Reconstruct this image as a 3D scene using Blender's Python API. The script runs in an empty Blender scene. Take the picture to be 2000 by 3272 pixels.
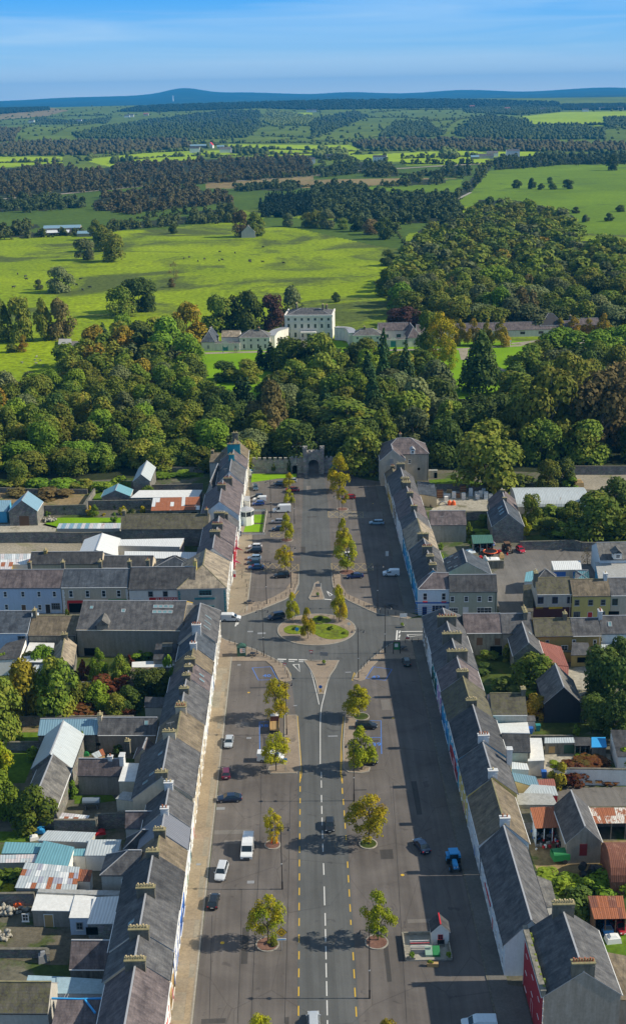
import bpy,math,random
import numpy as np
from mathutils import Vector,Matrix
R=math.radians
rng=random.Random(7)
nrng=np.random.default_rng(7)
scene=bpy.context.scene
col=scene.collection

# ------------------------------------------------------------------ camera, sky, sun, exposure
CAM_H=127.0
FOC=4046.0
_p=math.atan(1340.0/FOC)
_a=math.atan(50.0/math.hypot(FOC,1340.0))
_roll=R(1.1)
CF=np.array([math.sin(_a)*math.cos(_p),math.cos(_a)*math.cos(_p),-math.sin(_p)])
_r0=np.array([math.cos(_a),-math.sin(_a),0.0])
_u0=np.cross(_r0,CF)
CR=_r0*math.cos(_roll)-_u0*math.sin(_roll)
CU=np.cross(CR,CF)
CP=np.array([0.0,0.0,CAM_H])
cd=bpy.data.cameras.new('camera')
cam=bpy.data.objects.new('camera',cd)
col.objects.link(cam)
cam.matrix_world=Matrix(((CR[0],CU[0],-CF[0],0),(CR[1],CU[1],-CF[1],0),(CR[2],CU[2],-CF[2],CAM_H),(0,0,0,1)))
cd.sensor_fit='HORIZONTAL'
cd.sensor_width=36.0
cd.lens=36.0*FOC/2000.0
cd.clip_start=1.0
cd.clip_end=120000.0
scene.camera=cam

SUN=Vector((0.80,-0.03,0.565)).normalized()      # towards the sun
EL=math.asin(SUN.z)
world=bpy.data.worlds.new('World')
scene.world=world
world.use_nodes=True
wn,wl=world.node_tree.nodes,world.node_tree.links
wn.clear()
w_out=wn.new('ShaderNodeOutputWorld')
w_bg=wn.new('ShaderNodeBackground')
w_bg.inputs['Strength'].default_value=0.068
w_sky=wn.new('ShaderNodeTexSky')
w_sky.sky_type='NISHITA'
w_sky.sun_disc=False
w_sky.sun_elevation=EL
w_sky.sun_rotation=math.atan2(SUN.x,SUN.y)
w_sky.altitude=200
w_sky.air_density=1.0
w_sky.dust_density=0.4
w_sky.ozone_density=3.0
w_tc=wn.new('ShaderNodeTexCoord')
w_sep=wn.new('ShaderNodeSeparateXYZ')
wl.new(w_tc.outputs['Generated'],w_sep.inputs[0])
w_ramp=wn.new('ShaderNodeValToRGB')               # clear deepening blue above the pale horizon
wl.new(w_sep.outputs['Z'],w_ramp.inputs[0])
cr=w_ramp.color_ramp
cr.elements[0].position=0.0
cr.elements[0].color=(0.92,0.98,1.0,1)
cr.elements[1].position=0.075
cr.elements[1].color=(0.01,0.34,0.90,1)
e=cr.elements.new(0.028); e.color=(0.27,0.56,0.88,1)
e=cr.elements.new(0.30); e.color=(0.14,0.22,0.36,1)
e=cr.elements.new(1.0); e.color=(0.15,0.20,0.28,1)
w_map=wn.new('ShaderNodeMapping')
w_map.inputs['Scale'].default_value=(2.0,2.0,42.0)
wl.new(w_tc.outputs['Generated'],w_map.inputs[0])
w_noi=wn.new('ShaderNodeTexNoise')
w_noi.inputs['Scale'].default_value=1.6
w_noi.inputs['Detail'].default_value=5
w_noi.inputs['Distortion'].default_value=0.6
wl.new(w_map.outputs[0],w_noi.inputs[0])
w_cr=wn.new('ShaderNodeValToRGB')
w_cr.color_ramp.elements[0].position=0.42
w_cr.color_ramp.elements[0].color=(0,0,0,1)
w_cr.color_ramp.elements[1].position=0.80
w_cr.color_ramp.elements[1].color=(0.65,0.65,0.65,1)
wl.new(w_noi.outputs[0],w_cr.inputs[0])
w_cm=wn.new('ShaderNodeMixRGB')                    # thin high cloud
w_cm.inputs[2].default_value=(0.55,0.74,0.92,1)
wl.new(w_cr.outputs[0],w_cm.inputs[0])
wl.new(w_ramp.outputs[0],w_cm.inputs[1])
w_sc=wn.new('ShaderNodeMixRGB'); w_sc.blend_type='MULTIPLY'; w_sc.inputs[0].default_value=1.0
w_sc.inputs[2].default_value=(14.6,14.6,14.6,1)
wl.new(w_cm.outputs[0],w_sc.inputs[1])
w_mix=wn.new('ShaderNodeMixRGB')
w_mix.inputs[0].default_value=0.85
wl.new(w_sky.outputs[0],w_mix.inputs[1])
wl.new(w_sc.outputs[0],w_mix.inputs[2])
wl.new(w_mix.outputs[0],w_bg.inputs[0])
wl.new(w_bg.outputs[0],w_out.inputs[0])

sd=bpy.data.lights.new('sun','SUN')
sd.energy=5.0
sd.angle=R(0.5)
sd.color=(1.0,0.90,0.73)
sun=bpy.data.objects.new('sun',sd)
sun.rotation_euler=(-SUN).to_track_quat('-Z','Y').to_euler()
sun.location=(200,100,300)
col.objects.link(sun)
scene.view_settings.view_transform='Standard'
scene.view_settings.look='None'
scene.view_settings.exposure=0.3
scene.view_settings.gamma=1.0
scene.view_settings.use_curve_mapping=False
scene.cycles.max_bounces=5
scene.cycles.volume_bounces=0
scene.cycles.diffuse_bounces=3
scene.cycles.transparent_max_bounces=6

# ------------------------------------------------------------------ measuring: photograph point -> place in the world
CROPS={'a':(0,1450,2.1514),'b':(650,1400,2.1514),'c':(1300,1450,2.1514),'d':(0,1900,2.1514),
         'e':(650,1950,2.1514),'f':(1300,1950,2.1514),'g':(0,2500,2.1514),'h':(650,2500,2.1514),
         'i':(1300,2500,2.1514),'j':(560,1380,3.5857),'k':(560,1660,3.5857),'l':(1180,1400,3.5857),
         'm':(1180,1700,3.5857),'n':(620,960,3.1375),'o':(1000,960,1.506),'q':(0,850,1.506),
         'r':(1000,850,1.506),'s':(0,250,1.506),'t':(1000,250,1.506),'v':(0,0,0.753),'z':(0,0,1.0)}


def px(c,x,y):
 o=CROPS[c]
 return o[0]+x/o[2],o[1]+y/o[2]


def at(c,x,y,z=0.0):
 X,Y=px(c,x,y)
 d=CF*FOC+CR*(X-1000)-CU*(Y-1636)
 q=CP+d*((z-CAM_H)/d[2])
 return Vector((q[0],q[1],z))


def proj(X,Y,Z):
 w=X*CF[0]+Y*CF[1]+(Z-CAM_H)*CF[2]
 return (1000+FOC*(X*CR[0]+Y*CR[1]+(Z-CAM_H)*CR[2])/w,
   1636-FOC*(X*CU[0]+Y*CU[1]+(Z-CAM_H)*CU[2])/w)


def _n2(x,y,seed,n=6):
 r=np.random.default_rng(seed)
 s=0
 for k in range(n):
  a=r.uniform(0,6.28); f=r.uniform(0.7,1.6)
  s=s+np.sin((x*math.cos(a)+y*math.sin(a))*f+r.uniform(0,6.28))
 return s/n


def sst(v,a,b):
 t=np.clip((v-a)/(b-a),0,1)
 return t*t*(3-2*t)


def terr(X,Y):
 X=np.asarray(X,float); Y=np.asarray(Y,float)
 D=np.hypot(X,Y)
 A=np.degrees(np.arctan2(X,Y))
 z=9*sst(D,1500,3500)*_n2(X/420,Y/420,3)
 z=z+21*sst(D,3500,5200)*(1+_n2(X/750,Y/520,5))
 ridge=50*sst(D,5200,8800)*(1-0.75*sst(D,9300,11500))
 z=z+ridge*(0.9+0.12*_n2(X/1500,Y/5000,9))
 far=sst(D,15000,24000)
 hill=np.zeros_like(D)
 for c,w,h in ((-4.5,1.0,85),(-4.6,3.2,95),(-9.5,3.0,70),(-1.5,2.5,50),(2.6,1.5,40),(7.5,1.8,50),(13.5,2.5,70),(5.0,6.0,40),(-15,3,40)):
  hill=hill+h*np.exp(-((A-c)/w)**2)
 z=z+far*(hill*1.05+12)+6*sst(D,9000,12000)*_n2(X/900,Y/700,13)
 return z


_DS=100.0*1.012**np.arange(520)


def hit(X,Y):
 """where the sight line through a photograph point meets the land"""
 d=CF*FOC+CR*(X-1000)-CU*(Y-1636)
 h=math.hypot(d[0],d[1])
 ux,uy,uz=d[0]/h,d[1]/h,d[2]/h
 zz=CAM_H+uz*_DS-terr(ux*_DS,uy*_DS)
 k=np.argmax(zz<0)
 if not (zz<0).any():
  return None
 D0,D1,z0,z1=_DS[k-1],_DS[k],zz[k-1],zz[k]
 D=D0+(D1-D0)*z0/(z0-z1)
 return ux*D,uy*D,float(terr(ux*D,uy*D)),D


# ------------------------------------------------------------------ mesh helpers
class MB:
 def __init__(self):
  self.v=[]; self.f=[]; self.m=[]; self.uv=[]

 def face(self,pts,m=0,uv=None):
  b=len(self.v)
  self.v.extend([tuple(p) for p in pts])
  self.f.append(tuple(range(b,b+len(pts))))
  self.m.append(m)
  if uv is None:
   uv=[(p[0]+p[1]*0.37,p[2]) if True else 0 for p in pts]
  self.uv.append(list(uv))

 def box(self,c,s,m=0,rz=0.0,skip=''):
  x,y,z=c; a,b,h=s[0]/2,s[1]/2,s[2]/2
  co,si=math.cos(rz),math.sin(rz)
  P=[(x+co*i*a-si*j*b,y+si*i*a+co*j*b,z+k*h) for k in (-1,1) for j in (-1,1) for i in (-1,1)]
  F=[('b',(0,2,3,1)),('t',(4,5,7,6)),('f',(0,1,5,4)),('k',(2,6,7,3)),('l',(0,4,6,2)),('r',(1,3,7,5))]
  for n,q in F:
   if n not in skip:
    self.face([P[i] for i in q],m)
  return self

 def taper(self,c,s0,s1,h,m=0):
  x,y,z=c
  P=[(x+i*s0[0]/2,y+j*s0[1]/2,z) for j in (-1,1) for i in (-1,1)]+[(x+i*s1[0]/2,y+j*s1[1]/2,z+h) for j in (-1,1) for i in (-1,1)]
  for q in ((0,2,3,1),(4,5,7,6),(0,1,5,4),(2,6,7,3),(0,4,6,2),(1,3,7,5)):
   self.face([P[i] for i in q],m)
  return self

 def tube(self,p0,p1,r0,r1=None,n=8,m=0,caps=True):
  p0=Vector(p0); p1=Vector(p1); r1=r0 if r1 is None else r1
  d=(p1-p0).normalized()
  u=d.orthogonal().normalized(); w=d.cross(u)
  A=[p0+(u*math.cos(6.2832*k/n)+w*math.sin(6.2832*k/n))*r0 for k in range(n)]
  B=[p1+(u*math.cos(6.2832*k/n)+w*math.sin(6.2832*k/n))*r1 for k in range(n)]
  for k in range(n):
   l=(k+1) % n
   self.face([A[k],A[l],B[l],B[k]],m)
  if caps:
   self.face(A[::-1],m); self.face(B,m)
  return self

 def poly(self,pts,z0,z1,m=0,ms=None):
  """flat polygon prism"""
  T=[(p[0],p[1],z1) for p in pts]
  a=sum(T[i][0]*T[(i+1) % len(T)][1]-T[(i+1) % len(T)][0]*T[i][1] for i in range(len(T)))
  if a<0:
   T=T[::-1]
  self.face(T,m)
  if z1-z0>0.02:
   for i in range(len(T)):
    p,q=T[i],T[(i+1) % len(T)]
    self.face([(p[0],p[1],z0),(q[0],q[1],z0),q,p],m if ms is None else ms)
  return self

 def mesh(self,name,mats):
  me=bpy.data.meshes.new(name)
  me.from_pydata(self.v,[],self.f)
  for m in (mats if isinstance(mats,(list,tuple)) else [mats]):
   me.materials.append(m)
  me.polygons.foreach_set('material_index',self.m)
  uvl=me.uv_layers.new(name='UVMap')
  flat=[c for u in self.uv for q in u for c in q]
  uvl.data.foreach_set('uv',flat)
  me.update()
  return me

 def build(self,name,mats,parent=None,smooth=False):
  me=self.mesh(name,mats)
  if smooth:
   me.polygons.foreach_set('use_smooth',[True]*len(me.polygons))
  return place(name,me,parent)


def place(name,me,parent=None,loc=None,rz=None,scale=None):
 o=bpy.data.objects.new(name,me)
 col.objects.link(o)
 if parent is not None:
  o.parent=parent
 if loc is not None:
  o.location=loc
 if rz is not None:
  o.rotation_euler=(0,0,rz)
 if scale is not None:
  o.scale=scale if hasattr(scale,'__len__') else (scale,)*3
 return o


def empty(name,loc=(0,0,0),rz=0.0):
 return place(name,None,None,loc,rz)


def tag(o,label=None,cat=None,group=None,kind=None):
 if label:o['label']=label
 if cat:o['category']=cat
 if group:o['group']=group
 if kind:o['kind']=kind
 return o


def copy_tree(o,parent=None):
 c=o.copy(); col.objects.link(c)
 if parent is not None:
  c.parent=parent
 for ch in o.children:
  copy_tree(ch,c)
 return c


def npmesh(name,V,F,mats,midx=None,smooth=False):
 me=bpy.data.meshes.new(name)
 V=np.asarray(V,np.float32); F=np.asarray(F,np.int32)
 k=F.shape[1]
 me.vertices.add(len(V)); me.vertices.foreach_set('co',V.ravel())
 me.loops.add(F.size); me.loops.foreach_set('vertex_index',F.ravel())
 me.polygons.add(len(F))
 me.polygons.foreach_set('loop_start',np.arange(0,F.size,k,dtype=np.int32))
 me.polygons.foreach_set('loop_total',np.full(len(F),k,np.int32))
 for m in (mats if isinstance(mats,(list,tuple)) else [mats]):
  me.materials.append(m)
 if midx is not None:
  me.polygons.foreach_set('material_index',np.asarray(midx,np.int32))
 if smooth:
  me.polygons.foreach_set('use_smooth',np.ones(len(F),bool))
 me.update(calc_edges=True)
 return me


# ------------------------------------------------------------------ materials
def newmat(name):
 m=bpy.data.materials.new(name); m.use_nodes=True
 n,l=m.node_tree.nodes,m.node_tree.links
 b=n['Principled BSDF']
 return m,n,l,b


def c4(c,k=1.0):
 return (c[0]*k,c[1]*k,c[2]*k,1)


def noise(n,l,vec,scale,detail=4,rough=0.55,dist=0.0):
 t=n.new('ShaderNodeTexNoise')
 t.inputs['Scale'].default_value=scale; t.inputs['Detail'].default_value=detail
 t.inputs['Roughness'].default_value=rough; t.inputs['Distortion'].default_value=dist
 if vec is not None:l.new(vec,t.inputs['Vector'])
 return t.outputs[0]


def ramp(n,l,src,p0,p1,c0=(0,0,0,1),c1=(1,1,1,1)):
 r=n.new('ShaderNodeValToRGB')
 r.color_ramp.elements[0].position=p0; r.color_ramp.elements[0].color=c0
 r.color_ramp.elements[1].position=p1; r.color_ramp.elements[1].color=c1
 l.new(src,r.inputs[0])
 return r.outputs[0]


def mixc(n,l,fac,a,b,blend='MIX'):
 m=n.new('ShaderNodeMixRGB'); m.blend_type=blend
 for s,i in ((fac,0),(a,1),(b,2)):
  if hasattr(s,'is_linked') or hasattr(s,'links'):
   l.new(s,m.inputs[i])
  else:
   m.inputs[i].default_value=s
 return m.outputs[0]


def mapping(n,l,src,sc,rot=(0,0,0)):
 m=n.new('ShaderNodeMapping'); m.inputs['Scale'].default_value=sc; m.inputs['Rotation'].default_value=rot
 l.new(src,m.inputs[0]); return m.outputs[0]


def bump(n,l,b,h,dist=0.02,st=0.5):
 k=n.new('ShaderNodeBump'); k.inputs['Distance'].default_value=dist; k.inputs['Strength'].default_value=st
 l.new(h,k.inputs['Height']); l.new(k.outputs[0],b.inputs['Normal'])


_mc={}


def paint(name,c,rough=0.5,metal=0.0,spec=0.5,coat=0.0,emit=None):
 if name in _mc:return _mc[name]
 m,n,l,b=newmat(name)
 b.inputs['Base Color'].default_value=c4(c)
 b.inputs['Roughness'].default_value=rough; b.inputs['Metallic'].default_value=metal
 b.inputs['Specular IOR Level'].default_value=spec
 b.inputs['Coat Weight'].default_value=coat
 g=n.new('ShaderNodeNewGeometry')
 f=noise(n,l,g.outputs['Position'],3.0,3)
 l.new(mixc(n,l,f,c4(c,0.86),c4(c,1.08)),b.inputs['Base Color'])
 _mc[name]=m
 return m


def ground(name,c1,c2,sc=0.02,c3=None,p3=(0.55,0.62),sc3=0.01,fine=1.5,rough=0.95,finek=0.35,bsc=None):
 if name in _mc:return _mc[name]
 m,n,l,b=newmat(name)
 g=n.new('ShaderNodeNewGeometry').outputs['Position']
 a=ramp(n,l,noise(n,l,g,sc,5,0.6,0.4),0.32,0.68,c4(c1),c4(c2))
 if c3 is not None:
  a=mixc(n,l,ramp(n,l,noise(n,l,g,sc3,6,0.62,0.8),p3[0],p3[1]),a,c4(c3))
 f=ramp(n,l,noise(n,l,g,fine,3,0.7),0.3,0.7,c4((1-finek,)*3),c4((1+finek*0.6,)*3))
 a=mixc(n,l,1.0,a,f,'MULTIPLY')
 l.new(a,b.inputs['Base Color'])
 b.inputs['Roughness'].default_value=rough
 b.inputs['Specular IOR Level'].default_value=0.15
 if bsc:bump(n,l,b,noise(n,l,g,bsc,3),0.1,0.6)
 _mc[name]=m
 return m


def asphalt(name,c1,c2,crack=0.28):
 if name in _mc:return _mc[name]
 m,n,l,b=newmat(name)
 g=n.new('ShaderNodeNewGeometry').outputs['Position']
 a=ramp(n,l,noise(n,l,g,0.09,6,0.62,0.5),0.3,0.7,c4(c1),c4(c2))
 # lane-long wear streaks and laying joints
 st=noise(n,l,mapping(n,l,g,(0.9,0.035,1)),1.0,3)
 a=mixc(n,l,1.0,a,ramp(n,l,st,0.3,0.7,(0.84,0.84,0.84,1),(1.12,1.12,1.13,1)),'MULTIPLY')
 v=n.new('ShaderNodeTexVoronoi'); v.feature='DISTANCE_TO_EDGE'; v.inputs['Scale'].default_value=0.10
 l.new(mixc(n,l,0.04,mapping(n,l,g,(1,0.45,1)),n_vec(n,l,g,0.5),'ADD'),v.inputs['Vector'])
 cr_=ramp(n,l,v.outputs['Distance'],0.0,0.006,(1-crack,1-crack,1-crack,1),(1,1,1,1))
 a=mixc(n,l,1.0,a,cr_,'MULTIPLY')
 # dark oil and tar patches
 o=ramp(n,l,noise(n,l,g,0.33,3,0.5,1.5),0.66,0.72,(1,1,1,1),(0.74,0.74,0.76,1))
 a=mixc(n,l,1.0,a,o,'MULTIPLY')
 f=ramp(n,l,noise(n,l,g,9,3,0.8),0.25,0.75,(0.72,0.72,0.72,1),(1.25,1.25,1.25,1))
 a=mixc(n,l,1.0,a,f,'MULTIPLY')
 l.new(a,b.inputs['Base Color'])
 b.inputs['Roughness'].default_value=0.9
 b.inputs['Specular IOR Level'].default_value=0.15
 _mc[name]=m
 return m


def n_vec(n,l,g,s):
 t=n.new('ShaderNodeTexNoise'); t.inputs['Scale'].default_value=s; t.inputs['Detail'].default_value=3
 l.new(g,t.inputs['Vector'])
 return t.outputs['Color']


def slate(name,c,moss=0.3,mossc=(0.11,0.105,0.06),row=0.45,contrast=0.22,rough=0.62):
 """slates or tiles: UV is metres along and down the slope"""
 if name in _mc:return _mc[name]
 m,n,l,b=newmat(name)
 uv=n.new('ShaderNodeUVMap').outputs[0]
 g=n.new('ShaderNodeNewGeometry').outputs['Position']
 br=n.new('ShaderNodeTexBrick')
 br.inputs['Scale'].default_value=1.0
 br.inputs['Brick Width'].default_value=row*1.1; br.inputs['Row Height'].default_value=row
 br.inputs['Mortar Size'].default_value=0.03; br.inputs['Mortar Smooth'].default_value=0.6
 br.inputs['Color1'].default_value=c4(c,1+contrast); br.inputs['Color2'].default_value=c4(c,1-contrast)
 br.inputs['Mortar'].default_value=c4(c,0.45)
 l.new(uv,br.inputs['Vector'])
 a=mixc(n,l,0.62,br.outputs[0],c4(c))
 f=ramp(n,l,noise(n,l,g,0.55,6,0.65,0.3),0.30,0.70,(0.52,0.52,0.54,1),(1.5,1.47,1.40,1))
 a=mixc(n,l,1.0,a,f,'MULTIPLY')
 st=ramp(n,l,noise(n,l,mapping(n,l,uv,(1.6,0.18,1)),1.0,4),0.35,0.7,(0.72,0.72,0.72,1),(1.28,1.26,1.22,1))
 a=mixc(n,l,1.0,a,st,'MULTIPLY')
 lo,hi=0.75-moss*0.42,0.84-moss*0.25
 mo=ramp(n,l,noise(n,l,g,1.7,6,0.75),lo,hi)
 a=mixc(n,l,mo,a,c4(mossc))
 li=ramp(n,l,noise(n,l,g,4.5,2,0.9),0.66,0.74,(0,0,0,1),(0.5,0.5,0.5,1))
 a=mixc(n,l,li,a,(0.33,0.32,0.27,1))
 l.new(a,b.inputs['Base Color'])
 b.inputs['Roughness'].default_value=rough+.12
 b.inputs['Specular IOR Level'].default_value=0.2
 bump(n,l,b,br.outputs['Fac'],0.03,0.5)
 _mc[name]=m
 return m


def metal(name,c,c2=None,amount=0.0,rib=0.5,rough=0.45,stain=0.5,spec=0.5):
 """ribbed sheeting, UV metres along / down the slope"""
 if name in _mc:return _mc[name]
 m,n,l,b=newmat(name)
 uv=n.new('ShaderNodeUVMap').outputs[0]
 g=n.new('ShaderNodeNewGeometry').outputs['Position']
 a=ramp(n,l,noise(n,l,mapping(n,l,uv,(1.3,0.25,1)),1.2,5,0.6),0.3,0.7,c4(c,1-0.32*stain),c4(c,1.08))
 if c2 is not None:
  f=noise(n,l,mapping(n,l,uv,(1,0.5,1)),0.9,6,0.7,0.5)
  lo=0.72-0.45*amount
  a=mixc(n,l,ramp(n,l,f,lo,lo+0.07),a,mixc(n,l,noise(n,l,g,5,3),c4(c2,0.6),c4(c2,1.3)))
 w=n.new('ShaderNodeTexWave'); w.wave_type='BANDS'; w.bands_direction='X'
 w.inputs['Scale'].default_value=0.314/rib
 l.new(uv,w.inputs['Vector'])
 k=ramp(n,l,w.outputs['Fac'],0.0,1.0,(0.8,0.8,0.8,1),(1.06,1.06,1.06,1))
 a=mixc(n,l,1.0,a,k,'MULTIPLY')
 l.new(a,b.inputs['Base Color'])
 b.inputs['Roughness'].default_value=rough; b.inputs['Specular IOR Level'].default_value=spec
 bump(n,l,b,w.outputs['Fac'],0.04,0.6)
 _mc[name]=m
 return m


def render(name,c,dirt=0.4,c2=None,rough=0.9):
 """painted render: rain streaks and damp at random heights"""
 if name in _mc:return _mc[name]
 m,n,l,b=newmat(name)
 g=n.new('ShaderNodeNewGeometry').outputs['Position']
 d=noise(n,l,mapping(n,l,g,(1.4,1.4,0.22)),0.9,6,0.7)
 a=ramp(n,l,d,0.32,0.66,c4(c2 or (c[0]*0.62,c[1]*0.61,c[2]*0.56)),c4(c))
 a=mixc(n,l,dirt,c4(c),a)
 f=ramp(n,l,noise(n,l,g,2.5,5,0.7),0.3,0.75,(1-0.22*dirt-0.04,)*3+(1,),(1.04,1.04,1.04,1))
 a=mixc(n,l,1.0,a,f,'MULTIPLY')
 l.new(a,b.inputs['Base Color'])
 b.inputs['Roughness'].default_value=rough; b.inputs['Specular IOR Level'].default_value=0.2
 _mc[name]=m
 return m


def stone(name,c,sc=1.6,ivy=0.0):
 if name in _mc:return _mc[name]
 m,n,l,b=newmat(name)
 g=n.new('ShaderNodeNewGeometry').outputs['Position']
 v=n.new('ShaderNodeTexVoronoi'); v.inputs['Scale'].default_value=sc
 l.new(mapping(n,l,g,(1,1,1.7)),v.inputs['Vector'])
 a=mixc(n,l,0.28,c4(c),v.outputs['Color'],'OVERLAY')
 hsv=n.new('ShaderNodeHueSaturation'); hsv.inputs['Saturation'].default_value=0.35
 l.new(a,hsv.inputs['Color'])
 a=hsv.outputs[0]
 ve=n.new('ShaderNodeTexVoronoi'); ve.feature='DISTANCE_TO_EDGE'; ve.inputs['Scale'].default_value=sc
 l.new(mapping(n,l,g,(1,1,1.7)),ve.inputs['Vector'])
 jt=ramp(n,l,ve.outputs['Distance'],0.0,0.09,(0.6,0.6,0.6,1),(1,1,1,1))
 a=mixc(n,l,1.0,a,jt,'MULTIPLY')
 f=ramp(n,l,noise(n,l,g,0.5,6,0.65),0.3,0.7,(0.7,0.7,0.68,1),(1.3,1.28,1.22,1))
 a=mixc(n,l,1.0,a,f,'MULTIPLY')
 if ivy:
  a=mixc(n,l,ramp(n,l,noise(n,l,g,0.6,6,0.7),0.68-0.3*ivy,0.74-0.3*ivy),a,(0.055,0.075,0.02,1))
 l.new(a,b.inputs['Base Color'])
 b.inputs['Roughness'].default_value=0.95; b.inputs['Specular IOR Level'].default_value=0.15
 bump(n,l,b,ve.outputs['Distance'],0.08,0.5)
 _mc[name]=m
 return m


def glass(name,c=(0.02,0.028,0.035),rough=0.12):
 if name in _mc:return _mc[name]
 m,n,l,b=newmat(name)
 g=n.new('ShaderNodeNewGeometry').outputs['Position']
 l.new(mixc(n,l,noise(n,l,g,0.8,2),c4(c,0.6),c4(c,1.8)),b.inputs['Base Color'])
 b.inputs['Roughness'].default_value=rough; b.inputs['Specular IOR Level'].default_value=0.6
 _mc[name]=m
 return m


def foliage(name,c1,c2,c3=None,vary=0.35,trans=0.2):
 """leaves: clump-sized shifts of hue, one shift per tree"""
 if name in _mc:return _mc[name]
 m,n,l,b=newmat(name)
 g=n.new('ShaderNodeNewGeometry').outputs['Position']
 tc=n.new('ShaderNodeTexCoord').outputs['Object']
 a=ramp(n,l,noise(n,l,g,0.33,4,0.6),0.34,0.66,c4(c1),c4(c2))
 if c3 is not None:
  a=mixc(n,l,ramp(n,l,noise(n,l,g,0.16,4,0.7,0.5),0.52,0.66),a,c4(c3))
 oi=n.new('ShaderNodeObjectInfo')
 hv=n.new('ShaderNodeHueSaturation')
 mr=n.new('ShaderNodeMapRange'); l.new(oi.outputs['Random'],mr.inputs[0])
 mr.inputs['To Min'].default_value=1-vary; mr.inputs['To Max'].default_value=1+vary
 l.new(mr.outputs[0],hv.inputs['Value'])
 mh=n.new('ShaderNodeMath'); mh.operation='MULTIPLY'; mh.inputs[1].default_value=7.31
 l.new(oi.outputs['Random'],mh.inputs[0])
 fr=n.new('ShaderNodeMath'); fr.operation='FRACT'; l.new(mh.outputs[0],fr.inputs[0])
 mr2=n.new('ShaderNodeMapRange'); l.new(fr.outputs[0],mr2.inputs[0])
 mr2.inputs['To Min'].default_value=0.488; mr2.inputs['To Max'].default_value=0.52
 l.new(mr2.outputs[0],hv.inputs['Hue'])
 l.new(a,hv.inputs['Color'])
 f=ramp(n,l,noise(n,l,g,1.8,2,0.7),0.3,0.7,(0.8,0.8,0.8,1),(1.2,1.2,1.2,1))
 a=mixc(n,l,1.0,hv.outputs[0],f,'MULTIPLY')
 l.new(a,b.inputs['Base Color'])
 b.inputs['Roughness'].default_value=0.75; b.inputs['Specular IOR Level'].default_value=0.15
 tr=n.new('ShaderNodeBsdfTranslucent')
 l.new(a,tr.inputs['Color'])
 mx=n.new('ShaderNodeMixShader'); mx.inputs[0].default_value=trans
 l.new(b.outputs[0],mx.inputs[1]); l.new(tr.outputs[0],mx.inputs[2])
 l.new(mx.outputs[0],n['Material Output'].inputs['Surface'])
 _mc[name]=m
 return m


# ------------------------------------------------------------------ materials in use
SL_GREY=slate('slate_grey',(0.095,0.098,0.107),0.25)
SL_BLUE=slate('slate_blue',(0.066,0.081,0.104),0.15)
SL_DARK=slate('slate_charcoal',(0.063,0.066,0.073),0.05,contrast=0.12)
SL_PURP=slate('slate_purple',(0.126,0.108,0.115),0.3)
SL_BROWN=slate('tile_brown',(0.163,0.136,0.101),0.55,(0.14,0.12,0.065))
SL_MOSS=slate('slate_mossy',(0.095,0.089,0.076),0.75,(0.12,0.115,0.055))
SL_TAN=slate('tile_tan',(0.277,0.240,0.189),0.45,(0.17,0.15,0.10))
SL_GRN=slate('tile_sheet_grey',(0.135,0.135,0.134),0.2)
TIN_PALE=metal('tin_pale',(0.47,0.52,0.54),(0.35,0.33,0.30),0.25)
TIN_BLUE=metal('tin_blue',(0.20,0.34,0.43),None)
TIN_TEAL=metal('tin_teal',(0.16,0.36,0.42),None,stain=0.4)
TIN_WHITE=metal('tin_white',(0.68,0.70,0.70),None,stain=0.25)
TIN_RUST=metal('tin_rust',(0.34,0.115,0.05),(0.62,0.58,0.53),0.22,rib=0.3,rough=0.85)
TIN_RUSTY=metal('tin_rust_deep',(0.20,0.075,0.045),(0.30,0.14,0.09),0.4,rib=0.3,rough=0.85)
TIN_RED=metal('tin_red',(0.28,0.10,0.075),(0.42,0.22,0.18),0.3,rib=0.4,rough=0.8)
TIN_PINK=metal('tin_pinkish',(0.60,0.56,0.56),(0.45,0.26,0.22),0.3)
TIN_LILAC=metal('tin_lilac',(0.36,0.37,0.44),None)
TIN_GREEN=metal('tin_green',(0.06,0.16,0.12),None)
FELT_WHITE=render('felt_white',(0.72,0.73,0.72),0.45,(0.45,0.45,0.43))
FELT_BLUE=render('felt_pale_blue',(0.34,0.48,0.56),0.5)
FELT_GREY=render('felt_grey',(0.42,0.43,0.43),0.8)
W_WHITE=render('render_white',(0.82,0.81,0.77),0.3)
W_CREAM=render('render_cream',(0.60,0.53,0.41),0.5)
W_BEIGE=render('render_beige',(0.62,0.54,0.42),0.5)
W_BLUE=render('render_light_blue',(0.50,0.60,0.74),0.3)
W_PBLUE=render('render_pale_blue',(0.66,0.74,0.81),0.3)
W_GREY=render('render_grey',(0.33,0.305,0.27),0.8)
W_LGREY=render('render_light_grey',(0.52,0.50,0.46),0.5)
W_GREEN=render('render_grey_green',(0.48,0.49,0.38),0.4)
W_YELL=render('render_yellow',(0.66,0.55,0.19),0.35)
W_OCHRE=render('render_ochre',(0.45,0.33,0.12),0.4)
W_RED=render('render_red',(0.36,0.035,0.045),0.25)
W_TEAL=render('render_teal',(0.04,0.30,0.36),0.3)
W_CYAN=render('render_sky_blue',(0.10,0.40,0.62),0.3)
W_LILAC=render('render_lilac',(0.42,0.30,0.55),0.3)
W_PINK=render('render_pink',(0.60,0.40,0.42),0.3)
W_DAMP=render('render_weathered',(0.33,0.31,0.26),1.0,(0.11,0.11,0.095))
W_STONE=stone('rubble_stone',(0.20,0.185,0.155))
W_STONEIVY=stone('rubble_stone_ivy',(0.19,0.175,0.145),ivy=0.35)
W_ASHLAR=stone('castle_stone',(0.27,0.255,0.225),1.1)
W_ENDH=render('render_end_house',(0.50,0.46,0.39),0.6)
W_GABLE=render('render_gable_brown',(0.40,0.36,0.31),0.8)
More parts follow.
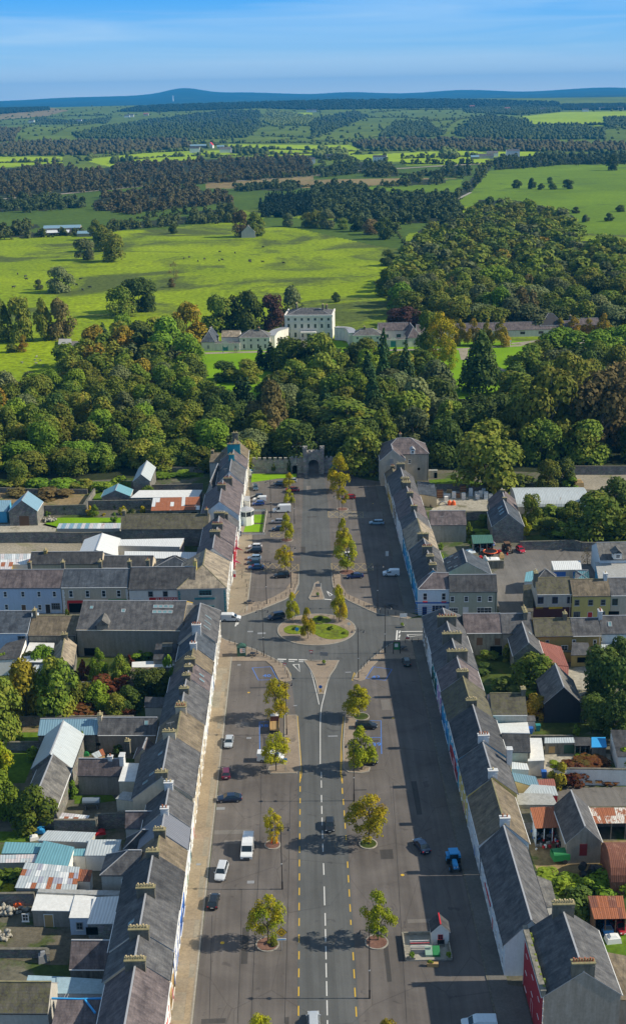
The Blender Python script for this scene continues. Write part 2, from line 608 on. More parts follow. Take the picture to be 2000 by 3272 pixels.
TIN_MOT=metal('tin_mottled',(0.34,0.125,0.06),(0.66,0.62,0.56),0.62,rib=0.3,rough=0.85)
TIN_SLATE=metal('tin_slate_grey',(0.17,0.18,0.21),None)
W_MANOR=render('manor_limewash',(0.82,0.78,0.73),0.55,(0.45,0.44,0.40))
CH_STONE=render('chimney_render',(0.22,0.205,0.165),0.9,(0.085,0.085,0.07))
CH_CAP=render('chimney_cap_lichen',(0.33,0.29,0.16),0.9,(0.18,0.17,0.10))
CH_WHITE=render('chimney_white',(0.66,0.68,0.70),0.5)
POT_TAN=paint('pot_buff',(0.50,0.40,0.22),0.9)
POT_RED=paint('pot_terracotta',(0.33,0.12,0.06),0.9)
P_WHITE=paint('paint_white',(0.78,0.78,0.76),0.5)
P_BLACK=paint('paint_black',(0.018,0.018,0.02),0.45)
P_GREY=paint('paint_grey',(0.25,0.26,0.27),0.5)
P_BLUE=paint('paint_blue',(0.03,0.14,0.50),0.5)
P_LBLUE=paint('paint_light_blue',(0.04,0.33,0.70),0.5)
P_RED=paint('paint_red',(0.55,0.02,0.025),0.45)
P_YEL=paint('paint_yellow',(0.75,0.47,0.02),0.5)
P_TEAL=paint('paint_teal',(0.03,0.22,0.25),0.5)
P_GREEN=paint('paint_green',(0.02,0.20,0.06),0.5)
P_DGREEN=paint('paint_dark_green',(0.03,0.09,0.06),0.5)
P_BROWN=paint('timber_brown',(0.13,0.07,0.035),0.8)
P_TIMBER=paint('timber_pale',(0.42,0.28,0.12),0.8)
P_NAVY=paint('paint_navy',(0.01,0.02,0.10),0.4)
P_ORANGE=paint('paint_orange',(0.75,0.12,0.02),0.5)
DARK=paint('dark_opening',(0.008,0.008,0.008),0.95,spec=0.05)
GLASS=glass('window_glass')
GLASS_SKY=glass('rooflight_glass',(0.12,0.22,0.24),0.2)
CONC=render('concrete',(0.40,0.38,0.33),0.7)
LEAD=paint('lead_flashing',(0.36,0.37,0.39),0.5)


# ------------------------------------------------------------------ the land
G_BRIGHT=ground('grass_bright',(0.170,0.250,0.003),(0.255,0.340,0.004),0.012,(0.085,0.115,0.020),(0.50,0.60),0.0105,0.30,finek=0.55)
G_LAWN=ground('grass_lawn',(0.13,0.26,0.004),(0.18,0.33,0.005),0.05,fine=0.8,finek=0.15)
G_FARB=ground('grass_far_bright',(0.22,0.33,0.006),(0.31,0.43,0.008),0.004,fine=0.05,finek=0.2)
G_BIG=ground('grass_big_field',(0.095,0.165,0.004),(0.145,0.24,0.005),0.008,(0.07,0.12,0.02),(0.58,0.66),0.012,0.2,finek=0.25)
G_DARK=ground('grass_dark',(0.050,0.095,0.010),(0.080,0.135,0.010),0.008,fine=0.15)
G_OLIVE=ground('grass_olive',(0.075,0.120,0.012),(0.135,0.19,0.016),0.004,fine=0.08)
G_BROWN=ground('bog_brown',(0.20,0.15,0.065),(0.27,0.21,0.095),0.006,(0.13,0.14,0.05),(0.55,0.65),0.01,0.1)
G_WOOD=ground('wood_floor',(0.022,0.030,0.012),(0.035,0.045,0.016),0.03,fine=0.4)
G_TOWN=ground('town_rough_ground',(0.10,0.095,0.07),(0.16,0.15,0.11),0.08,(0.06,0.09,0.022),(0.50,0.58),0.07,1.2)
G_PLAIN=ground('plain_dark',(0.008,0.022,0.018),(0.018,0.040,0.022),0.0009,(0.035,0.06,0.02),(0.55,0.6),0.0016,0.01)
LANDM=[G_BRIGHT,G_LAWN,G_FARB,G_BIG,G_DARK,G_OLIVE,G_BROWN,G_WOOD,G_TOWN,G_PLAIN]


def pts(c,L):
 return np.array([px(c,x,y) for x,y in L])


def inside(poly,X,Y):
 n=len(poly); r=np.zeros(np.shape(X),bool); j=n-1
 for i in range(n):
  xi,yi=poly[i]; xj,yj=poly[j]
  if yi != yj:
   c=((yi>Y) != (yj>Y)) & (X<(xj-xi)*(Y-yi)/(yj-yi)+xi)
   r ^= c
  j=i
 return r


WOODS=[  # (kind, outline)
 ('brown',pts('s',[(-60,440),(260,412),(420,440),(700,402),(900,392),(1506,368),(1506,465),(1150,490),(980,505),(720,510),(400,545),(40,572),(-60,572)])),
 ('brown',pts('s',[(450,590),(520,555),(800,512),(930,530),(1110,562),(1110,595),(900,620),(620,650),(450,630)])),
 ('dark',pts('s',[(-60,580),(90,575),(220,570),(400,585),(405,612),(220,635),(-60,640)])),
 ('brown',pts('s',[(-60,310),(200,300),(880,290),(930,325),(760,345),(420,365),(-60,370)])),
 ('dark',pts('s',[(480,235),(760,190),(1050,152),(1250,150),(1260,230),(1180,283),(860,290),(560,290),(360,285),(350,265)])),
 ('pine',pts('s',[(670,132),(1000,120),(1506,106),(1506,150),(1240,142),(800,158),(560,158)])),
 ('pine',pts('s',[(-60,116),(60,120),(230,127),(240,150),(-60,175)])),
 ('dark',pts('s',[(170,187),(350,202),(540,187),(510,215),(180,220)])),
 ('brown',pts('s',[(-60,235),(100,240),(60,300),(-60,305)])),
 ('pine',pts('s',[(1250,610),(1300,572),(1506,560),(1506,660),(1260,660)])),
 ('olive',pts('s',[(920,640),(1140,622),(1140,690),(920,695)])),
 ('olive',pts('s',[(520,705),(900,662),(900,695),(560,732)])),
 ('dark',pts('s',[(1150,520),(1420,505),(1480,515),(1400,540),(1130,535)])),
 ('olive',pts('s',[(-60,720),(180,700),(190,715),(120,735),(200,745),(200,765),(-60,768)])),
 ('dark',pts('s',[(540,395),(640,380),(640,395),(540,410)])),
 ('dark',pts('s',[(1100,345),(1290,340),(1290,360),(1110,360)])),
 ('olive',pts('s',[(1300,150),(1506,180),(1506,215),(1320,230),(1240,200)])),
 ('dark',pts('t',[(-10,560),(300,547),(690,562),(700,620),(760,690),(640,700),(350,690),(190,690),(-10,650)])),
 ('olive',pts('t',[(690,562),(760,480),(840,400),(875,405),(800,500),(760,545),(700,590)])),
 ('dark',pts('t',[(680,272),(700,240),(770,192),(850,170),(1010,200),(1060,230),(1400,242),(1400,290),(1060,290),(760,285)])),
 ('dark',pts('t',[(310,280),(400,202),(560,212),(640,265),(560,280)])),
 ('dark',pts('t',[(-10,195),(200,152),(270,182),(60,262),(-10,290)])),
 ('brown',pts('t',[(190,312),(350,285),(760,290),(1300,312),(1560,312),(1560,350),(1240,350),(900,345),(400,340),(210,335)])),
 ('pine',pts('t',[(-10,102),(700,100),(1180,112),(1200,140),(700,140),(260,145),(-10,150)])),
 ('pine',pts('t',[(1200,125),(1560,122),(1560,150),(1200,150)])),
 ('dark',pts('t',[(870,425),(880,378),(1560,350),(1560,408),(1200,413),(870,440)])),
 ('dark',pts('t',[(-10,430),(200,405),(240,400),(400,412),(380,430),(60,472),(-10,465)])),
 ('olive',pts('t',[(240,470),(280,425),(370,425),(420,470)])),
 ('dark',pts('t',[(600,470),(650,420),(740,420),(765,465)])),
 ('olive',pts('t',[(310,515),(480,480),(640,490),(640,503),(360,520)])),
 ('olive',pts('t',[(460,472),(590,442),(600,458),(500,475)])),
 ('dark',pts('t',[(-10,520),(110,505),(280,515),(240,545),(-10,560)])),
 ('olive',pts('t',[(0,345),(50,330),(170,350),(160,388),(0,385)])),
 ('dark',pts('t',[(1400,190),(1560,185),(1560,222),(1410,235)])),
 ('dark',pts('t',[(720,145),(1010,132),(1190,140),(1190,158),(980,175),(740,160)])),
 ('olive',pts('t',[(620,345),(690,345),(690,385),(615,385)])),
]
# the two woods that come close: their outlines are those of the crowns
BELT=pts('z',[(-60,1250),(0,1235),(170,1190),(190,1120),(290,1080),(390,1050),(500,1010),(590,1040),(625,1130),(640,1200),(720,1180),(820,1200),(850,1130),(940,1115),(1000,1105),(1080,1115),(1240,1140),(1330,1190),(1430,1235),(1500,1290),(1600,1270),(1600,1200),(1690,1130),(1750,1085),(2080,1070),(2080,1600),(1940,1480),(1900,1440),(1700,1470),(1550,1455),(1400,1440),(1330,1400),(1220,1395),(1150,1420),(1080,1440),(960,1420),(880,1410),(790,1430),(640,1450),(500,1490),(440,1520),(-60,1510)])
HILLW=pts('z',[(1250,950),(1230,880),(1260,850),(1300,795),(1340,745),(1420,720),(1500,690),(1530,650),(1640,650),(1720,665),(1830,700),(1850,780),(2080,780),(2080,1030),(1700,1010),(1560,1010),(1440,1015),(1330,985)])

FIELDS=[  # painted in order
 (4,pts('v',[(-60,505),(240,510),(560,500),(600,520),(400,550),(180,560),(-60,575)])),
 (2,pts('s',[(-60,375),(300,375),(300,405),(200,410),(-60,435)])),
 (2,pts('s',[(440,385),(680,360),(900,345),(960,375),(960,390),(700,402),(540,425),(430,400)])),
 (2,pts('s',[(1100,310),(1506,318),(1506,368),(1000,375),(900,345),(1100,345)])),
 (5,pts('s',[(900,290),(1300,275),(1506,290),(1506,318),(1100,315)])),
 (2,pts('t',[(-10,320),(180,318),(230,345),(190,370),(-10,365)])),
 (2,pts('t',[(180,368),(600,350),(770,345),(860,365),(830,412),(450,418),(430,400),(220,390)])),
 (2,pts('t',[(850,350),(1120,352),(1120,372),(870,378)])),
 (2,pts('t',[(1000,182),(1200,160),(1560,155),(1560,235),(1400,225),(1060,220)])),
 (5,pts('t',[(1380,240),(1560,225),(1560,290),(1400,290)])),
 (5,pts('t',[(40,145),(215,140),(200,155),(60,160)])),
 (5,pts('t',[(620,240),(720,190),(760,195),(690,260),(650,280)])),
 (5,pts('t',[(430,185),(600,150),(720,150),(740,165),(560,200),(440,210)])),
 (5,pts('t',[(270,165),(390,165),(390,182),(265,188)])),
 (5,pts('t',[(10,300),(80,250),(230,205),(410,195),(300,275),(190,305)])),
 (6,pts('s',[(-60,175),(250,140),(330,152),(180,190),(-60,200)])),
 (5,pts('s',[(-60,200),(500,160),(540,180),(300,190),(100,210),(-60,220)])),
 (5,pts('s',[(250,270),(320,235),(500,215),(440,240),(360,270)])),
 (5,pts('s',[(100,250),(180,222),(260,225),(180,260)])),
 (2,pts('s',[(1350,165),(1506,163),(1506,182),(1350,185)])),
 (5,pts('s',[(1190,255),(1300,225),(1506,230),(1460,265),(1260,270)])),
 (6,pts('s',[(990,505),(1506,470),(1506,525),(1200,530),(990,528)])),
 (6,pts('t',[(-10,485),(400,478),(700,480),(300,512),(100,520),(-10,515)])),
 (4,pts('s',[(980,530),(1180,535),(1160,560),(1100,565),(940,535)])),
 (4,pts('s',[(620,655),(900,620),(1250,590),(1260,610),(920,645),(640,680)])),
 (3,pts('t',[(-10,545),(200,525),(540,500),(720,485),(700,545),(420,550),(250,545),(-10,560)])),
 (3,pts('t',[(830,450),(870,440),(1200,415),(1560,408),(1560,755),(1270,745),(1200,640),(1050,600),(760,625),(690,590)])),
 (4,pts('t',[(370,695),(620,695),(700,710),(560,730),(440,750),(380,780),(360,720)])),
 (4,pts('v',[(640,520),(860,530),(980,560),(970,600),(900,590),(700,545),(610,545)])),
]
# polar grid that gets coarser with distance
_ang=np.concatenate([np.linspace(-70,-21,30)[:-1],np.arange(-21,21.001,0.075),np.linspace(21,70,30)[1:]])
_rad=np.concatenate([[18,45,80],np.arange(110,520,10.0),520*1.0075**np.arange(0,400),520*1.0075**400*1.03**np.arange(1,33)])
AA,DD=np.meshgrid(np.radians(_ang),_rad)
LX,LY=DD*np.sin(AA),DD*np.cos(AA)
LZ=terr(LX,LY)
nr,nc=LX.shape
V=np.stack([LX,LY,LZ],-1).reshape(-1,3)
idx=np.arange(nr*nc).reshape(nr,nc)
Fq=np.stack([idx[:-1,:-1],idx[:-1,1:],idx[1:,1:],idx[1:,:-1]],-1).reshape(-1,4)
cx_,cy_=(LX[:-1,:-1]+LX[1:,1:])/2,(LY[:-1,:-1]+LY[1:,1:])/2
cz_=(LZ[:-1,:-1]+LZ[1:,1:])/2
PXx,PXy=proj(cx_,cy_,cz_)
Dc=np.hypot(cx_,cy_)
mi=np.full(Dc.shape,5)
mi[Dc<1500]=0
mi[(Dc>1500) & (Dc<2400)]=4
mi[(Dc>2400)]=5
for k,P_ in FIELDS:
 mi[inside(P_,PXx,PXy) & (Dc>1000)]=k
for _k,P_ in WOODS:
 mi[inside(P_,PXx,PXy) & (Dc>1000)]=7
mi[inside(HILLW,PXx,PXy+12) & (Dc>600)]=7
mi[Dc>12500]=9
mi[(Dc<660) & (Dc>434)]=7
# paddock, lawns
for k,P_ in ((0,pts('q',[(-90,365),(300,362),(345,380),(420,400),(330,470),(250,560),(-90,560)])),(1,pts('q',[(900,405),(1300,395),(1420,360),(1480,360),(1480,640),(900,640)])),
              (1,pts('r',[(-20,350),(320,380),(1050,360),(1010,440),(1060,560),(860,640),(500,640),(-20,500)]))):
 mi[inside(P_,PXx,PXy) & (Dc>480) & (Dc<900)]=k
mi[(Dc <= 434)]=8
land=place('ground',npmesh('ground',V,Fq,LANDM,mi.ravel(),smooth=True))
tag(land,kind='structure')


# ------------------------------------------------------------------ foliage shapes
def crown_np(seed,n,size,R_=1.0,H_=1.0,lobes=16,shape='round',inner=0.15,zq=0.5):
 """leaf clumps on the lobes of an uneven crown: returns verts (4n,3) of unit-ish crown, base at z=0"""
 r=np.random.default_rng(seed)
 L=[]
 for i in range(lobes):
  if shape == 'round':
   a=r.uniform(0,6.283); h=r.uniform(0.05,0.95)
   rad=0.62*math.sqrt(max(0.05,1-(2*h-0.9)**2))*r.uniform(0.55,1.0)
   L.append((rad*math.cos(a),rad*math.sin(a),0.12+0.70*h,r.uniform(0.26,0.42)))
  elif shape == 'egg':
   a=r.uniform(0,6.283); h=r.uniform(0.0,1.0)
   rad=0.6*(1-h)**0.55*min(1,0.45+3*h)*r.uniform(0.6,1.0)
   L.append((rad*math.cos(a),rad*math.sin(a),0.12+0.76*h,r.uniform(0.20,0.34)*(1.1-0.5*h)))
  elif shape == 'open':
   a=r.uniform(0,6.283); h=r.uniform(0.0,1.0)
   rad=0.72*math.sqrt(max(0.05,1-(2*h-0.9)**2))*r.uniform(0.5,1.0)
   L.append((rad*math.cos(a),rad*math.sin(a),0.1+0.78*h,r.uniform(0.15,0.27)))
  elif shape == 'cedar':
   h=r.integers(0,4)/3.0; a=r.uniform(0,6.283)
   rad=(1.0-0.65*h)*r.uniform(0.35,0.85)
   L.append((rad*math.cos(a),rad*math.sin(a),0.35+0.55*h+r.uniform(-.03,.03),r.uniform(0.26,0.36)))
  elif shape == 'cone':
   h=i/lobes; a=i*2.4
   rad=0.55*(1-h)
   L.append((rad*math.cos(a),rad*math.sin(a),0.08+0.84*h,0.42*(1-h)+0.07))
  elif shape == 'yew':
   h=(i+0.5)/lobes; a=i*2.4
   rad=0.55*(1-h)**0.8
   L.append((rad*math.cos(a),rad*math.sin(a),0.03+0.87*h,0.40*(1-h)**.8+0.08))
 L=np.array(L)
 w=L[:,3]**2; w /= w.sum()
 k=r.choice(len(L),n,p=w)
 d=r.normal(size=(n,3)); d /= np.linalg.norm(d,axis=1,keepdims=True)
 d[:,2]=np.where(d[:,2]<-0.3,-d[:,2],d[:,2])
 rr=r.uniform(0.80,1.08,n)
 inn=r.random(n)<inner
 rr[inn] *= r.uniform(0.3,0.9,inn.sum())
 flat=0.22 if shape == 'cedar' else (0.45 if shape == 'cone' else 0.55)
 c=L[k,:3]+d*(L[k,3]*rr)[:,None]*np.array([1,1,flat])
 c[:,:2] /= np.percentile(np.hypot(c[:,0],c[:,1]),95)
 zl,zh=np.percentile(c[:,2],[1,98]); c[:,2]=0.04+0.93*(c[:,2]-zl)/(zh-zl)
 nn=d*0.9+r.normal(size=(n,3))*0.33+np.array([0,0,0.15])
 if shape == 'cone':nn[:,2]+=0.5
 if shape == 'cedar':nn[:,2]+=1.2
 nn /= np.linalg.norm(nn,axis=1,keepdims=True)
 t=np.cross(nn,r.normal(size=(n,3))); t /= np.linalg.norm(t,axis=1,keepdims=True)
 b=np.cross(nn,t)
 s=size*r.uniform(0.6,1.35,n)[:,None]
 c=c*np.array([R_,R_,H_])
 sq=np.array([1,1,zq]); t=t*sq; b=b*sq
 q=np.stack([c-t*s-b*s*.7,c+t*s*.8-b*s,c+t*s+b*s*.8,c-t*s*.7+b*s],1)
 return q.reshape(-1,3)


def leaf_mesh(name,seed,n,size,R_,H_,mat,**k):
 V=crown_np(seed,n,size,R_,H_,**k)
 return npmesh(name,V,np.arange(len(V)).reshape(-1,4),mat)


LF_DEEP=foliage('leaves_deep_green',(0.043,0.072,0.015),(0.103,0.138,0.022))
LF_MID=foliage('leaves_mid_green',(0.091,0.134,0.016),(0.175,0.221,0.023),(0.229,0.215,0.026))
LF_OLIVE=foliage('leaves_olive',(0.123,0.158,0.019),(0.217,0.234,0.028),(0.253,0.221,0.030))
LF_GREY=foliage('leaves_grey_green',(0.108,0.134,0.051),(0.175,0.198,0.073))
LF_GOLD=foliage('leaves_gold_green',(0.241,0.242,0.008),(0.414,0.363,0.010),(0.506,0.341,0.010),vary=0.12)
LF_LIME=foliage('leaves_lime',(0.184,0.238,0.010),(0.333,0.346,0.012),(0.437,0.335,0.012),vary=0.12)
LF_AUT=foliage('leaves_autumn',(0.195,0.171,0.017),(0.317,0.232,0.020),(0.403,0.232,0.020),vary=0.15)
LF_RUST=foliage('leaves_russet',(0.134,0.107,0.037),(0.195,0.146,0.049))
LF_COPPER=foliage('leaves_copper',(0.055,0.032,0.027),(0.104,0.051,0.037))
LF_CON=foliage('leaves_conifer',(0.029,0.063,0.020),(0.061,0.109,0.029))
LF_BROWN=foliage('leaves_far_brown',(0.088,0.082,0.036),(0.145,0.125,0.052),(0.085,0.105,0.032))
LF_FDARK=foliage('leaves_far_dark',(0.045,0.074,0.027),(0.094,0.123,0.037))
LF_FOL=foliage('leaves_far_olive',(0.085,0.116,0.029),(0.159,0.183,0.049))
LF_PINE=foliage('leaves_far_pine',(0.020,0.041,0.022),(0.034,0.063,0.029))
LF_IVY=foliage('leaves_ivy',(0.104,0.177,0.015),(0.207,0.293,0.022),vary=0.2)
LF_CREEP=foliage('leaves_red_creeper',(0.10,0.022,0.012),(0.16,0.055,0.016),(0.09,0.07,0.015),vary=0.2)
BARK=paint('bark',(0.085,0.07,0.05),0.95)
BARK_P=paint('bark_pale',(0.22,0.20,0.16),0.95)


# ------------------------------------------------------------------ far woods: too many trees to count, one mass per wood kind
def ico(seed,sub=1):
 t=(1+5**.5)/2
 v=[(-1,t,0),(1,t,0),(-1,-t,0),(1,-t,0),(0,-1,t),(0,1,t),(0,-1,-t),(0,1,-t),(t,0,-1),(t,0,1),(-t,0,-1),(-t,0,1)]
 f=[(0,11,5),(0,5,1),(0,1,7),(0,7,10),(0,10,11),(1,5,9),(5,11,4),(11,10,2),(10,7,6),(7,1,8),(3,9,4),(3,4,2),(3,2,6),(3,6,8),(3,8,9),(4,9,5),(2,4,11),(6,2,10),(8,6,7),(9,8,1)]
 v=[np.array(p)/np.linalg.norm(p) for p in v]
 for _ in range(sub):
  c={}; nf=[]
  def mid(a,b):
   k=(min(a,b),max(a,b))
   if k not in c:
    p=v[a]+v[b]; v.append(p/np.linalg.norm(p)); c[k]=len(v)-1
   return c[k]
  for a,b,d in f:
   x,y,z=mid(a,b),mid(b,d),mid(d,a)
   nf+=[(a,x,z),(b,y,x),(d,z,y),(x,y,z)]
  f=nf
 return np.array(v),np.array(f)


def mass(name,label,places,mat,nvar=5,sub=1,leaf=None):
 """places: rows of x, y, z, radius, height"""
 Vs,Fs,off=[],[],0
 P=np.array(places)
 r=np.random.default_rng(len(P))
 if leaf:
  var=[crown_np(50+k,leaf[0],leaf[1],1,1,lobes=12,shape=leaf[2]) for k in range(nvar)]
  F1=None
 else:
  v0,F1=ico(1,sub)
  F1=F1[(v0[F1][:,:,2].mean(1)>-0.55)]
  var=[]
  for k in range(nvar):
   rr=1+0.30*np.random.default_rng(k).normal(size=len(v0))
   q=v0*np.clip(rr,0.6,1.5)[:,None]
   q[:,2]=(q[:,2]+0.75)*0.55
   var.append(q)
 for i in range(len(P)):
  x,y,z,ra,h=P[i]
  q=var[r.integers(nvar)]
  a=r.uniform(0,6.28); c,s=math.cos(a),math.sin(a)
  w=np.stack([(q[:,0]*c-q[:,1]*s)*ra+x,(q[:,0]*s+q[:,1]*c)*ra+y,q[:,2]*h+z],1)
  Vs.append(w)
  if F1 is not None:
   Fs.append(F1+off)
  off+=len(q)
 V=np.concatenate(Vs)
 F=np.concatenate(Fs) if F1 is not None else np.arange(len(V)).reshape(-1,4)
 o=place(name,npmesh(name,V,F,mat))
 return tag(o,label,'woodland',kind='stuff')


far={}
for wi,(kind,P_) in enumerate(WOODS):
 x0,y0=P_.min(0); x1,y1=P_.max(0)
 A_=0.5*abs(sum(P_[i][0]*P_[(i+1) % len(P_)][1]-P_[(i+1) % len(P_)][0]*P_[i][1] for i in range(len(P_))))
 r=np.random.default_rng(100+wi)
 ym=(y0+y1)/2
 sc=max(0.25,0.00747*(ym-300))
 tw=max(5.5 if kind == 'pine' else 8.0,3.2/sc)
 n=int(A_/(0.22*(tw*sc)*(tw*sc)))
 n=min(n,3200)
 for _ in range(n):
  X_,Y_=r.uniform(x0,x1),r.uniform(y0,y1)
  if not inside(P_,np.array(X_),np.array(Y_ )):
   continue
  q=hit(X_,Y_+2.0*sc)
  if q is None or q[3]>14000:
   continue
  ra=0.5*tw*r.uniform(0.8,1.5)
  hh=min(ra*2.4,r.uniform(7,13)) if kind != 'pine' else r.uniform(9,13)
  if q[3]>4000:hh=min(hh,11)
  far.setdefault(kind,[]).append((q[0],q[1],q[2]-0.5,ra,hh))
# hedgerows that part the fields
HEDGES=[pts('s',L) for L in ([(0,405),(300,400)],[(430,380),(680,358),(960,345)],[(530,400),(760,378),(960,372)],[(960,345),(1000,375),(1506,360)],[(1110,335),(1506,345)],[(560,735),(400,750),(200,765)],
          [(250,270),(330,232),(500,212)],[(100,245),(180,220),(300,215)],[(0,225),(180,215)],[(1190,255),(1300,222),(1506,228)],[(1260,275),(1506,285)],[(900,295),(1100,288)],[(620,680),(900,650)],[(0,200),(300,180),(540,175)],[(1506,308),(900,312)],
          [(1210,530),(1506,520)],[(980,500),(1150,490),(1506,468)])]
HEDGES+=[pts('t',L) for L in ([(170,350),(600,345),(860,348)],[(430,385),(830,372)],[(430,412),(820,412)],[(870,440),(1200,413),(1506,408)],[(230,345),(180,370)],[(360,690),(430,790)],[(0,545),(200,540),(300,548)],
          [(0,300),(190,305),(310,280)],[(270,165),(430,150),(720,148)],[(265,188),(430,185),(560,200)],[(430,212),(560,205),(760,190)],[(620,240),(720,188)],[(1000,182),(1060,222),(1400,222)],[(1060,230),(1560,218)],[(1380,245),(1560,232)],[(40,140),(215,138)],
          [(740,165),(1000,160),(1200,155)],[(0,465),(240,455),(600,470),(720,480)],[(740,400),(745,372)],[(540,350),(560,410)],[(340,355),(350,405)])]
r=np.random.default_rng(5)
for L in HEDGES:
 for (xa,ya),(xb,yb) in zip(L[:-1],L[1:]):
  sc=max(0.3,0.00747*((ya+yb)/2-300))
  n=int(math.hypot(xb-xa,yb-ya)/(2.6*sc))+2
  for t in np.linspace(0,1,n):
   if r.random()<0.18:continue
   q=hit(xa+(xb-xa)*t+r.normal()*sc*0.6,ya+(yb-ya)*t+r.normal()*sc*0.25)
   if q and q[3]<14000:
    big=r.random()<0.22
    far.setdefault('hedge',[]).append((q[0],q[1],q[2]-0.4,(4.2 if big else 2.3)*r.uniform(.8,1.3),(9 if big else 3.6)*r.uniform(.7,1.2)))
for _ in range(1300):
 X_,Y_=r.uniform(-60,2060),335+190*r.random()**1.2
 q=hit(X_,Y_)
 if q and 1500<q[3]<12500 and not any(inside(P_,np.array(X_),np.array(Y_)) for _k,P_ in WOODS) and not any(_k in (2,3) and inside(P_,np.array(X_),np.array(Y_)) for _k,P_ in FIELDS):
  far['hedge'].append((q[0],q[1],q[2]-.4,r.uniform(3,7),r.uniform(4,10)))
for kind,nm,lb,mt in (('brown','bare_woodland','brownish half-bare broadleaf woods in long bands across the far country',LF_BROWN),
                         ('dark','dark_woodland','dark green broadleaf woods on the far slopes',LF_FDARK),
                         ('olive','scrub_woodland','olive green scrub and small trees between the middle fields',LF_FOL),
                         ('pine','conifer_plantation','dark conifer plantation along the far ridge',LF_PINE),
                         ('hedge','hedgerow','hedgerows with odd trees that part the green fields',LF_FOL)):
 near=[p for p in far[kind] if math.hypot(p[0],p[1])<2600]
 rest=[p for p in far[kind] if math.hypot(p[0],p[1]) >= 2600]
 if rest:mass(nm,lb,rest,mt,sub=1)
 if near:mass(nm+'_near',lb.replace('far','nearer')+', near part',near,mt,leaf=(130,0.19,'cone' if kind == 'pine' else 'round'))
print('far',{k:len(v) for k,v in far.items()})

# ------------------------------------------------------------------ air
hz=MB(); hz.box((0,13300,209),(58000,30000,430))
hazem=bpy.data.materials.new('haze'); hazem.use_nodes=True
hn=hazem.node_tree.nodes; hn.clear()
ho=hn.new('ShaderNodeOutputMaterial'); hv_=hn.new('ShaderNodeVolumePrincipled')
hv_.inputs['Color'].default_value=(0.05,0.45,1.0,1)
hv_.inputs['Density'].default_value=4.9e-5
hv_.inputs['Anisotropy'].default_value=0.0
hazem.node_tree.links.new(hv_.outputs[0],ho.inputs['Volume'])
haze=hz.build('haze',hazem); tag(haze,kind='stuff')


# ------------------------------------------------------------------ streets and paved ground (each sheet a little above the one below)
AS_PARK=asphalt('asphalt_parking',(0.098,0.088,0.081),(0.158,0.143,0.131))
AS_ROAD=asphalt('asphalt_carriageway',(0.088,0.092,0.091),(0.118,0.122,0.120),0.2)
AS_LANE=asphalt('asphalt_lane',(0.13,0.122,0.113),(0.19,0.18,0.165))
PAVE=ground('paving_buff',(0.24,0.20,0.145),(0.32,0.27,0.20),0.12,(0.20,0.175,0.13),(0.55,0.65),0.2,2.5,finek=0.18)
PAVE_R=ground('paving_right',(0.115,0.11,0.10),(0.17,0.165,0.15),0.12,None,fine=2.5,finek=0.18)
PAVE_T=ground('paving_brick',(0.235,0.19,0.145),(0.31,0.25,0.19),0.2,(0.18,0.15,0.12),(0.55,0.65),0.3,3.0,finek=0.18)
BRICKR=ground('brick_red_paving',(0.16,0.085,0.065),(0.22,0.125,0.095),0.5,fine=4.0)
KERB=render('kerb_stone',(0.36,0.34,0.30),0.6)
GRAVEL=ground('gravel',(0.25,0.225,0.175),(0.36,0.32,0.25),0.06,(0.16,0.17,0.07),(0.58,0.66),0.08,1.5)
YARDC=ground('yard_concrete',(0.30,0.28,0.23),(0.42,0.39,0.32),0.08,(0.16,0.15,0.09),(0.56,0.66),0.15,1.2)
YARDD=ground('yard_dark',(0.10,0.09,0.065),(0.17,0.15,0.11),0.1,(0.07,0.09,0.03),(0.5,0.6),0.15,1.2)
EARTH=ground('bare_earth',(0.20,0.145,0.075),(0.30,0.23,0.12),0.1,(0.10,0.13,0.03),(0.52,0.62),0.1,0.9)
G_YARD=ground('grass_garden',(0.065,0.125,0.010),(0.12,0.20,0.014),0.12,fine=1.0)
G_ROUGH=ground('grass_rough',(0.035,0.055,0.012),(0.075,0.105,0.018),0.1,(0.10,0.09,0.03),(0.56,0.66),0.15,0.8)
L_WHITE=paint('line_white',(0.62,0.62,0.60),0.8)
L_YEL=paint('line_yellow',(0.58,0.37,0.03),0.8)
L_YELF=paint('line_yellow_faded',(0.33,0.26,0.13),0.85)
L_BLUE=paint('line_blue',(0.06,0.20,0.62),0.8)


def P2(c,L,z=0.0):
 return [at(c,x,y,z) for x,y in L]


def sheet(name,poly,z,m,kind='structure',th=0.0):
 b=MB(); b.poly(poly,z-th,z,0)
 o=b.build(name,m)
 return tag(o,kind=kind)


def tri_poly(pts2):
 from mathutils.geometry import tessellate_polygon
 return tessellate_polygon([[Vector((p[0],p[1],0)) for p in pts2]])


def sheet_c(name,poly,z,m,th=0.0,parent=None,ms=None):
 """concave outline: triangulated top with sides"""
 b=MB()
 a=sum(poly[i][0]*poly[(i+1) % len(poly)][1]-poly[(i+1) % len(poly)][0]*poly[i][1] for i in range(len(poly)))
 if a<0:poly=poly[::-1]
 for t in tri_poly(poly):
  q=[(poly[i][0],poly[i][1],z) for i in t]
  n=(q[1][0]-q[0][0])*(q[2][1]-q[0][1])-(q[2][0]-q[0][0])*(q[1][1]-q[0][1])
  b.face(q if n>0 else q[::-1],0)
 if th:
  for i in range(len(poly)):
   p,q=poly[i],poly[(i+1) % len(poly)]
   b.face([(p[0],p[1],z-th),(q[0],q[1],z-th),(q[0],q[1],z),(p[0],p[1],z)],1 if ms else 0)
 o=b.build(name,[m,ms] if ms else m,parent)
 if parent is None:tag(o,kind='structure')
 return o


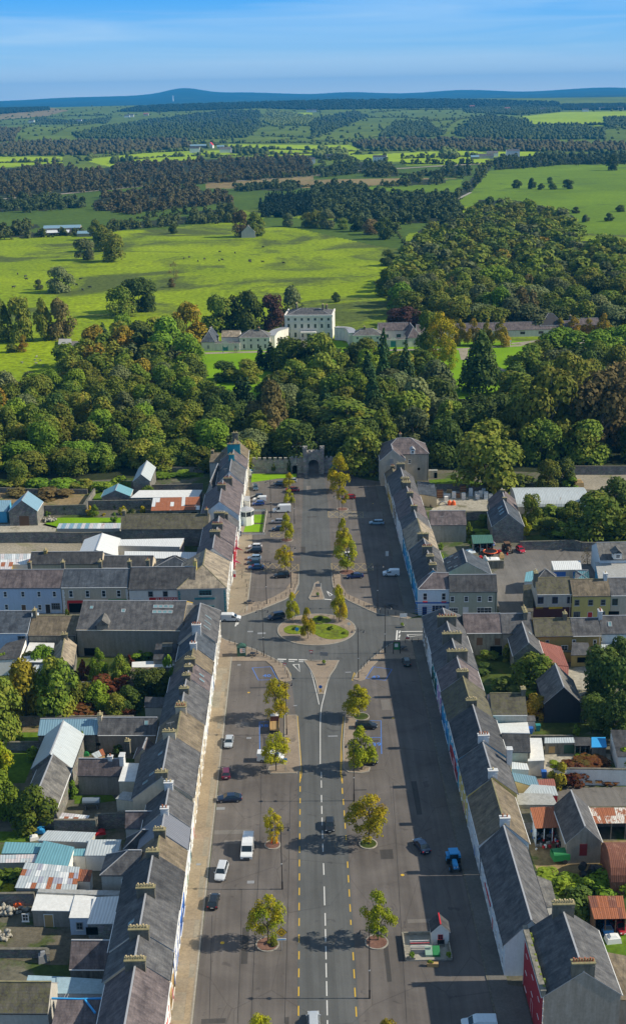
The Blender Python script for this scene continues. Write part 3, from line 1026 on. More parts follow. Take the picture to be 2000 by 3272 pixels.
def smooth_line(L,n=6):
 """Catmull-Rom through points"""
 out=[]
 P=[Vector((p[0],p[1])) for p in L]
 P=[P[0]*2-P[1]]+P+[P[-1]*2-P[-2]]
 for i in range(1,len(P)-2):
  for k in range(n):
   t=k/n
   a,b_,c,d=P[i-1],P[i],P[i+1],P[i+2]
   out.append(0.5*((2*b_)+(-a+c)*t+(2*a-5*b_+4*c-d)*t*t+(-a+3*b_-3*c+d)*t**3))
 out.append(P[-2])
 return [(p[0],p[1]) for p in out]


def strip(name,L,w,z,m,parent=None,h=0.0):
 """ribbon of width w along a world polyline"""
 b=MB()
 P=[Vector((p[0],p[1])) for p in L]
 for i in range(len(P)-1):
  d=(P[i+1]-P[i])
  if d.length<1e-4:continue
  d.normalize(); n=Vector((-d.y,d.x))*w/2
  d0=(P[i]-P[i-1]).normalized() if i>0 else d
  d1=(P[i+2]-P[i+1]).normalized() if i+2<len(P) else d
  n0=Vector((-(d0+d).y,(d0+d).x)).normalized()*w/2
  n1=Vector((-(d1+d).y,(d1+d).x)).normalized()*w/2
  q=[(P[i]-n0),(P[i+1]-n1),(P[i+1]+n1),(P[i]+n0)]
  b.face([(v.x,v.y,z) for v in q],0)
  if h:
   b.face([(q[1].x,q[1].y,z),(q[0].x,q[0].y,z),(q[0].x,q[0].y,z-h),(q[1].x,q[1].y,z-h)],0)
   b.face([(q[3].x,q[3].y,z),(q[2].x,q[2].y,z),(q[2].x,q[2].y,z-h),(q[3].x,q[3].y,z-h)],0)
 o=b.build(name,m,parent)
 if parent is None:tag(o,kind='structure')
 return o


def xy(v):return (v[0],v[1])


# the wide square: parking on both sides
sheet('parking_ground',[(-17.05,118),(26.6,118),(26.6,298),(29.2,415),(24,425.5),(-16,428.5),(-16.5,298)],0.008,AS_PARK)
carr=[px_ for px_ in []]
carr_pts=P2('h',[(640,1661),(645,800),(650,0)])+P2('e',[(652,1180),(632,700),(605,480),(560,380),(490,335),(340,265),(150,205),(122,188)])+[Vector((-150,291,0)),Vector((-150,303,0)),Vector((-20,301.2,0))]+ \
 P2('b',[(265,1225),(400,1180),(560,1110),(630,1060),(655,1000),(655,930),(668,860),(690,250),(830,250),(862,500),(880,880),(890,1020),(940,1080),(1000,1120),(1130,1180),(1200,1210),(1400,1245)])+[Vector((30,296.2,0)),Vector((130,291,0)),Vector((130,281,0)),Vector((30,283,0))]+ \
 P2('e',[(1330,215),(1270,240),(1150,340),(1060,430),(1030,480),(1000,600),(972,740),(945,1180)])+P2('h',[(960,0),(1005,600),(1060,1661)])
carr_pts[0]=Vector((carr_pts[0].x,118,0)); carr_pts[-1]=Vector((carr_pts[-1].x,118,0))
road=sheet_c('road',[xy(p) for p in carr_pts],0.016,AS_ROAD)
sheet('gateway_road',[(3.2,425.4),(8.2,425.0),(10,470),(4,470)],0.02,AS_PARK)
# pavements, raised, with stone kerbs
pl=sheet('pavement',[(-20.6,118),(-17.35,118),(-17.2,200),(-16.9,275),(-20.6,275)],0.13,PAVE,th=0.13)
pr=sheet('pavement',[(26.8,118),(31.6,118),(31.6,156),(29.6,156.5),(29.6,282.5),(26.9,282.5)],0.13,PAVE_R,th=0.13)
pr2=sheet('pavement',[(26.9,299),(30.2,299),(29.8,415),(26.6,415)],0.13,PAVE_R,th=0.13)
pl2=sheet('pavement',[(-20.2,301.5),(-14.2,301.5),(-13.6,346),(-17.4,428),(-18.8,428)],0.13,PAVE,th=0.13)
# slab bays of the left pavement: joints cut between slabs of slightly different tone, laid proud
bay_cols=[ground('paving_bay_%s' % w,a_,b_,0.2,fine=2.5,finek=0.2) for w,a_,b_ in (('sand',(0.25,0.205,0.145),(0.32,0.265,0.19)),('grey',(0.24,0.215,0.165),(0.32,0.28,0.21)),('warm',(0.27,0.215,0.145),(0.345,0.28,0.19)))]
bay_me=[]
for m_ in bay_cols:
 b=MB(); b.box((0,0,0.006),(1,1,0.012)); bay_me.append(b.mesh('paving_bay',m_))
y=120.0
rr_=random.Random(3)
while y<272:
 L_=rr_.choice((3.2,3.2,4.6,6.0))
 for x0,x1 in ((-20.15,-18.35),(-18.28,-17.5)):
  o=place('paving_slab',rr_.choice(bay_me),pl,((x0+x1)/2,y+L_/2,0.13)); o.scale=(x1-x0,L_-0.08,1)
 y+=L_
y=120.0
while y<280:
 L_=rr_.choice((5,7,9))
 if rr_.random()<0.0:break
 y+=L_
for L_ in ([(-17.2,118),(-17.05,200),(-16.75,275)],[(26.65,118),(26.75,282.5)],[(26.75,299),(26.45,415)],[(-14.05,303),(-13.45,346)]):
 strip('kerb',L_,0.26,0.145,KERB if L_[0][0]<0 else CH_STONE,h=0.14)
# aprons with bollards round the junction
APR={
 'nw':(P2('b',[(160,1212),(265,1225),(400,1178),(560,1112),(630,1065),(655,1000),(655,925),(600,925),(604,985),(560,1050),(480,1095),(400,1130),(380,1125),(300,1135),(250,1120),(170,1170)])),
 'sw':(P2('e',[(122,192),(150,207),(340,267),(490,338),(560,382),(590,430),(607,485),(560,497),(525,490),(500,440),(475,390),(430,352),(200,352),(80,352)])),
 'se':(P2('e',[(1030,478),(1060,430),(1150,340),(1270,242),(1330,218),(1506,208),(1560,340),(1215,336),(1150,400),(1108,480),(1070,490)])),
 'ne':(P2('b',[(880,925),(890,1022),(935,1078),(1000,1122),(1130,1182),(1200,1212),(1400,1245),(1475,1222),(1380,1195),(1190,1160),(1090,1120),(990,1075),(945,1005),(942,940)])),
 's':(P2('e',[(690,348),(930,348),(905,400),(870,450),(845,520),(828,578),(790,580),(772,490),(745,425),(715,380)])),
 'n':(P2('b',[(725,1100),(745,1060),(765,1000),(790,985),(805,1030),(830,1100),(820,1112),(735,1115)])),
 'ml':(P2('e',[(560,725),(640,725),(655,900),(668,1100),(640,1125),(460,1127),(443,1108),(455,1080),(545,1065),(560,900)])),
 'mr':(P2('e',[(975,730),(962,900),(962,1090),(1000,1118),(1080,1122),(1135,1112),(1145,1085),(1040,1060),(1048,745)])),
}
for k,L_ in APR.items():
 Ls=[xy(p) for p in L_]
 o=sheet_c('paved_apron',Ls,0.12,PAVE_T,th=0.12,ms=KERB)
 n_out={'nw':7,'sw':7,'se':5,'ne':7}.get(k,len(Ls))
 strip('kerb',Ls[:n_out]+([Ls[0]] if n_out == len(Ls) else []),0.22,0.135,KERB,h=0.13)
# roundabout
G_ISLE=ground('grass_island',(0.12,0.175,0.010),(0.19,0.235,0.014),0.2,(0.10,0.12,0.02),(0.5,0.62),0.3,1.2)
RBX,RBY,RBR=3.75,290.2,9.7
circ=lambda cx,cy,r,n=48,ry=None:[(cx+r*math.cos(6.2832*i/n),cy+(ry or r)*math.sin(6.2832*i/n)) for i in range(n)]
rb=sheet('roundabout',circ(RBX,RBY,RBR),0.13,PAVE_T,th=0.13)
strip('kerb',circ(RBX,RBY,RBR)+[circ(RBX,RBY,RBR)[0]],0.25,0.145,KERB,h=0.13)
for L_ in ([(755,100),(820,97),(900,103),(985,140),(1000,165),(985,190),(920,204),(850,202),(790,182),(752,150)],[(552,130),(590,110),(640,108),(690,120),(700,145),(670,165),(600,168),(560,155)],[(765,45),(800,40),(850,50),(878,75),(840,92),(775,92),(750,70)]):
 q=P2('e',L_)
 sheet_c('lawn_island',smooth_line([xy(p) for p in q+[q[0]]],4)[:-1],0.17,G_ISLE,th=0.04)
# painted lines: parts of the road
def dash(c,x0,y0,x1,y1,w,m,nm,z=0.026):
 a,b_=at(c,x0,y0),at(c,x1,y1)
 return strip(nm,[xy(a),xy(b_)],w,z,m,road)
for y0,y1,xa,xb in ((90,140,811,812),(165,220,813,814),(245,300,815,816),(335,390,818,819),(425,482,820,822),(560,640,825,828),(720,850,830,833),(903,990,836,838),(1013,1100,838,840),(1130,1222,841,843),(1248,1346,843,845),(1372,1474,846,848),(1503,1607,849,851),(1640,1700,852,853)):
 dash('h',xa,y0,xb,y1,0.17,L_WHITE,'white_line')
for y0,y1 in ((-70,-30),(-10,40),):
 dash('h',810,y0,811,y1,0.15,L_WHITE,'white_line')
for L_ in ([(930,350),(868,455),(828,600),(808,690),(803,800)],[(695,350),(740,430),(775,560),(795,650)],[(803,800),(803,1060)]):
 pl_=[xy(at('e',*p)) for p in L_]
 strip('white_line',smooth_line(pl_,5),0.16,0.026,L_WHITE,road)
for x0,x1 in ((510,570),(585,645),(655,712)):
 strip('white_line',[xy(at('e',x0,338+(x0-510)*0.03)),xy(at('e',x1,338+(x1-510)*0.03))],0.5,0.026,L_WHITE,road)
 strip('white_line',[xy(at('e',x0,350+(x0-510)*0.03)),xy(at('e',x1-20,350+(x1-510)*0.03))],0.3,0.026,L_WHITE,road)
tri=P2('e',[(615,375),(657,373),(662,425)])
strip('give_way_triangle',[xy(p) for p in tri+[tri[0]]],0.28,0.027,L_WHITE,road)
tri=P2('e',[(1400,170),(1540,166),(1412,185)])
strip('give_way_triangle',[xy(p) for p in tri+[tri[0]]],0.28,0.027,L_WHITE,road)
tri=P2('b',[(848,1052),(885,1078),(868,1088)])
strip('give_way_triangle',[xy(p) for p in tri+[tri[0]]],0.28,0.027,L_WHITE,road)
for L_ in ([(1332,140),(1325,215)],[(1352,142),(1345,160)],[(1350,170),(1343,190)],[(1345,198),(1340,215)],[(1360,148),(1560,146)],[(228,85),(220,112)],[(240,85),(234,100)]):
 strip('white_line',[xy(at('e',*p)) for p in L_],0.35,0.026,L_WHITE,road)
strip('white_line',[xy(at('b',830,1108)),xy(at('b',880,1112))],0.45,0.026,L_WHITE,road)
yy=[(30,68,665),(112,146,665),(188,226,664),(270,310,663),(355,398,662),(442,488,661),(535,582,660),(630,678,660),(729,780,659),(832,884,658),(938,992,658),(1050,1106,657),(1165,1222,657),(1285,1345,656),(1410,1475,655),(1542,1610,654)]
for y0,y1,x in yy:
 dash('h',x,y0,x-.5,y1,0.19,L_YEL,'yellow_line')
for y0,y1,xa in ((42,82,954),(118,158,961),(196,236,967),(282,322,973),(548,592,990),(642,692,995),(740,790,1001),(842,894,1007),(1172,1228,1028),(1290,1352,1034),(1417,1480,1040),(1548,1616,1048),(368,400,979),(950,985,1012)):
 dash('h',xa,y0,xa+(y1-y0)*.055,y1,0.19,L_YEL,'yellow_line')
for L_ in ([(637,728),(650,900),(664,1100),(662,1188)],[(647,728),(660,900),(674,1100),(670,1160)],[(972,730),(958,900),(948,1100),(950,1180)],[(962,730),(948,900),(942,1100),(945,1150)],[(565,395),(590,440),(597,485)],[(573,395),(598,440),(605,485)],[(1036,430),(1020,485)],[(1044,432),(1028,485)]):
 strip('yellow_line',smooth_line([xy(at('e',*p)) for p in L_],4),0.12,0.026,L_YEL,road)
for y0,y1 in ((1213,1250),(1130,1180)):
 strip('yellow_line',[xy(at('e',665,y0)),xy(at('e',665,y1))],0.18,0.027,L_YEL,road)
 strip('yellow_line',[xy(at('e',953,y0+12)),xy(at('e',955,y1+14))],0.18,0.027,L_YEL,road)
strip('yellow_line',[xy(at('b',655,1050)),xy(at('b',632,1080))],0.14,0.026,L_YEL,road)
# hatched yellow boxes between the parking bays
def hatch(c,A,B,C_,D_,n):
 b=[Vector(xy(at(c,*p))) for p in (A,B,C_,D_)]
 strip('yellow_box',[tuple(p) for p in b+[b[0]]],0.22,0.03,L_YELF,road)
 for i in range(n):
  for (p,q,r_,s) in ((b[0],b[1],b[3],b[2]),(b[3],b[2],b[0],b[1])):
   t0,t1=i/n,(i+1)/n
   u=p.lerp(q,t0); v=r_.lerp(s,t1); w=r_.lerp(s,(t0+t1)/2 if False else t1)
   strip('yellow_box_bar',[tuple(u),tuple(v)],0.16,0.028,L_YELF,road)
hatch('b',(415,915),(655,918),(652,868),(415,862),4)
hatch('b',(885,912),(1168,910),(1160,862),(878,862),5)
hatch('b',(860,545),(1098,547),(1095,507),(857,502),4)
hatch('b',(465,678),(570,680),(560,655),(465,652),2)
# blue bays with painted numbers
for L_ in ([(335,398),(462,390),(512,478),(378,482),(335,398)],[(1168,390),(1295,408),(1250,484),(1116,470),(1168,390)],[(455,770),(385,770),(388,965)],[(1050,762),(1220,762),(1224,990)],[(1145,877),(1222,877)],[(1046,762),(1046,830)]):
 strip('blue_bay_line',[xy(at('e',*p)) for p in L_],0.16,0.026,L_BLUE,road)


def text_mesh(body,m,size,name,parent,M,ext=0.004):
 cu=bpy.data.curves.new(name,'FONT'); cu.body=body; cu.size=size; cu.extrude=ext
 cu.align_x='CENTER'; cu.align_y='CENTER'; cu.resolution_u=2
 ob=bpy.data.objects.new(name+'_t',cu); col.objects.link(ob)
 dg=bpy.context.evaluated_depsgraph_get()
 me=bpy.data.meshes.new_from_object(ob.evaluated_get(dg))
 bpy.data.objects.remove(ob)
 me.materials.clear(); me.materials.append(m)
 o=place(name,me,parent); o.matrix_local=M
 return o


for t,c,x,y in (('40','e',436,452),('42','e',1186,461),('38','e',415,797),('39','e',1190,925)):
 p=at(c,x,y,0.03)
 text_mesh(t,L_BLUE,2.0,'bay_number',road,Matrix.Translation(p) @ Matrix.Scale(1.0,4))
# tree pits
def pit(c,x,y,r,m=BRICKR,ry=None,kerbm=KERB):
 p=at(c,x,y)
 o=sheet('tree_pit',circ(p.x,p.y,r,28,ry),0.14,m,th=0.13)
 L_=circ(p.x,p.y,r,28,ry); strip('kerb',L_+[L_[0]],0.2,0.16,kerbm,h=0.15)
pit('h',475,435,1.35); pit('h',1132,428,1.55,G_ROUGH,kerbm=YARDC); pit('h',440,1120,1.75); pit('h',1190,1105,1.75)
pit('e',1083,735,1.7,G_ROUGH); pit('b',955,490,1.8); pit('b',572,702,1.8); pit('b',985,925,2.2)
# drain covers, yellow paint spots, repair patches
for c,x,y,s,m in (('h',130,1108,.35,L_YEL),('h',1368,641,.32,L_YEL),('e',311,568,.3,L_YEL),('e',1303,744,.3,L_YEL),('b',1165,450,.25,L_YEL)):
 p=at(c,x,y); sheet('paint_mark',circ(p.x,p.y,s,12),0.03,m)
for c,x,y,w,d in (('e',313,881,.5,.35),('e',890,868,1.0,.25),('e',400,160,1.0,.5),('e',322,148,.7,.4),('e',245,378,.4,.3),('h',118,183,.8,.45),('h',205,345,3.5,.7),('g',1365,572,.4,.3),('e',995,428,.7,.2),('h',325,690,.6,.4),('e',630,658,.4,.2)):
 p=at(c,x,y); sheet('drain_cover',[(p.x-w,p.y-d),(p.x+w,p.y-d),(p.x+w,p.y+d),(p.x-w,p.y+d)],0.032 if c != 'g' else 0.16,P_GREY if w<3 else AS_LANE)
PATCH=asphalt('asphalt_patch',(0.055,0.052,0.050),(0.08,0.076,0.072),0.0)
PATCHL=asphalt('asphalt_patch_pale',(0.15,0.138,0.125),(0.21,0.195,0.178),0.0)
for x0_,y0_,w_,d_,m_ in ((-14,150,3.5,1.1,PATCH),(-10,163,1.0,9,PATCH),(-6.2,176,2.6,.7,PATCH),(12,158,.7,14,PATCH),(18,172,4,1.0,PATCHL),(14,190,2.2,3.0,PATCH),(21,204,1.0,12,PATCH),(-12.5,196,4.4,1.2,PATCHL),(-8,222,.8,13,PATCH),(12.8,232,5,.7,PATCH),(-13,240,3,2.2,PATCHL),(18,246,2,5,PATCHL),(-9.5,258,4.8,.8,PATCH),(-6,330,4,1.0,PATCH),(15,335,.9,16,PATCH),(-9,372,5,.8,PATCH),(18,380,3,3,PATCHL),(1,345,1.2,6,PATCH),(4,378,3,.9,PATCH),(3.5,405,1.4,7,PATCHL),(-3.4,146,.5,5,PATCH),(10.5,213,2.4,.5,PATCH)):
 sheet('tarmac_patch',[(x0_-w_/2,y0_),(x0_+w_/2,y0_+.05),(x0_+w_/2+.05,y0_+d_),(x0_-w_/2-.03,y0_+d_-.04)],0.0205,m_)
# crack and joint lines laid in tar
TAR=paint('tar_joint',(0.035,0.033,0.032),0.8)
for L_,c in (([(600,0),(590,500),(575,1100),(560,1661)],'h'),([(395,100),(385,500),(350,1200),(325,1661)],'h'),([(262,740),(255,1200),(235,1661)],'h'),([(1300,0),(1350,900),(1400,1661)],'h'),([(60,920),(40,1661)],'h'),([(400,1000),(395,1290)],'e')):
 w_=[xy(at(c,x+rr_.uniform(-3,3),y)) for x,y in L_]
 strip('tar_joint',smooth_line(w_,5),0.07,0.022,TAR)
# right of the square: paler side path and gate aprons
sheet_c('side_path',[xy(p) for p in P2('b',[(860,505),(1300,505),(1310,545),(1100,550),(860,548)])],0.02,AS_LANE)
# yards and gardens, by plot
def plot(nm,c,L_,m,z=0.02):
 return sheet_c(nm,[xy(p) for p in P2(c,L_)],z,m)
plot('lawn','b',[(328,305),(335,245),(640,245),(640,268),(500,280),(400,295)],G_LAWN,0.05)
plot('lawn','b',[(1030,235),(1215,238),(1225,300),(1120,285),(1030,262)],G_ROUGH,0.05)
plot('lawn','b',[(318,530),(425,527),(418,585),(318,585)],G_LAWN,0.15)
plot('lawn','b',[(275,648),(292,597),(412,593),(408,648)],G_LAWN,0.15)
plot('yard','l',[(700,830),(1360,835),(1420,640),(1300,600),(760,560),(770,760)],YARDC,0.03)
plot('car_park','c',[(565,700),(560,640),(800,640),(1300,645),(1500,650),(1500,1100),(1200,1120),(640,1110),(600,950),(570,830),(670,770),(665,720)],AS_LANE,0.024)
plot('gravel_yard','c',[(1110,150),(1130,235),(1300,250),(1560,240),(1560,135),(1110,135)],GRAVEL,0.03)
plot('grass_plot','c',[(150,180),(340,165),(600,215),(540,235),(160,205)],G_YARD,0.03)
plot('grass_plot','c',[(405,440),(590,440),(590,560),(405,560)],G_ROUGH,0.03)
plot('rough_garden','c',[(760,360),(1560,360),(1560,640),(840,640),(790,500)],G_ROUGH,0.03)
plot('lawn','a',[(290,490),(400,440),(830,440),(830,478),(410,478),(385,512)],G_LAWN,0.03)
plot('gravel_yard','a',[(-80,540),(-80,490),(260,470),(390,500),(380,540)],YARDC,0.03)
plot('gravel_yard','a',[(-80,690),(-80,600),(560,612),(560,690)],GRAVEL,0.03)
plot('rough_garden','a',[(-80,330),(-80,240),(600,240),(640,240),(590,350),(300,355)],EARTH,0.03)
plot('rough_garden','a',[(640,320),(650,240),(760,250),(745,320)],G_YARD,0.031)
plot('grass_plot','a',[(1060,140),(1400,120),(1400,160),(1060,165)],G_YARD,0.03)
plot('hedge_bank','a',[(-80,240),(-80,190),(900,190),(900,240)],G_YARD,0.032)
plot('rough_garden','d',[(-80,860),(-80,430),(1130,430),(1130,860)],G_ROUGH,0.03)
plot('vegetable_plot','d',[(60,950),(80,880),(270,885),(262,950)],EARTH,0.035)
plot('lawn','d',[(-80,1018),(-80,950),(265,950),(262,1015)],G_YARD,0.036)
plot('lawn','d',[(-80,1300),(-80,1090),(250,1095),(170,1300)],G_YARD,0.036)
plot('yard','d',[(530,1130),(580,1105),(1060,1100),(1060,1130)],YARDD,0.03)
plot('lawn','g',[(510,150),(520,95),(770,90),(800,130),(640,150)],G_YARD,0.036)
plot('lawn','g',[(-80,420),(-80,340),(300,345),(210,410)],G_YARD,0.036)
plot('lawn','g',[(-80,755),(-80,640),(170,645),(110,760)],G_YARD,0.036)
plot('yard','g',[(640,400),(640,330),(860,345),(860,400)],YARDD,0.03)
plot('yard','g',[(-80,1200),(-80,960),(200,985),(800,1080),(480,1150),(470,1260),(330,1260)],YARDD,0.03)
plot('yard','f',[(940,1110),(950,975),(1400,990),(1400,1085),(1110,1095),(1000,1160)],YARDC,0.03)
plot('rough_garden','f',[(470,570),(470,300),(660,290),(900,560),(900,770),(1400,780),(1200,860),(840,860),(830,600)],G_ROUGH,0.03)
plot('yard','f',[(1100,400),(1290,380),(1230,570),(1180,600),(1110,480)],YARDC,0.031)
plot('yard','f',[(1030,1230),(1560,1215),(1560,1350),(1050,1350)],AS_LANE,0.03)
plot('farmyard','i',[(830,420),(1560,400),(1560,720),(950,700),(870,560)],EARTH,0.03)
plot('lawn','i',[(1330,1230),(1340,1060),(1560,1040),(1560,1260)],G_YARD,0.036)


# ------------------------------------------------------------------ windows and doors (shared shapes, facing local -y)
_wc={}
def win_me(w,h,style,fm):
 k=(round(w,2),round(h,2),style,fm.name)
 if k in _wc:return _wc[k]
 f=MB(); t=0.14 if w>0.8 else 0.06
 f.box((-w/2+t/2,-0.03,h/2),(t,0.10,h)); f.box((w/2-t/2,-0.03,h/2),(t,0.10,h))
 f.box((0,-0.03,t/2),(w-2*t,0.10,t)); f.box((0,-0.03,h-t/2),(w-2*t,0.10,t))
 if style == 'sash':
  f.box((0,-0.025,h*.5),(w-2*t,0.07,0.06))
 elif style == 'cross':
  f.box((0,-0.025,h*.5),(w-2*t,0.07,0.05)); f.box((0,-0.024,h*.5),(0.05,0.06,h-2*t))
 elif style == 'multi':
  for i in range(1,4):f.box((-w/2+w*i/4,-0.025,h/2),(0.06,0.07,h-2*t))
  f.box((0,-0.024,h*.62),(w-2*t,0.06,0.06))
 elif style == 'top':
  f.box((0,-0.025,h*.7),(w-2*t,0.07,0.06))
 p=MB(); p.box((0,-0.012,h/2),(w-t,0.03,h-t))
 s=MB(); s.box((0,-0.08,-0.05),(w+0.16,0.18,0.08))
 _wc[k]=(f.mesh('window',fm),p.mesh('pane',GLASS),s.mesh('sill',P_WHITE))
 return _wc[k]


def window(parent,M,w=0.95,h=1.5,style='sash',fm=None,sill=True,name='window'):
 f,p,s=win_me(w,h,style,fm or P_WHITE)
 o=place(name,f,parent); o.matrix_local=M
 place('pane',p,o)
 if sill:place('sill',s,o)
 return o


_dc={}
def door(parent,M,w=1.0,h=2.1,m=None,wide=False):
 m=m or P_NAVY
 k=(w,h,m.name)
 if k not in _dc:
  a=MB(); a.box((0,-0.03,h/2),(w,0.06,h))
  f=MB(); t=.09
  f.box((-w/2-t/2,-0.04,h/2),(t,0.12,h)); f.box((w/2+t/2,-0.04,h/2),(t,0.12,h)); f.box((0,-0.04,h+t/2),(w+2*t,0.12,t))
  hd=MB(); hd.box((w*.36,-0.075,h*.48),(0.06,0.04,0.14))
  _dc[k]=(a.mesh('door',m),f.mesh('door_frame',P_WHITE),hd.mesh('handle',P_GREY))
 a,f,hd=_dc[k]
 o=place('door',a,parent); o.matrix_local=M
 place('door_frame',f,o); place('handle',hd,o)
 return o


def faceM(face,u,z,L,W):
 if face == '-y':return Matrix.Translation((u,-W/2,z))
 if face == '+y':return Matrix.Translation((-u,W/2,z)) @ Matrix.Rotation(math.pi,4,'Z')
 if face == '+x':return Matrix.Translation((L/2,u,z)) @ Matrix.Rotation(math.pi/2,4,'Z')
 return Matrix.Translation((-L/2,-u,z)) @ Matrix.Rotation(-math.pi/2,4,'Z')


_pots={}
def chimney(parent,x,y,zb,zt,wx,wy,m,pots=4,pm=None,along='y'):
 b=MB(); b.box((x,y,(zb+zt)/2),(wx,wy,zt-zb)); b.box((x,y,zt-0.42),(wx+0.1,wy+0.1,0.1))
 ch=b.build('chimney',m,parent)
 c=MB(); c.box((x,y,zt+0.07),(wx+0.24,wy+0.24,0.16)); c.build('chimney_cap',CH_CAP if m is not CH_WHITE else CH_WHITE,ch)
 pm=pm or POT_TAN
 for i in range(pots):
  t=(i+0.5)/pots-0.5
  k=(pm.name,i % 2)
  if k not in _pots:
   q=MB(); q.tube((0,0,0),(0,0,0.42+.12*(i % 2)),0.15,0.12,7); q.tube((0,0,0.36+.12*(i % 2)),(0,0,0.46+.12*(i % 2)),0.15,0.15,7)
   _pots[k]=q.mesh('chimney_pot',pm)
  ox,oy=(0,t*(wy-0.1)) if along == 'y' else (t*(wx-0.1),0)
  place('chimney_pot',_pots[k],ch,(x+ox,y+oy,zt+0.14))
 return ch


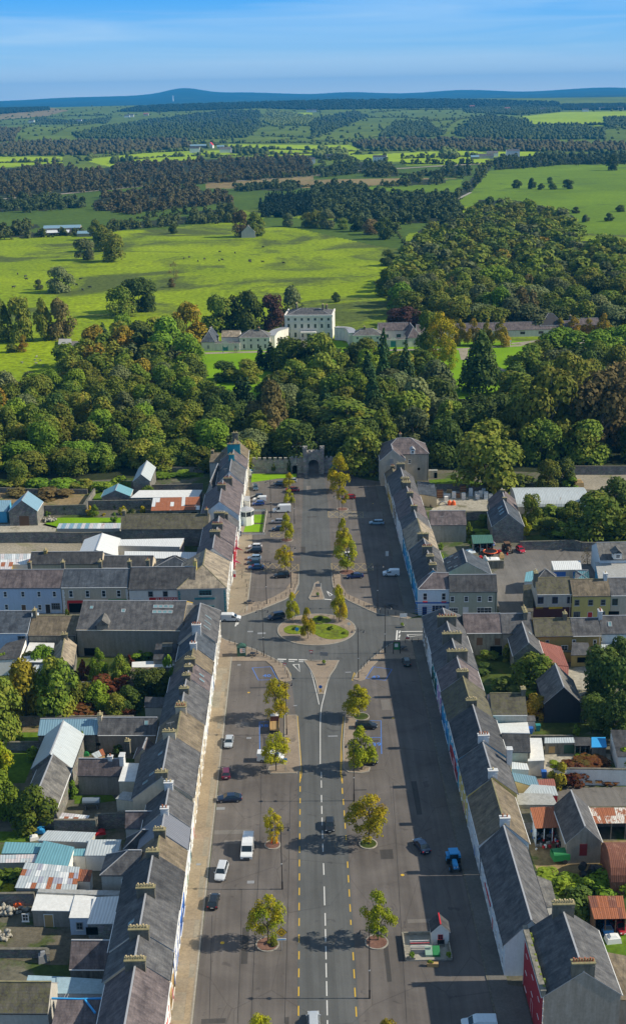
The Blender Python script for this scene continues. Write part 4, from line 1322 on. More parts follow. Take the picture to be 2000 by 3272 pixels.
NB=[0]
def house(name,label,cx,cy,L,W,ang,h,hr,rm,wm,hipA=0.0,hipB=0.0,chim=(),wins=(),cat=None,group=None,oe=0.22,og=0.06,th=0.13,ridge=True,ro=0.0,gut=True,verge=None,zb=-0.2):
 """gabled or hipped building; local x runs along the ridge"""
 r=empty(name,(cx,cy,0),ang)
 tag(r,label,cat or ('house' if 'house' in name else 'building'),group)
 w=MB(); l2,w2=L/2,W/2
 pA=[(-l2,-w2),(l2,-w2),(l2,w2),(-l2,w2)]
 w.face([(-l2,-w2,zb),(l2,-w2,zb),(l2,-w2,h),(-l2,-w2,h)])
 w.face([(l2,w2,zb),(-l2,w2,zb),(-l2,w2,h),(l2,w2,h)])
 for s,hip in ((-1,hipA),(1,hipB)):
  q=[(s*l2,s*-w2,zb),(s*l2,s*w2,zb),(s*l2,s*w2,h)]
  if not hip:q.append((s*l2,ro,hr-0.02))
  q.append((s*l2,s*-w2,h))
  w.face(q)
 w.build('wall',wm,r)
 # roof slabs
 b=MB()
 x0,x1=-l2+hipA-(0 if hipA else og),l2-hipB+(0 if hipB else og)
 e0,e1=-l2-(oe if hipA else og),l2+(oe if hipB else og)
 sl0=(hr-h)/(w2+ro); sl1=(hr-h)/(w2-ro)
 for s,slp in ((-1,sl0),(1,sl1)):
  ze=h-oe*slp
  ye=s*(w2+oe)
  ss=math.hypot(w2+oe,hr-ze)
  P_=[(e0,ye,ze),(e1,ye,ze),(x1,ro,hr),(x0,ro,hr)]
  U=[(e0,0),(e1,0),(x1,ss),(x0,ss)]
  if s>0:P_=P_[::-1]; U=U[::-1]
  up=[(p[0],p[1],p[2]+th) for p in P_]
  b.face(up,0,U)
  b.face(P_[::-1],1)
  a_,c_=(0,1) if s<0 else (3,2)
  q0,q1=P_[a_],P_[c_]
  b.face([q0,q1,(q1[0],q1[1],q1[2]+th),(q0[0],q0[1],q0[2]+th)] if s<0 else [q1,q0,(q0[0],q0[1],q0[2]+th),(q1[0],q1[1],q1[2]+th)],1)
  for hip,xe,xr in ((hipA,e0,x0),(hipB,e1,x1)):
   if not hip:
    b.face([(xe,ye,ze),(xr,ro,hr),(xr,ro,hr+th),(xe,ye,ze+th)],1)
 for hip,xe,xr,s in ((hipA,e0,x0,-1),(hipB,e1,x1,1)):
  if hip:
   ze0,ze1=h-oe*sl0,h-oe*sl1
   ss=math.hypot(abs(xe-xr),hr-h)
   q=[(xe,-w2-oe,ze0+th),(xe,w2+oe,ze1+th),(xr,ro,hr+th)]
   U=[(-w2,0),(w2,0),(0,ss)]
   if s<0:q=[q[1],q[0],q[2]]
   b.face(q,0,U)
   qq=[(xe,-w2-oe,ze0),(xe,w2+oe,ze1)]
   b.face([qq[0],qq[1],(qq[1][0],qq[1][1],ze1+th),(qq[0][0],qq[0][1],ze0+th)],1)
 roof=b.build('roof',[rm,verge or LEAD],r)
 if ridge:
  t=MB()
  t.box(((x0+x1)/2,ro,hr+th+0.03),(x1-x0,0.26,0.11))
  for hip,xe,xr in ((hipA,e0,x0),(hipB,e1,x1)):
   if hip:
    for s in (-1,1):
     t.tube((xe,s*(w2+oe),h-oe*sl0+th),(xr,ro,hr+th+0.02),0.09,n=4)
  t.build('ridge_tiles',CH_CAP if rm in (SL_TAN,SL_BROWN,SL_MOSS) else LEAD,roof)
 if gut:
  for s,slp in ((-1,sl0),(1,sl1)):
   g_=MB(); g_.box((0,s*(w2+oe+0.05),h-oe*slp+0.03),(L,0.12,0.11))
   g_.build('gutter',P_BLACK if NB[0] % 2 else P_WHITE,r)
   if L>5 and NB[0] % 3:
    g_=MB(); g_.box((L/2-.35,s*(w2+.08),h/2),(.1,.1,h)); g_.build('downpipe',P_BLACK if NB[0] % 2 else P_WHITE,r)
 for c in chim:
  xx,wid,up_,m_,n_=c[:5]
  yy_=c[5] if len(c)>5 else ro
  pm=c[6] if len(c)>6 else (POT_TAN if rng.random()<.7 else POT_RED)
  chimney(roof,-l2+xx*L if 0 <= xx <= 1 else xx,yy_,hr-2.2,hr+up_,0.85,wid,m_,n_,pm)
 for q in wins:
  face,u,z,ww,hh,st=q[:6]
  if st == 'door':
   door(r,faceM(face,u,0.12,L,W),ww,hh,q[6] if len(q)>6 else P_NAVY)
  elif st == 'dark':
   d=MB(); d.box((0,-0.02,hh/2),(ww,0.05,hh)); o=d.build('opening',q[6] if len(q)>6 else DARK,r); o.matrix_local=faceM(face,u,z,L,W)
  elif st == 'band':
   d=MB(); d.box((0,-0.05,hh/2),(ww,0.12,hh)); o=d.build('fascia',q[6],r); o.matrix_local=faceM(face,u,z,L,W)
  elif st == 'quoin':
   d=MB()
   for i in range(int(hh/0.6)):d.box((0.06*(i % 2),-0.02,0.3+i*0.6),(ww+.14*(i % 2),0.07,0.52))
   o=d.build('quoins',q[6],r); o.matrix_local=faceM(face,u,z,L,W)
  elif st == 'skylight':
   # on the slope: u along, z = share of the way up
   s=-1 if face == '-y' else 1
   f1,p1_,_=win_me(ww,hh,'plain',LEAD)
   yy_=s*w2*(1-z); zz_=h+(hr-h)*z+th+0.05
   al=math.atan2(hr-h,w2)
   Mx=Matrix.Translation((u,yy_,zz_)) @ (Matrix.Rotation(math.pi,4,'Z') if s>0 else Matrix.Identity(4)) @ Matrix.Rotation(al-math.pi/2,4,'X')
   o=place('rooflight',f1,roof); o.matrix_local=Mx
   d=MB(); d.box((0,-0.02,hh/2),(ww-.1,0.05,hh-.1)); d.build('pane',GLASS_SKY,roof).matrix_local=Mx
  else:
   window(r,faceM(face,u,z,L,W),ww,hh,st,q[6] if len(q)>6 else None)
 NB[0]+=1
 return r


def wing(name,label,c,A,B,Rr,h,hr,rm,wm,**k):
 """gabled building from its near eave A-B (photo points at height h) and a point R on its ridge"""
 hr=h+(hr-h)*1.08
 a,b_,q=at(c,*A,h),at(c,*B,h),at(c,*Rr,hr)
 d=Vector((b_.x-a.x,b_.y-a.y)); L=d.length; d.normalize()
 n=Vector((-d.y,d.x)); half=(q.x-a.x)*n.x+(q.y-a.y)*n.y
 half=max(1.2,half)
 m=Vector((a.x+b_.x,a.y+b_.y))/2+n*half
 return house(name,label,m.x,m.y,L,2*half,math.atan2(d.y,d.x),h,hr,rm,wm,**k)


def shed(name,label,c,Q,Z,rm,wm,th=0.12,over=0.12,cat='shed',sheets=None,wins=(),mats=None,open_side=None,group=None,gap=0.03):
 """four roof corners near-left, near-right, far-right, far-left at heights Z; walls drop to the ground"""
 P_=[at(c,*q,z) for q,z in zip(Q,Z)]
 cx=sum(p.x for p in P_)/4; cy=sum(p.y for p in P_)/4
 d=P_[1]-P_[0]; ang=math.atan2(d.y,d.x)
 r=empty(name,(cx,cy,0),ang)
 tag(r,label,cat,group)
 co,si=math.cos(-ang),math.sin(-ang)
 l=[((p.x-cx)*co-(p.y-cy)*si,(p.x-cx)*si+(p.y-cy)*co,p.z) for p in P_]
 w=MB()
 for i in range(4):
  p,q=l[i],l[(i+1) % 4]
  if open_side == i:continue
  w.face([(p[0],p[1],-0.2),(q[0],q[1],-0.2),(q[0],q[1],q[2]),(p[0],p[1],p[2])])
 if open_side is not None:
  p,q=l[open_side],l[(open_side+1) % 4]
  for t in (0.02,0.35,0.68,0.98):
   x_,y_,z_=[p[i]+(q[i]-p[i])*t for i in range(3)]
   w.box((x_,y_,z_/2-.05),(0.16,0.16,z_-.1))
 w.build('wall',wm,r)
 g=[Vector(p) for p in l]; ce=sum(g,Vector())/4
 g=[p+Vector(((p-ce).x,(p-ce).y,0)).normalized()*over*1.4 for p in g]
 L=(g[1]-g[0]).length; S=(g[3]-g[0]).length

 def slab(b,u0,u1,v0,v1,dz=0.0,t_=None):
  f=lambda u,v:(g[0].lerp(g[1],u)).lerp(g[3].lerp(g[2],u),v)
  q=[f(u0,v0),f(u1,v0),f(u1,v1),f(u0,v1)]
  t_=t_ or th
  up=[(p.x,p.y,p.z+t_+dz) for p in q]; dn=[(p.x,p.y,p.z+dz) for p in q]
  b.face(up,0,[(u0*L,v0*S),(u1*L,v0*S),(u1*L,v1*S),(u0*L,v1*S)])
  b.face(dn[::-1],0)
  for i in range(4):
   j=(i+1) % 4; b.face([dn[i],dn[j],up[j],up[i]],0)
 if sheets:
  nu,nv=sheets
  rs=random.Random(int(cx*10))
  rf=MB(); slab(rf,0.01,0.99,0.01,0.99,0,0.05); ro_=rf.build('roof',P_BROWN,r)
  for i in range(nu):
   for j in range(nv):
    b=MB(); slab(b,i/nu,(i+1)/nu-gap/L,max(0,j/nv-(0.02 if j else 0)),(j+1)/nv,0.055+0.02*j+rs.uniform(0,0.015),0.03)
    o=b.build('roof_sheet',rs.choice(mats),ro_)
 else:
  b=MB(); slab(b,0,1,0,1)
  b.build('roof',rm,r)
 W_=max(abs(l[2][1]-l[1][1]),0.5)
 for q in wins:
  face,u,z,ww,hh,st=q[:6]
  if face == '-y':
   M_=Matrix.Translation(((l[0][0]+l[1][0])/2+u,l[0][1],z))
  else:
   e=Vector(l[2])-Vector(l[1])
   M_=Matrix.Translation((l[1][0]+e.x*u,l[1][1]+e.y*u,z)) @ Matrix.Rotation(math.atan2(e.y,e.x),4,'Z')
  if st == 'door':o=door(r,M_,ww,hh,q[6] if len(q)>6 else P_BROWN)
  elif st == 'dark':
   d_=MB(); d_.box((0,-0.02,hh/2),(ww,0.05,hh)); o=d_.build('opening',q[6] if len(q)>6 else DARK,r); o.matrix_local=M_
  else:window(r,M_,ww,hh,st,q[6] if len(q)>6 else None)
 return r


def barrel(name,label,c,A,B,C_,h,rise,rm,wm,n=10):
 a,b_,q=at(c,*A,h),at(c,*B,h),at(c,*C_,h)
 d=Vector((b_.x-a.x,b_.y-a.y)); L=d.length; d.normalize(); nn=Vector((-d.y,d.x))
 W=max(3,(q.x-a.x)*nn.x+(q.y-a.y)*nn.y)
 m=Vector((a.x+b_.x,a.y+b_.y))/2+nn*W/2
 r=empty(name,(m.x,m.y,0),math.atan2(d.y,d.x)); tag(r,label,'shed')
 w=MB(); w.box((0,0,h/2),(L-.1,W-.1,h),skip='tb'); w.build('wall',wm,r)
 b=MB(); s=0
 pr_=[(-W/2*math.cos(math.pi*i/n),h+rise*math.sin(math.pi*i/n)) for i in range(n+1)]
 for i in range(n):
  (y0,z0),(y1,z1)=pr_[i],pr_[i+1]
  e=math.hypot(y1-y0,z1-z0)
  b.face([(-L/2,y0,z0),(L/2,y0,z0),(L/2,y1,z1),(-L/2,y1,z1)],0,[(0,s),(L,s),(L,s+e),(0,s+e)]); s+=e
 for sx in (-1,1):
  b.face([(sx*(L/2-.02),y_,z_) for y_,z_ in (pr_ if sx>0 else pr_[::-1])],1)
 b.build('roof',[rm,wm],r)
 return r


def row(side,y0,y1,xf,W,h,hr,rm,wm,label,chim=(),n=None,door_m=None,shop=None,fm=None,hipA=0,hipB=0,wins=(),name='terraced_house',low=False):
 """terraced house on the square; side -1 = west row (front faces east), +1 = east row"""
 L=y1-y0; cx=xf+side*W/2; hr=h+(hr-h)*1.22
 face='-y' if side<0 else '+y'
 ws=list(wins)
 n=n or max(2,int(L/2.9))
 for i in range(n):
  u=(-0.5+(i+0.5)/n)*L
  ws.append((face,u,h-2.1,0.95,1.45,'sash',fm or P_WHITE))
  dd=(i == n//2)
  if not shop:
   if dd:ws.append((face,u,0,1.0,2.1,'door',door_m or P_NAVY))
   else:ws.append((face,u,0.9,0.95,1.5,'sash',fm or P_WHITE))
 if shop:
  ws.append((face,0,2.75,min(L-0.6,7.5),0.55,'band',shop))
  ws.append((face,-L*.22,0.55,L*.34,1.9,'multi',shop))
  ws.append((face,L*.24,0.55,L*.28,1.9,'multi',shop))
  ws.append((face,L*.02,0,1.0,2.2,'door',door_m or shop))
 return house(name,label,cx,(y0+y1)/2,L-0.02,W,math.pi/2,h,hr,rm,wm,chim=chim,wins=ws,hipA=hipA,hipB=hipB,ro=0.0)


# ------------------------------------------------------------------ west row of the square, from near to far
XF=-20.25
GW='terraced houses along the west side of the square'
S_=CH_STONE
def west(*a,**k):return row(-1,*a,**k)
west(124,151.8,XF,8.9,6.0,9.0,SL_PURP,W_WHITE,'nearest house of the west row, worn purple slate roof with orange lichen',chim=[(0.975,2.9,0.9,S_,8)],n=8,shop=None,door_m=P_RED,
     wins=[('-y',6.5,2.6,7.0,0.6,'band',P_RED),('-y',12.2,0,0.4,5.9,'quoin',P_RED)])
west(152,158.2,XF,9.3,6.2,9.2,SL_GREY,W_CREAM,'narrow cream house with grey slates, second from the near end of the west row',chim=[(0.93,2.9,1.0,S_,6)],wins=[('-y',-2.9,0,0.35,6.0,'quoin',P_TIMBER)],door_m=P_RED,shop=P_TIMBER)
west(158.4,168.2,XF,9.4,6.4,9.4,SL_GREY,W_WHITE,'grey slated house with blue painted front corners and a wide chimney of open pots',chim=[(0.95,2.8,1.0,S_,6)],wins=[('-y',u,0,0.4,6.1,'quoin',P_BLUE) for u in (-4.6,-1.5,1.8,4.6)]+[('+y',-1.5,0.55,0.8,1.2,'skylight')],door_m=P_BLUE)
west(168.4,178.6,XF,9.4,6.3,9.3,SL_DARK,W_WHITE,'house with a smooth charcoal roof and low square chimney in the west row',chim=[(0.955,2.0,0.7,S_,3)],door_m=P_NAVY,shop=P_BLUE)
west(178.8,185.6,XF,8.6,5.6,8.5,SL_BROWN,W_WHITE,'low house with coarse brown mossy tiles and white verge',chim=[(0.94,1.9,1.0,S_,4)],door_m=P_GREEN)
west(185.8,192.2,XF,8.2,5.8,8.6,TIN_SLATE,W_PBLUE,'house with dark blue-grey ribbed roofing and a brick-topped chimney',chim=[(0.93,1.3,1.0,CH_WHITE,2,0,POT_RED)],door_m=P_TEAL)
west(192.4,200.4,XF,8.2,5.9,8.8,SL_GREY,W_WHITE,'grey slated house against the tall cream gable, short white chimney',chim=[(0.93,1.5,1.1,CH_WHITE,2)],door_m=P_RED)
west(200.6,217.0,XF,10.8,6.9,10.3,SL_GREY,W_CREAM,'tall wide house with a cream gable and a white flashing line across its slates',chim=[(0.03,2.1,0.9,S_,3),(0.96,2.4,0.9,W_CREAM,3)],door_m=P_NAVY,wins=[('-x',2.2,3.8,0.9,1.2,'sash'),('+y',-4,0.5,0.7,1.1,'skylight'),('+y',-5.6,0.3,0.7,1.1,'skylight'),('+y',2,0.7,0.7,1.1,'skylight')])
west(217.2,229.3,XF+.1,8.7,6.3,9.3,SL_BROWN,W_CREAM,'house with patchy brown lichened tiles in the middle of the west row',chim=[(0.955,2.1,0.9,W_CREAM,4,0,POT_RED)],door_m=P_BROWN)
west(229.5,244.2,XF+.1,8.8,6.2,9.1,SL_GREY,W_WHITE,'long dark grey slate house with one chimney halfway and one at its far end',chim=[(0.06,1.9,0.9,S_,2),(0.55,1.9,0.8,S_,3),(0.965,1.6,0.9,S_,3)],door_m=P_BLUE)
west(244.4,252.2,XF+.2,8.7,6.2,9.1,SL_PURP,W_WHITE,'purple slated house with two small rooflights side by side',chim=[(0.45,1.7,.9,S_,3),(0.94,2.2,.9,S_,5)],wins=[('-y',-1.4,0.25,0.6,1.3,'skylight'),('-y',0.8,0.3,0.6,1.3,'skylight')],door_m=P_GREEN)
west(252.4,259.4,XF+.2,8.2,6.3,9.2,SL_BROWN,W_PBLUE,'narrow house with thick buff tiles and a brick gable edge',chim=[(0.93,1.4,1.2,CH_WHITE,2)],door_m=P_BLUE)
west(259.6,268.0,XF+.3,8.2,6.5,9.3,SL_BLUE,W_WHITE,'house with smooth dark blue slates below a tall white chimney',chim=[(0.95,2.0,1.9,CH_WHITE,5,0,POT_RED)],door_m=P_NAVY)
west(268.2,287.0,XF+.4,8.6,7.0,10.0,SL_GREY,W_LGREY,'corner house on the junction with three slim rooflights in its grey hipped roof',hipB=4.0,wins=[('-y',-5.5,0.35,0.45,1.9,'skylight'),('-y',-2.5,0.35,0.45,1.9,'skylight'),('-y',0.6,0.35,0.45,1.9,'skylight')],door_m=P_DGREEN)

# north of the junction
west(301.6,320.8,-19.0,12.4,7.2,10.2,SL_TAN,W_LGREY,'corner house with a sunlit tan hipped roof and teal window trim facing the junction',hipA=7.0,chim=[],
     wins=[('-x',0.8,5.2,3.2,1.5,'multi',P_TEAL),('-x',0.6,4.1,5.2,0.55,'band',P_TEAL),('-x',-2.6,0.1,2.0,2.4,'cross',P_WHITE),('-x',1.9,0.7,2.0,1.7,'multi',P_TEAL),('-x',-5.9,0,0.35,7.0,'quoin',P_TEAL),('-x',5.7,0,0.35,7.0,'quoin',P_TEAL)],door_m=P_TEAL)
west(321.0,333.2,-18.7,9.4,7.2,10.3,SL_PURP,W_WHITE,'purple-grey slated shop with pink pennants over its door',chim=[(0.93,2.8,0.9,S_,5)],shop=P_WHITE)
west(333.4,349.8,-18.4,9.4,7.2,10.2,SL_PURP,W_RED,'red fronted house with a purple slate roof beside the lawn railings',chim=[(0.35,2.9,.9,S_,6,0,POT_RED),(0.96,3.0,.9,S_,5)],shop=P_RED)
west(350.0,359.5,-18.2,8.0,5.6,8.2,SL_GREY,W_WHITE,'low grey slated house below the pale blue gable',chim=[(0.1,3.0,2.0,S_,6)],door_m=P_BLUE)
hb=west(359.8,381.5,-18.0,11.2,7.4,10.9,SL_PURP,W_PBLUE,'large house with a pale blue gable and a glazed bay, dark slate roof',chim=[(0.62,2.5,1.2,S_,6,0,POT_RED)],door_m=P_BLUE,wins=[('-x',-4.3,4.6,1.0,1.4,'cross')])
west(381.8,391.8,-17.8,8.6,7.0,10.0,SL_PURP,W_WHITE,'house with striped purple slates behind a four-pot chimney',chim=[(0.05,2.6,1.6,S_,5)],door_m=P_NAVY)
west(392.0,407.6,-17.6,8.8,7.3,10.8,SL_GREY,W_WHITE,'grey slated house with an aerial, third from the castle wall',chim=[(0.94,1.8,1.6,W_TEAL,2)],door_m=P_RED)
west(407.8,418.6,-17.3,8.8,7.8,11.0,SL_PURP,W_WHITE,'house with streaked purple slates below a wide blue chimney',chim=[(0.94,4.3,2.0,W_TEAL,3,0,POT_RED)],door_m=P_GREEN)
west(418.8,431.5,-17.2,9.0,7.9,11.4,SL_BROWN,W_CREAM,'last house of the west row beside the castle wall, brownish roof',chim=[(0.9,1.9,2.2,S_,2)],hipB=0)
wing('house_wing','rear wing with a square brown roof behind the last west row house','j',(392,352),(600,352),(450,240),7.0,8.8,SL_BROWN,W_LGREY,chim=[(0.06,1.5,0.8,S_,1)])
wing('house_wing','dark roofed rear wing with small rooflights behind the striped slate house','j',(445,690),(535,470),(390,680),5.0,8.0,SL_GREY,W_LGREY,wins=[('-y',1.5,.35,.6,1.1,'skylight'),('-y',4.5,.35,.6,1.1,'skylight')])
# glazed bay and porch of the big house
def bay(label):
 p=at('j',800,1070); r=empty('bay_window',(-16.3,p.y+1.0,0)); tag(r,label,'bay window')
 L_=circ(0,0,2.3,8)
 b=MB(); b.poly(L_,0,3.0); b.build('wall',W_WHITE,r)
 b=MB(); b.poly(circ(0,0,2.15,8),3.0,4.6); b.build('pane',GLASS,r)
 b=MB()
 for x,y in circ(0,0,2.25,8):b.box((x,y,3.8),(0.2,0.2,1.6))
 b.poly(circ(0,0,2.4,8),4.6,4.95); b.build('window_frame',P_WHITE,r)
 b=MB()
 C8=circ(0,0,2.5,8)
 for i in range(8):b.face([(*C8[i],4.95),(*C8[(i+1) % 8],4.95),(0,0,5.9)])
 b.build('roof',LEAD,r)
bay('white two-storey glazed bay at the front of the pale blue gabled house')
shed('porch','small flat grey porch beside the white glazed bay','j',[(785,790),(850,795),(855,740),(782,740)],[3,3,3,3],LEAD,W_WHITE,cat='porch')

# ------------------------------------------------------------------ east row of the square
XE=29.3
def east(*a,**k):return row(1,*a,**k)
east(158.6,184.2,XE,7.6,5.7,9.0,SL_GREY,W_PBLUE,'long plain house with streaky grey slates and a pale gable, east row',n=8,door_m=P_RED,wins=[('+y',-4,2.4,6.0,0.5,'band',P_RED)])
east(184.6,199.6,XE,8.2,6.0,9.0,SL_BROWN,W_PBLUE,'east row house with rough brown mossy slates and a white chimney at its near end',chim=[(0.04,1.6,1.1,CH_WHITE,2,0,POT_RED)],n=4,door_m=P_BLUE)
east(199.8,212.4,XE,8.8,6.4,9.3,SL_GREY,W_YELL,'grey slated house with a bright yellow front in the shade',chim=[(0.04,1.6,1.1,CH_WHITE,1)],door_m=P_RED)
east(212.6,227.8,XE,9.2,6.6,9.4,SL_DARK,W_CYAN,'smooth dark roofed house with a sky blue front and white chimney',chim=[(0.05,2.0,1.1,CH_WHITE,4)],door_m=P_RED,shop=P_RED)
east(228.0,241.2,XE,8.8,6.4,9.2,SL_MOSS,W_CYAN,'mossy slated house with a light blue shop front',chim=[(0.04,2.1,1.0,S_,5)],shop=P_LBLUE)
east(241.4,250.8,XE,8.7,6.5,9.2,SL_PURP,W_LILAC,'brownish slated house with a lilac front',chim=[(0.05,2.4,1.0,S_,5)],door_m=P_GREEN)
east(251.0,260.2,XE,8.9,6.5,9.3,SL_GREY,W_TEAL,'teal fronted house with the third row of six chimney pots from the junction',chim=[(0.06,4.4,1.1,CH_STONE,6)],door_m=P_GREEN,shop=P_DGREEN)
east(260.4,269.8,XE,8.9,6.5,9.3,SL_GREY,W_PBLUE,'grey slated house with a pale blue front and a broad chimney, second from the junction',chim=[(0.06,4.3,1.1,CH_STONE,6)],door_m=P_NAVY)
east(270.0,281.6,XE,8.9,6.5,9.3,SL_GREY,W_GREY,'corner house of the east row at the junction with a hipped end',chim=[(0.06,4.3,1.1,CH_STONE,6)],hipB=3.5,door_m=P_BLACK)
# big three-storey house at the near end, red and white
bg=house('townhouse','tall red and white three-storey house with a mossy parapet, nearest on the east side',37.2,150.0,14.2,10.6,math.pi/2,9.0,12.9,SL_GREY,W_GABLE,
           chim=[(0.03,3.1,1.3,CH_STONE,8,0,POT_RED),(0.955,3.1,1.3,CH_STONE,8)],cat='house',zb=-0.2,
           wins=[('+y',-6.9,0,0.5,9.2,'quoin',P_WHITE),('+y',6.9,0,0.5,9.2,'quoin',P_WHITE),('+y',-2.2,0,0.45,9.2,'quoin',P_WHITE),('+y',2.2,0,0.45,9.2,'quoin',P_WHITE)]+[('+y',u+s2,0,0.55,9.2,'quoin',P_WHITE) for u in (-4.6,0,4.6) for s2 in (-.95,.95)]+
           [('+y',u,z,1.1,1.7,'sash') for u in (-4.6,0,4.6) for z in (3.7,6.6)]+[('+y',-4.6,0.8,1.4,1.8,'sash'),('+y',4.6,0.8,1.4,1.8,'sash'),('+y',0,0,1.2,2.3,'door',P_NAVY)])
b=MB(); b.box((0,5.34,4.5),(14.1,0.1,9.0)); b.build('front_wall',W_RED,bg)
b=MB(); b.box((0,5.3,9.5),(14.3,0.55,1.0)); b.box((0,5.35,10.05),(14.4,0.8,0.12)); pz_=b.build('parapet',W_DAMP,bg)
for k_ in range(9):
 b=MB(); u_=-6.3+k_*1.4+rng.uniform(-.5,.5); b.taper((u_,4.95+rng.uniform(-.2,.3),9.4),(rng.uniform(.6,1.3),.6),(.4,.3),.75); b.build('moss',paint('moss_bright',(.16,.2,.02),.95),bg)
shed('house_extension','low brown roofed extension behind the tall red and white house','i',[(1440,1500),(1560,1500),(1560,1215),(1375,1180)],[5,5,5,6],SL_BROWN,W_GREY,cat='extension')
# north of the junction, east side
east(302.2,316.2,30.0,8.0,7.3,9.9,SL_DARK,W_CYAN,'dark roofed house with a bright blue shop front behind the white corner house',chim=[(0.1,1.9,1.0,S_,6),(0.55,1.9,1.0,S_,6)],shop=P_LBLUE)
east(316.4,326.0,29.9,8.2,7.1,9.9,SL_GREY,W_CYAN,'grey slated house with a light blue front and a five-pot mossy chimney',chim=[(0.08,2.6,1.0,S_,5)],door_m=P_GREEN)
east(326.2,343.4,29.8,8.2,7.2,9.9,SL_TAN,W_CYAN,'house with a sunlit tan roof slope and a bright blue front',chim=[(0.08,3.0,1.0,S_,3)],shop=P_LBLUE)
east(343.6,352.0,29.7,8.0,7.2,9.9,SL_GREY,W_PBLUE,'grey slated house in the shade with an aerial mast and one tall chimney',chim=[(0.95,1.8,1.3,S_,1)],door_m=P_BROWN)
east(352.2,365.4,29.6,8.2,7.2,9.9,SL_PURP,W_PBLUE,'purple slated house with a row of tiny vents near its ridge',chim=[(0.93,1.8,1.2,S_,3)],door_m=P_RED)
east(365.6,375.6,29.5,8.2,7.2,9.9,SL_PURP,W_GREY,'narrow purple slated house between two chimneys, east row',chim=[(0.95,2.4,1.2,S_,3)],door_m=P_BLACK)
east(375.8,397.5,29.4,8.2,6.8,9.7,SL_GREY,W_CREAM,'house with a yellow hanging sign and two chimneys of tall buff pots',chim=[(0.04,2.6,1.2,S_,4),(0.2,2.6,1.2,S_,4),(0.95,2.6,1.2,S_,4)],shop=P_YEL)
east(397.8,409.5,29.3,5.0,4.6,6.2,SL_BROWN,W_CREAM,'small low house beside the tall hipped house at the castle wall',chim=[(0.9,1.2,0.8,S_,2)],n=2)
# end house: wide, hipped, at the castle wall
eh=house('townhouse','wide three-storey grey house with hipped roof and white dormer by the castle wall',36.7,421.5,15.8,13.0,0.0,9.6,13.4,SL_PURP,W_ENDH,hipA=5.5,hipB=5.5,chim=[(0.43,1.4,1.2,S_,3,1.5,POT_RED)],cat='house',
           wins=[('-y',1.4,6.2,1.0,1.5,'cross'),('+x',-3,5,1.0,1.6,'sash')])
d=MB(); d.tube((4.6,-6.55,4.2),(4.6,-6.4,4.2),0.5,n=12); d.build('round_window',DARK,eh)
house('townhouse_wing','gabled front wing of the wide grey house by the castle wall',32.0,413.4,7.0,8.2,math.pi/2,9.0,12.6,SL_PURP,W_ENDH,cat='house',wins=[('-x',-0.4,8.0,1.3,1.5,'dark',P_GREY)],verge=P_WHITE)
b=empty('dormer',tuple(at('l',497,180,11.0)),0); tag(b,'small white pointed dormer on the hipped purple roof by the castle wall','dormer')
m=MB(); m.box((0,1,0.6),(1.5,2,1.4)); m.build('wall',P_WHITE,b)
m=MB()
for s in (-1,1):m.face([(s*0.95,-0.2,1.3),(0,-0.2,2.2),(0,2.6,2.2),(s*0.95,2.6,1.3)])
m.build('roof',LEAD,b); window(b,Matrix.Translation((0,-0.02,0.1)),1.0,1.1,'cross',sill=False)
shed('outhouse','little grey lean-to outhouse with a dark door at the foot of the hipped house','l',[(685,375),(775,375),(775,362),(685,362)],[2.6,2.6,2.8,2.8],FELT_GREY,W_LGREY,wins=[('-y',0.9,0,1.1,2.0,'dark')])

# ------------------------------------------------------------------ cross street terrace, left of the square
wing('terraced_house','light blue terraced house with purple slates, leftmost on the cross street','a',(-130,922),(416,920),(0,800),7.2,10.2,SL_PURP,W_BLUE,chim=[(0.56,1.1,1.6,S_,2,1.5),(0.985,1.1,1.6,S_,2,1.5)],
     wins=[('-y',u,4.6,1.0,1.6,'sash') for u in (-4.2,0.4,4.6,8.6)]+[('-y',-4.2,1.0,1.0,1.6,'sash'),('-y',0.3,0,1.1,2.3,'door',P_BROWN),('-y',4.5,0.9,1.0,1.6,'sash'),('-y',6.6,0,1.2,2.4,'door',P_BLACK),('-y',8.7,1.0,2.3,1.9,'multi',P_GREY)])
wing('terraced_house','beige terraced shop with blue slates, white quoins and a red shopfront','a',(420,918),(878,915),(440,797),7.3,10.2,SL_BLUE,W_BEIGE,chim=[(0.54,1.1,1.6,S_,2,1.5),(0.985,1.1,1.6,S_,2,1.5)],
     wins=[('-y',u,4.5,1.1,1.9,'sash') for u in (-6.2,-1.9,2.3,6.2)]+[('-y',-8.2,0,0.5,7.1,'quoin',P_WHITE),('-y',8.3,0,0.5,7.1,'quoin',P_WHITE),('-y',-5.2,2.9,4.2,0.7,'band',P_RED),('-y',-5.2,0.2,3.6,2.6,'dark',DARK),('-y',-7.2,0,0.3,3.2,'band',P_RED),('-y',-3.2,0,0.3,3.2,'band',P_RED),('-y',5.8,3.35,5.0,0.6,'band',P_GREEN),('-y',5.8,0.5,4.6,2.2,'multi',P_GREEN)])
es=wing('supermarket','white supermarket with a black slate roof and red fascia lettering','a',(886,932),(1336,928),(900,783),7.0,10.6,SL_DARK,W_WHITE,chim=[(0.24,1.1,1.2,S_,1,2.2),(0.985,1.2,1.5,W_YELL,3,0.5)],
          wins=[('-y',u,4.85,1.3,1.55,'sash',P_GREY) for u in (-2.9,0.9,4.7)]+[('-y',2.4,3.7,11.4,0.95,'band',P_RED),('-y',-6.4,3.75,3.4,0.6,'band',P_WHITE),('-y',-2.0,0.2,7.0,2.4,'multi',P_GREY),('-y',5.4,0.2,4.0,2.4,'multi',P_GREY)])
esW=[c for c in es.children if c.name.startswith('wall')][0]
hw_=max(abs(v.co.y) for v in esW.data.vertices)
RX=Matrix.Rotation(math.pi/2,4,'X')
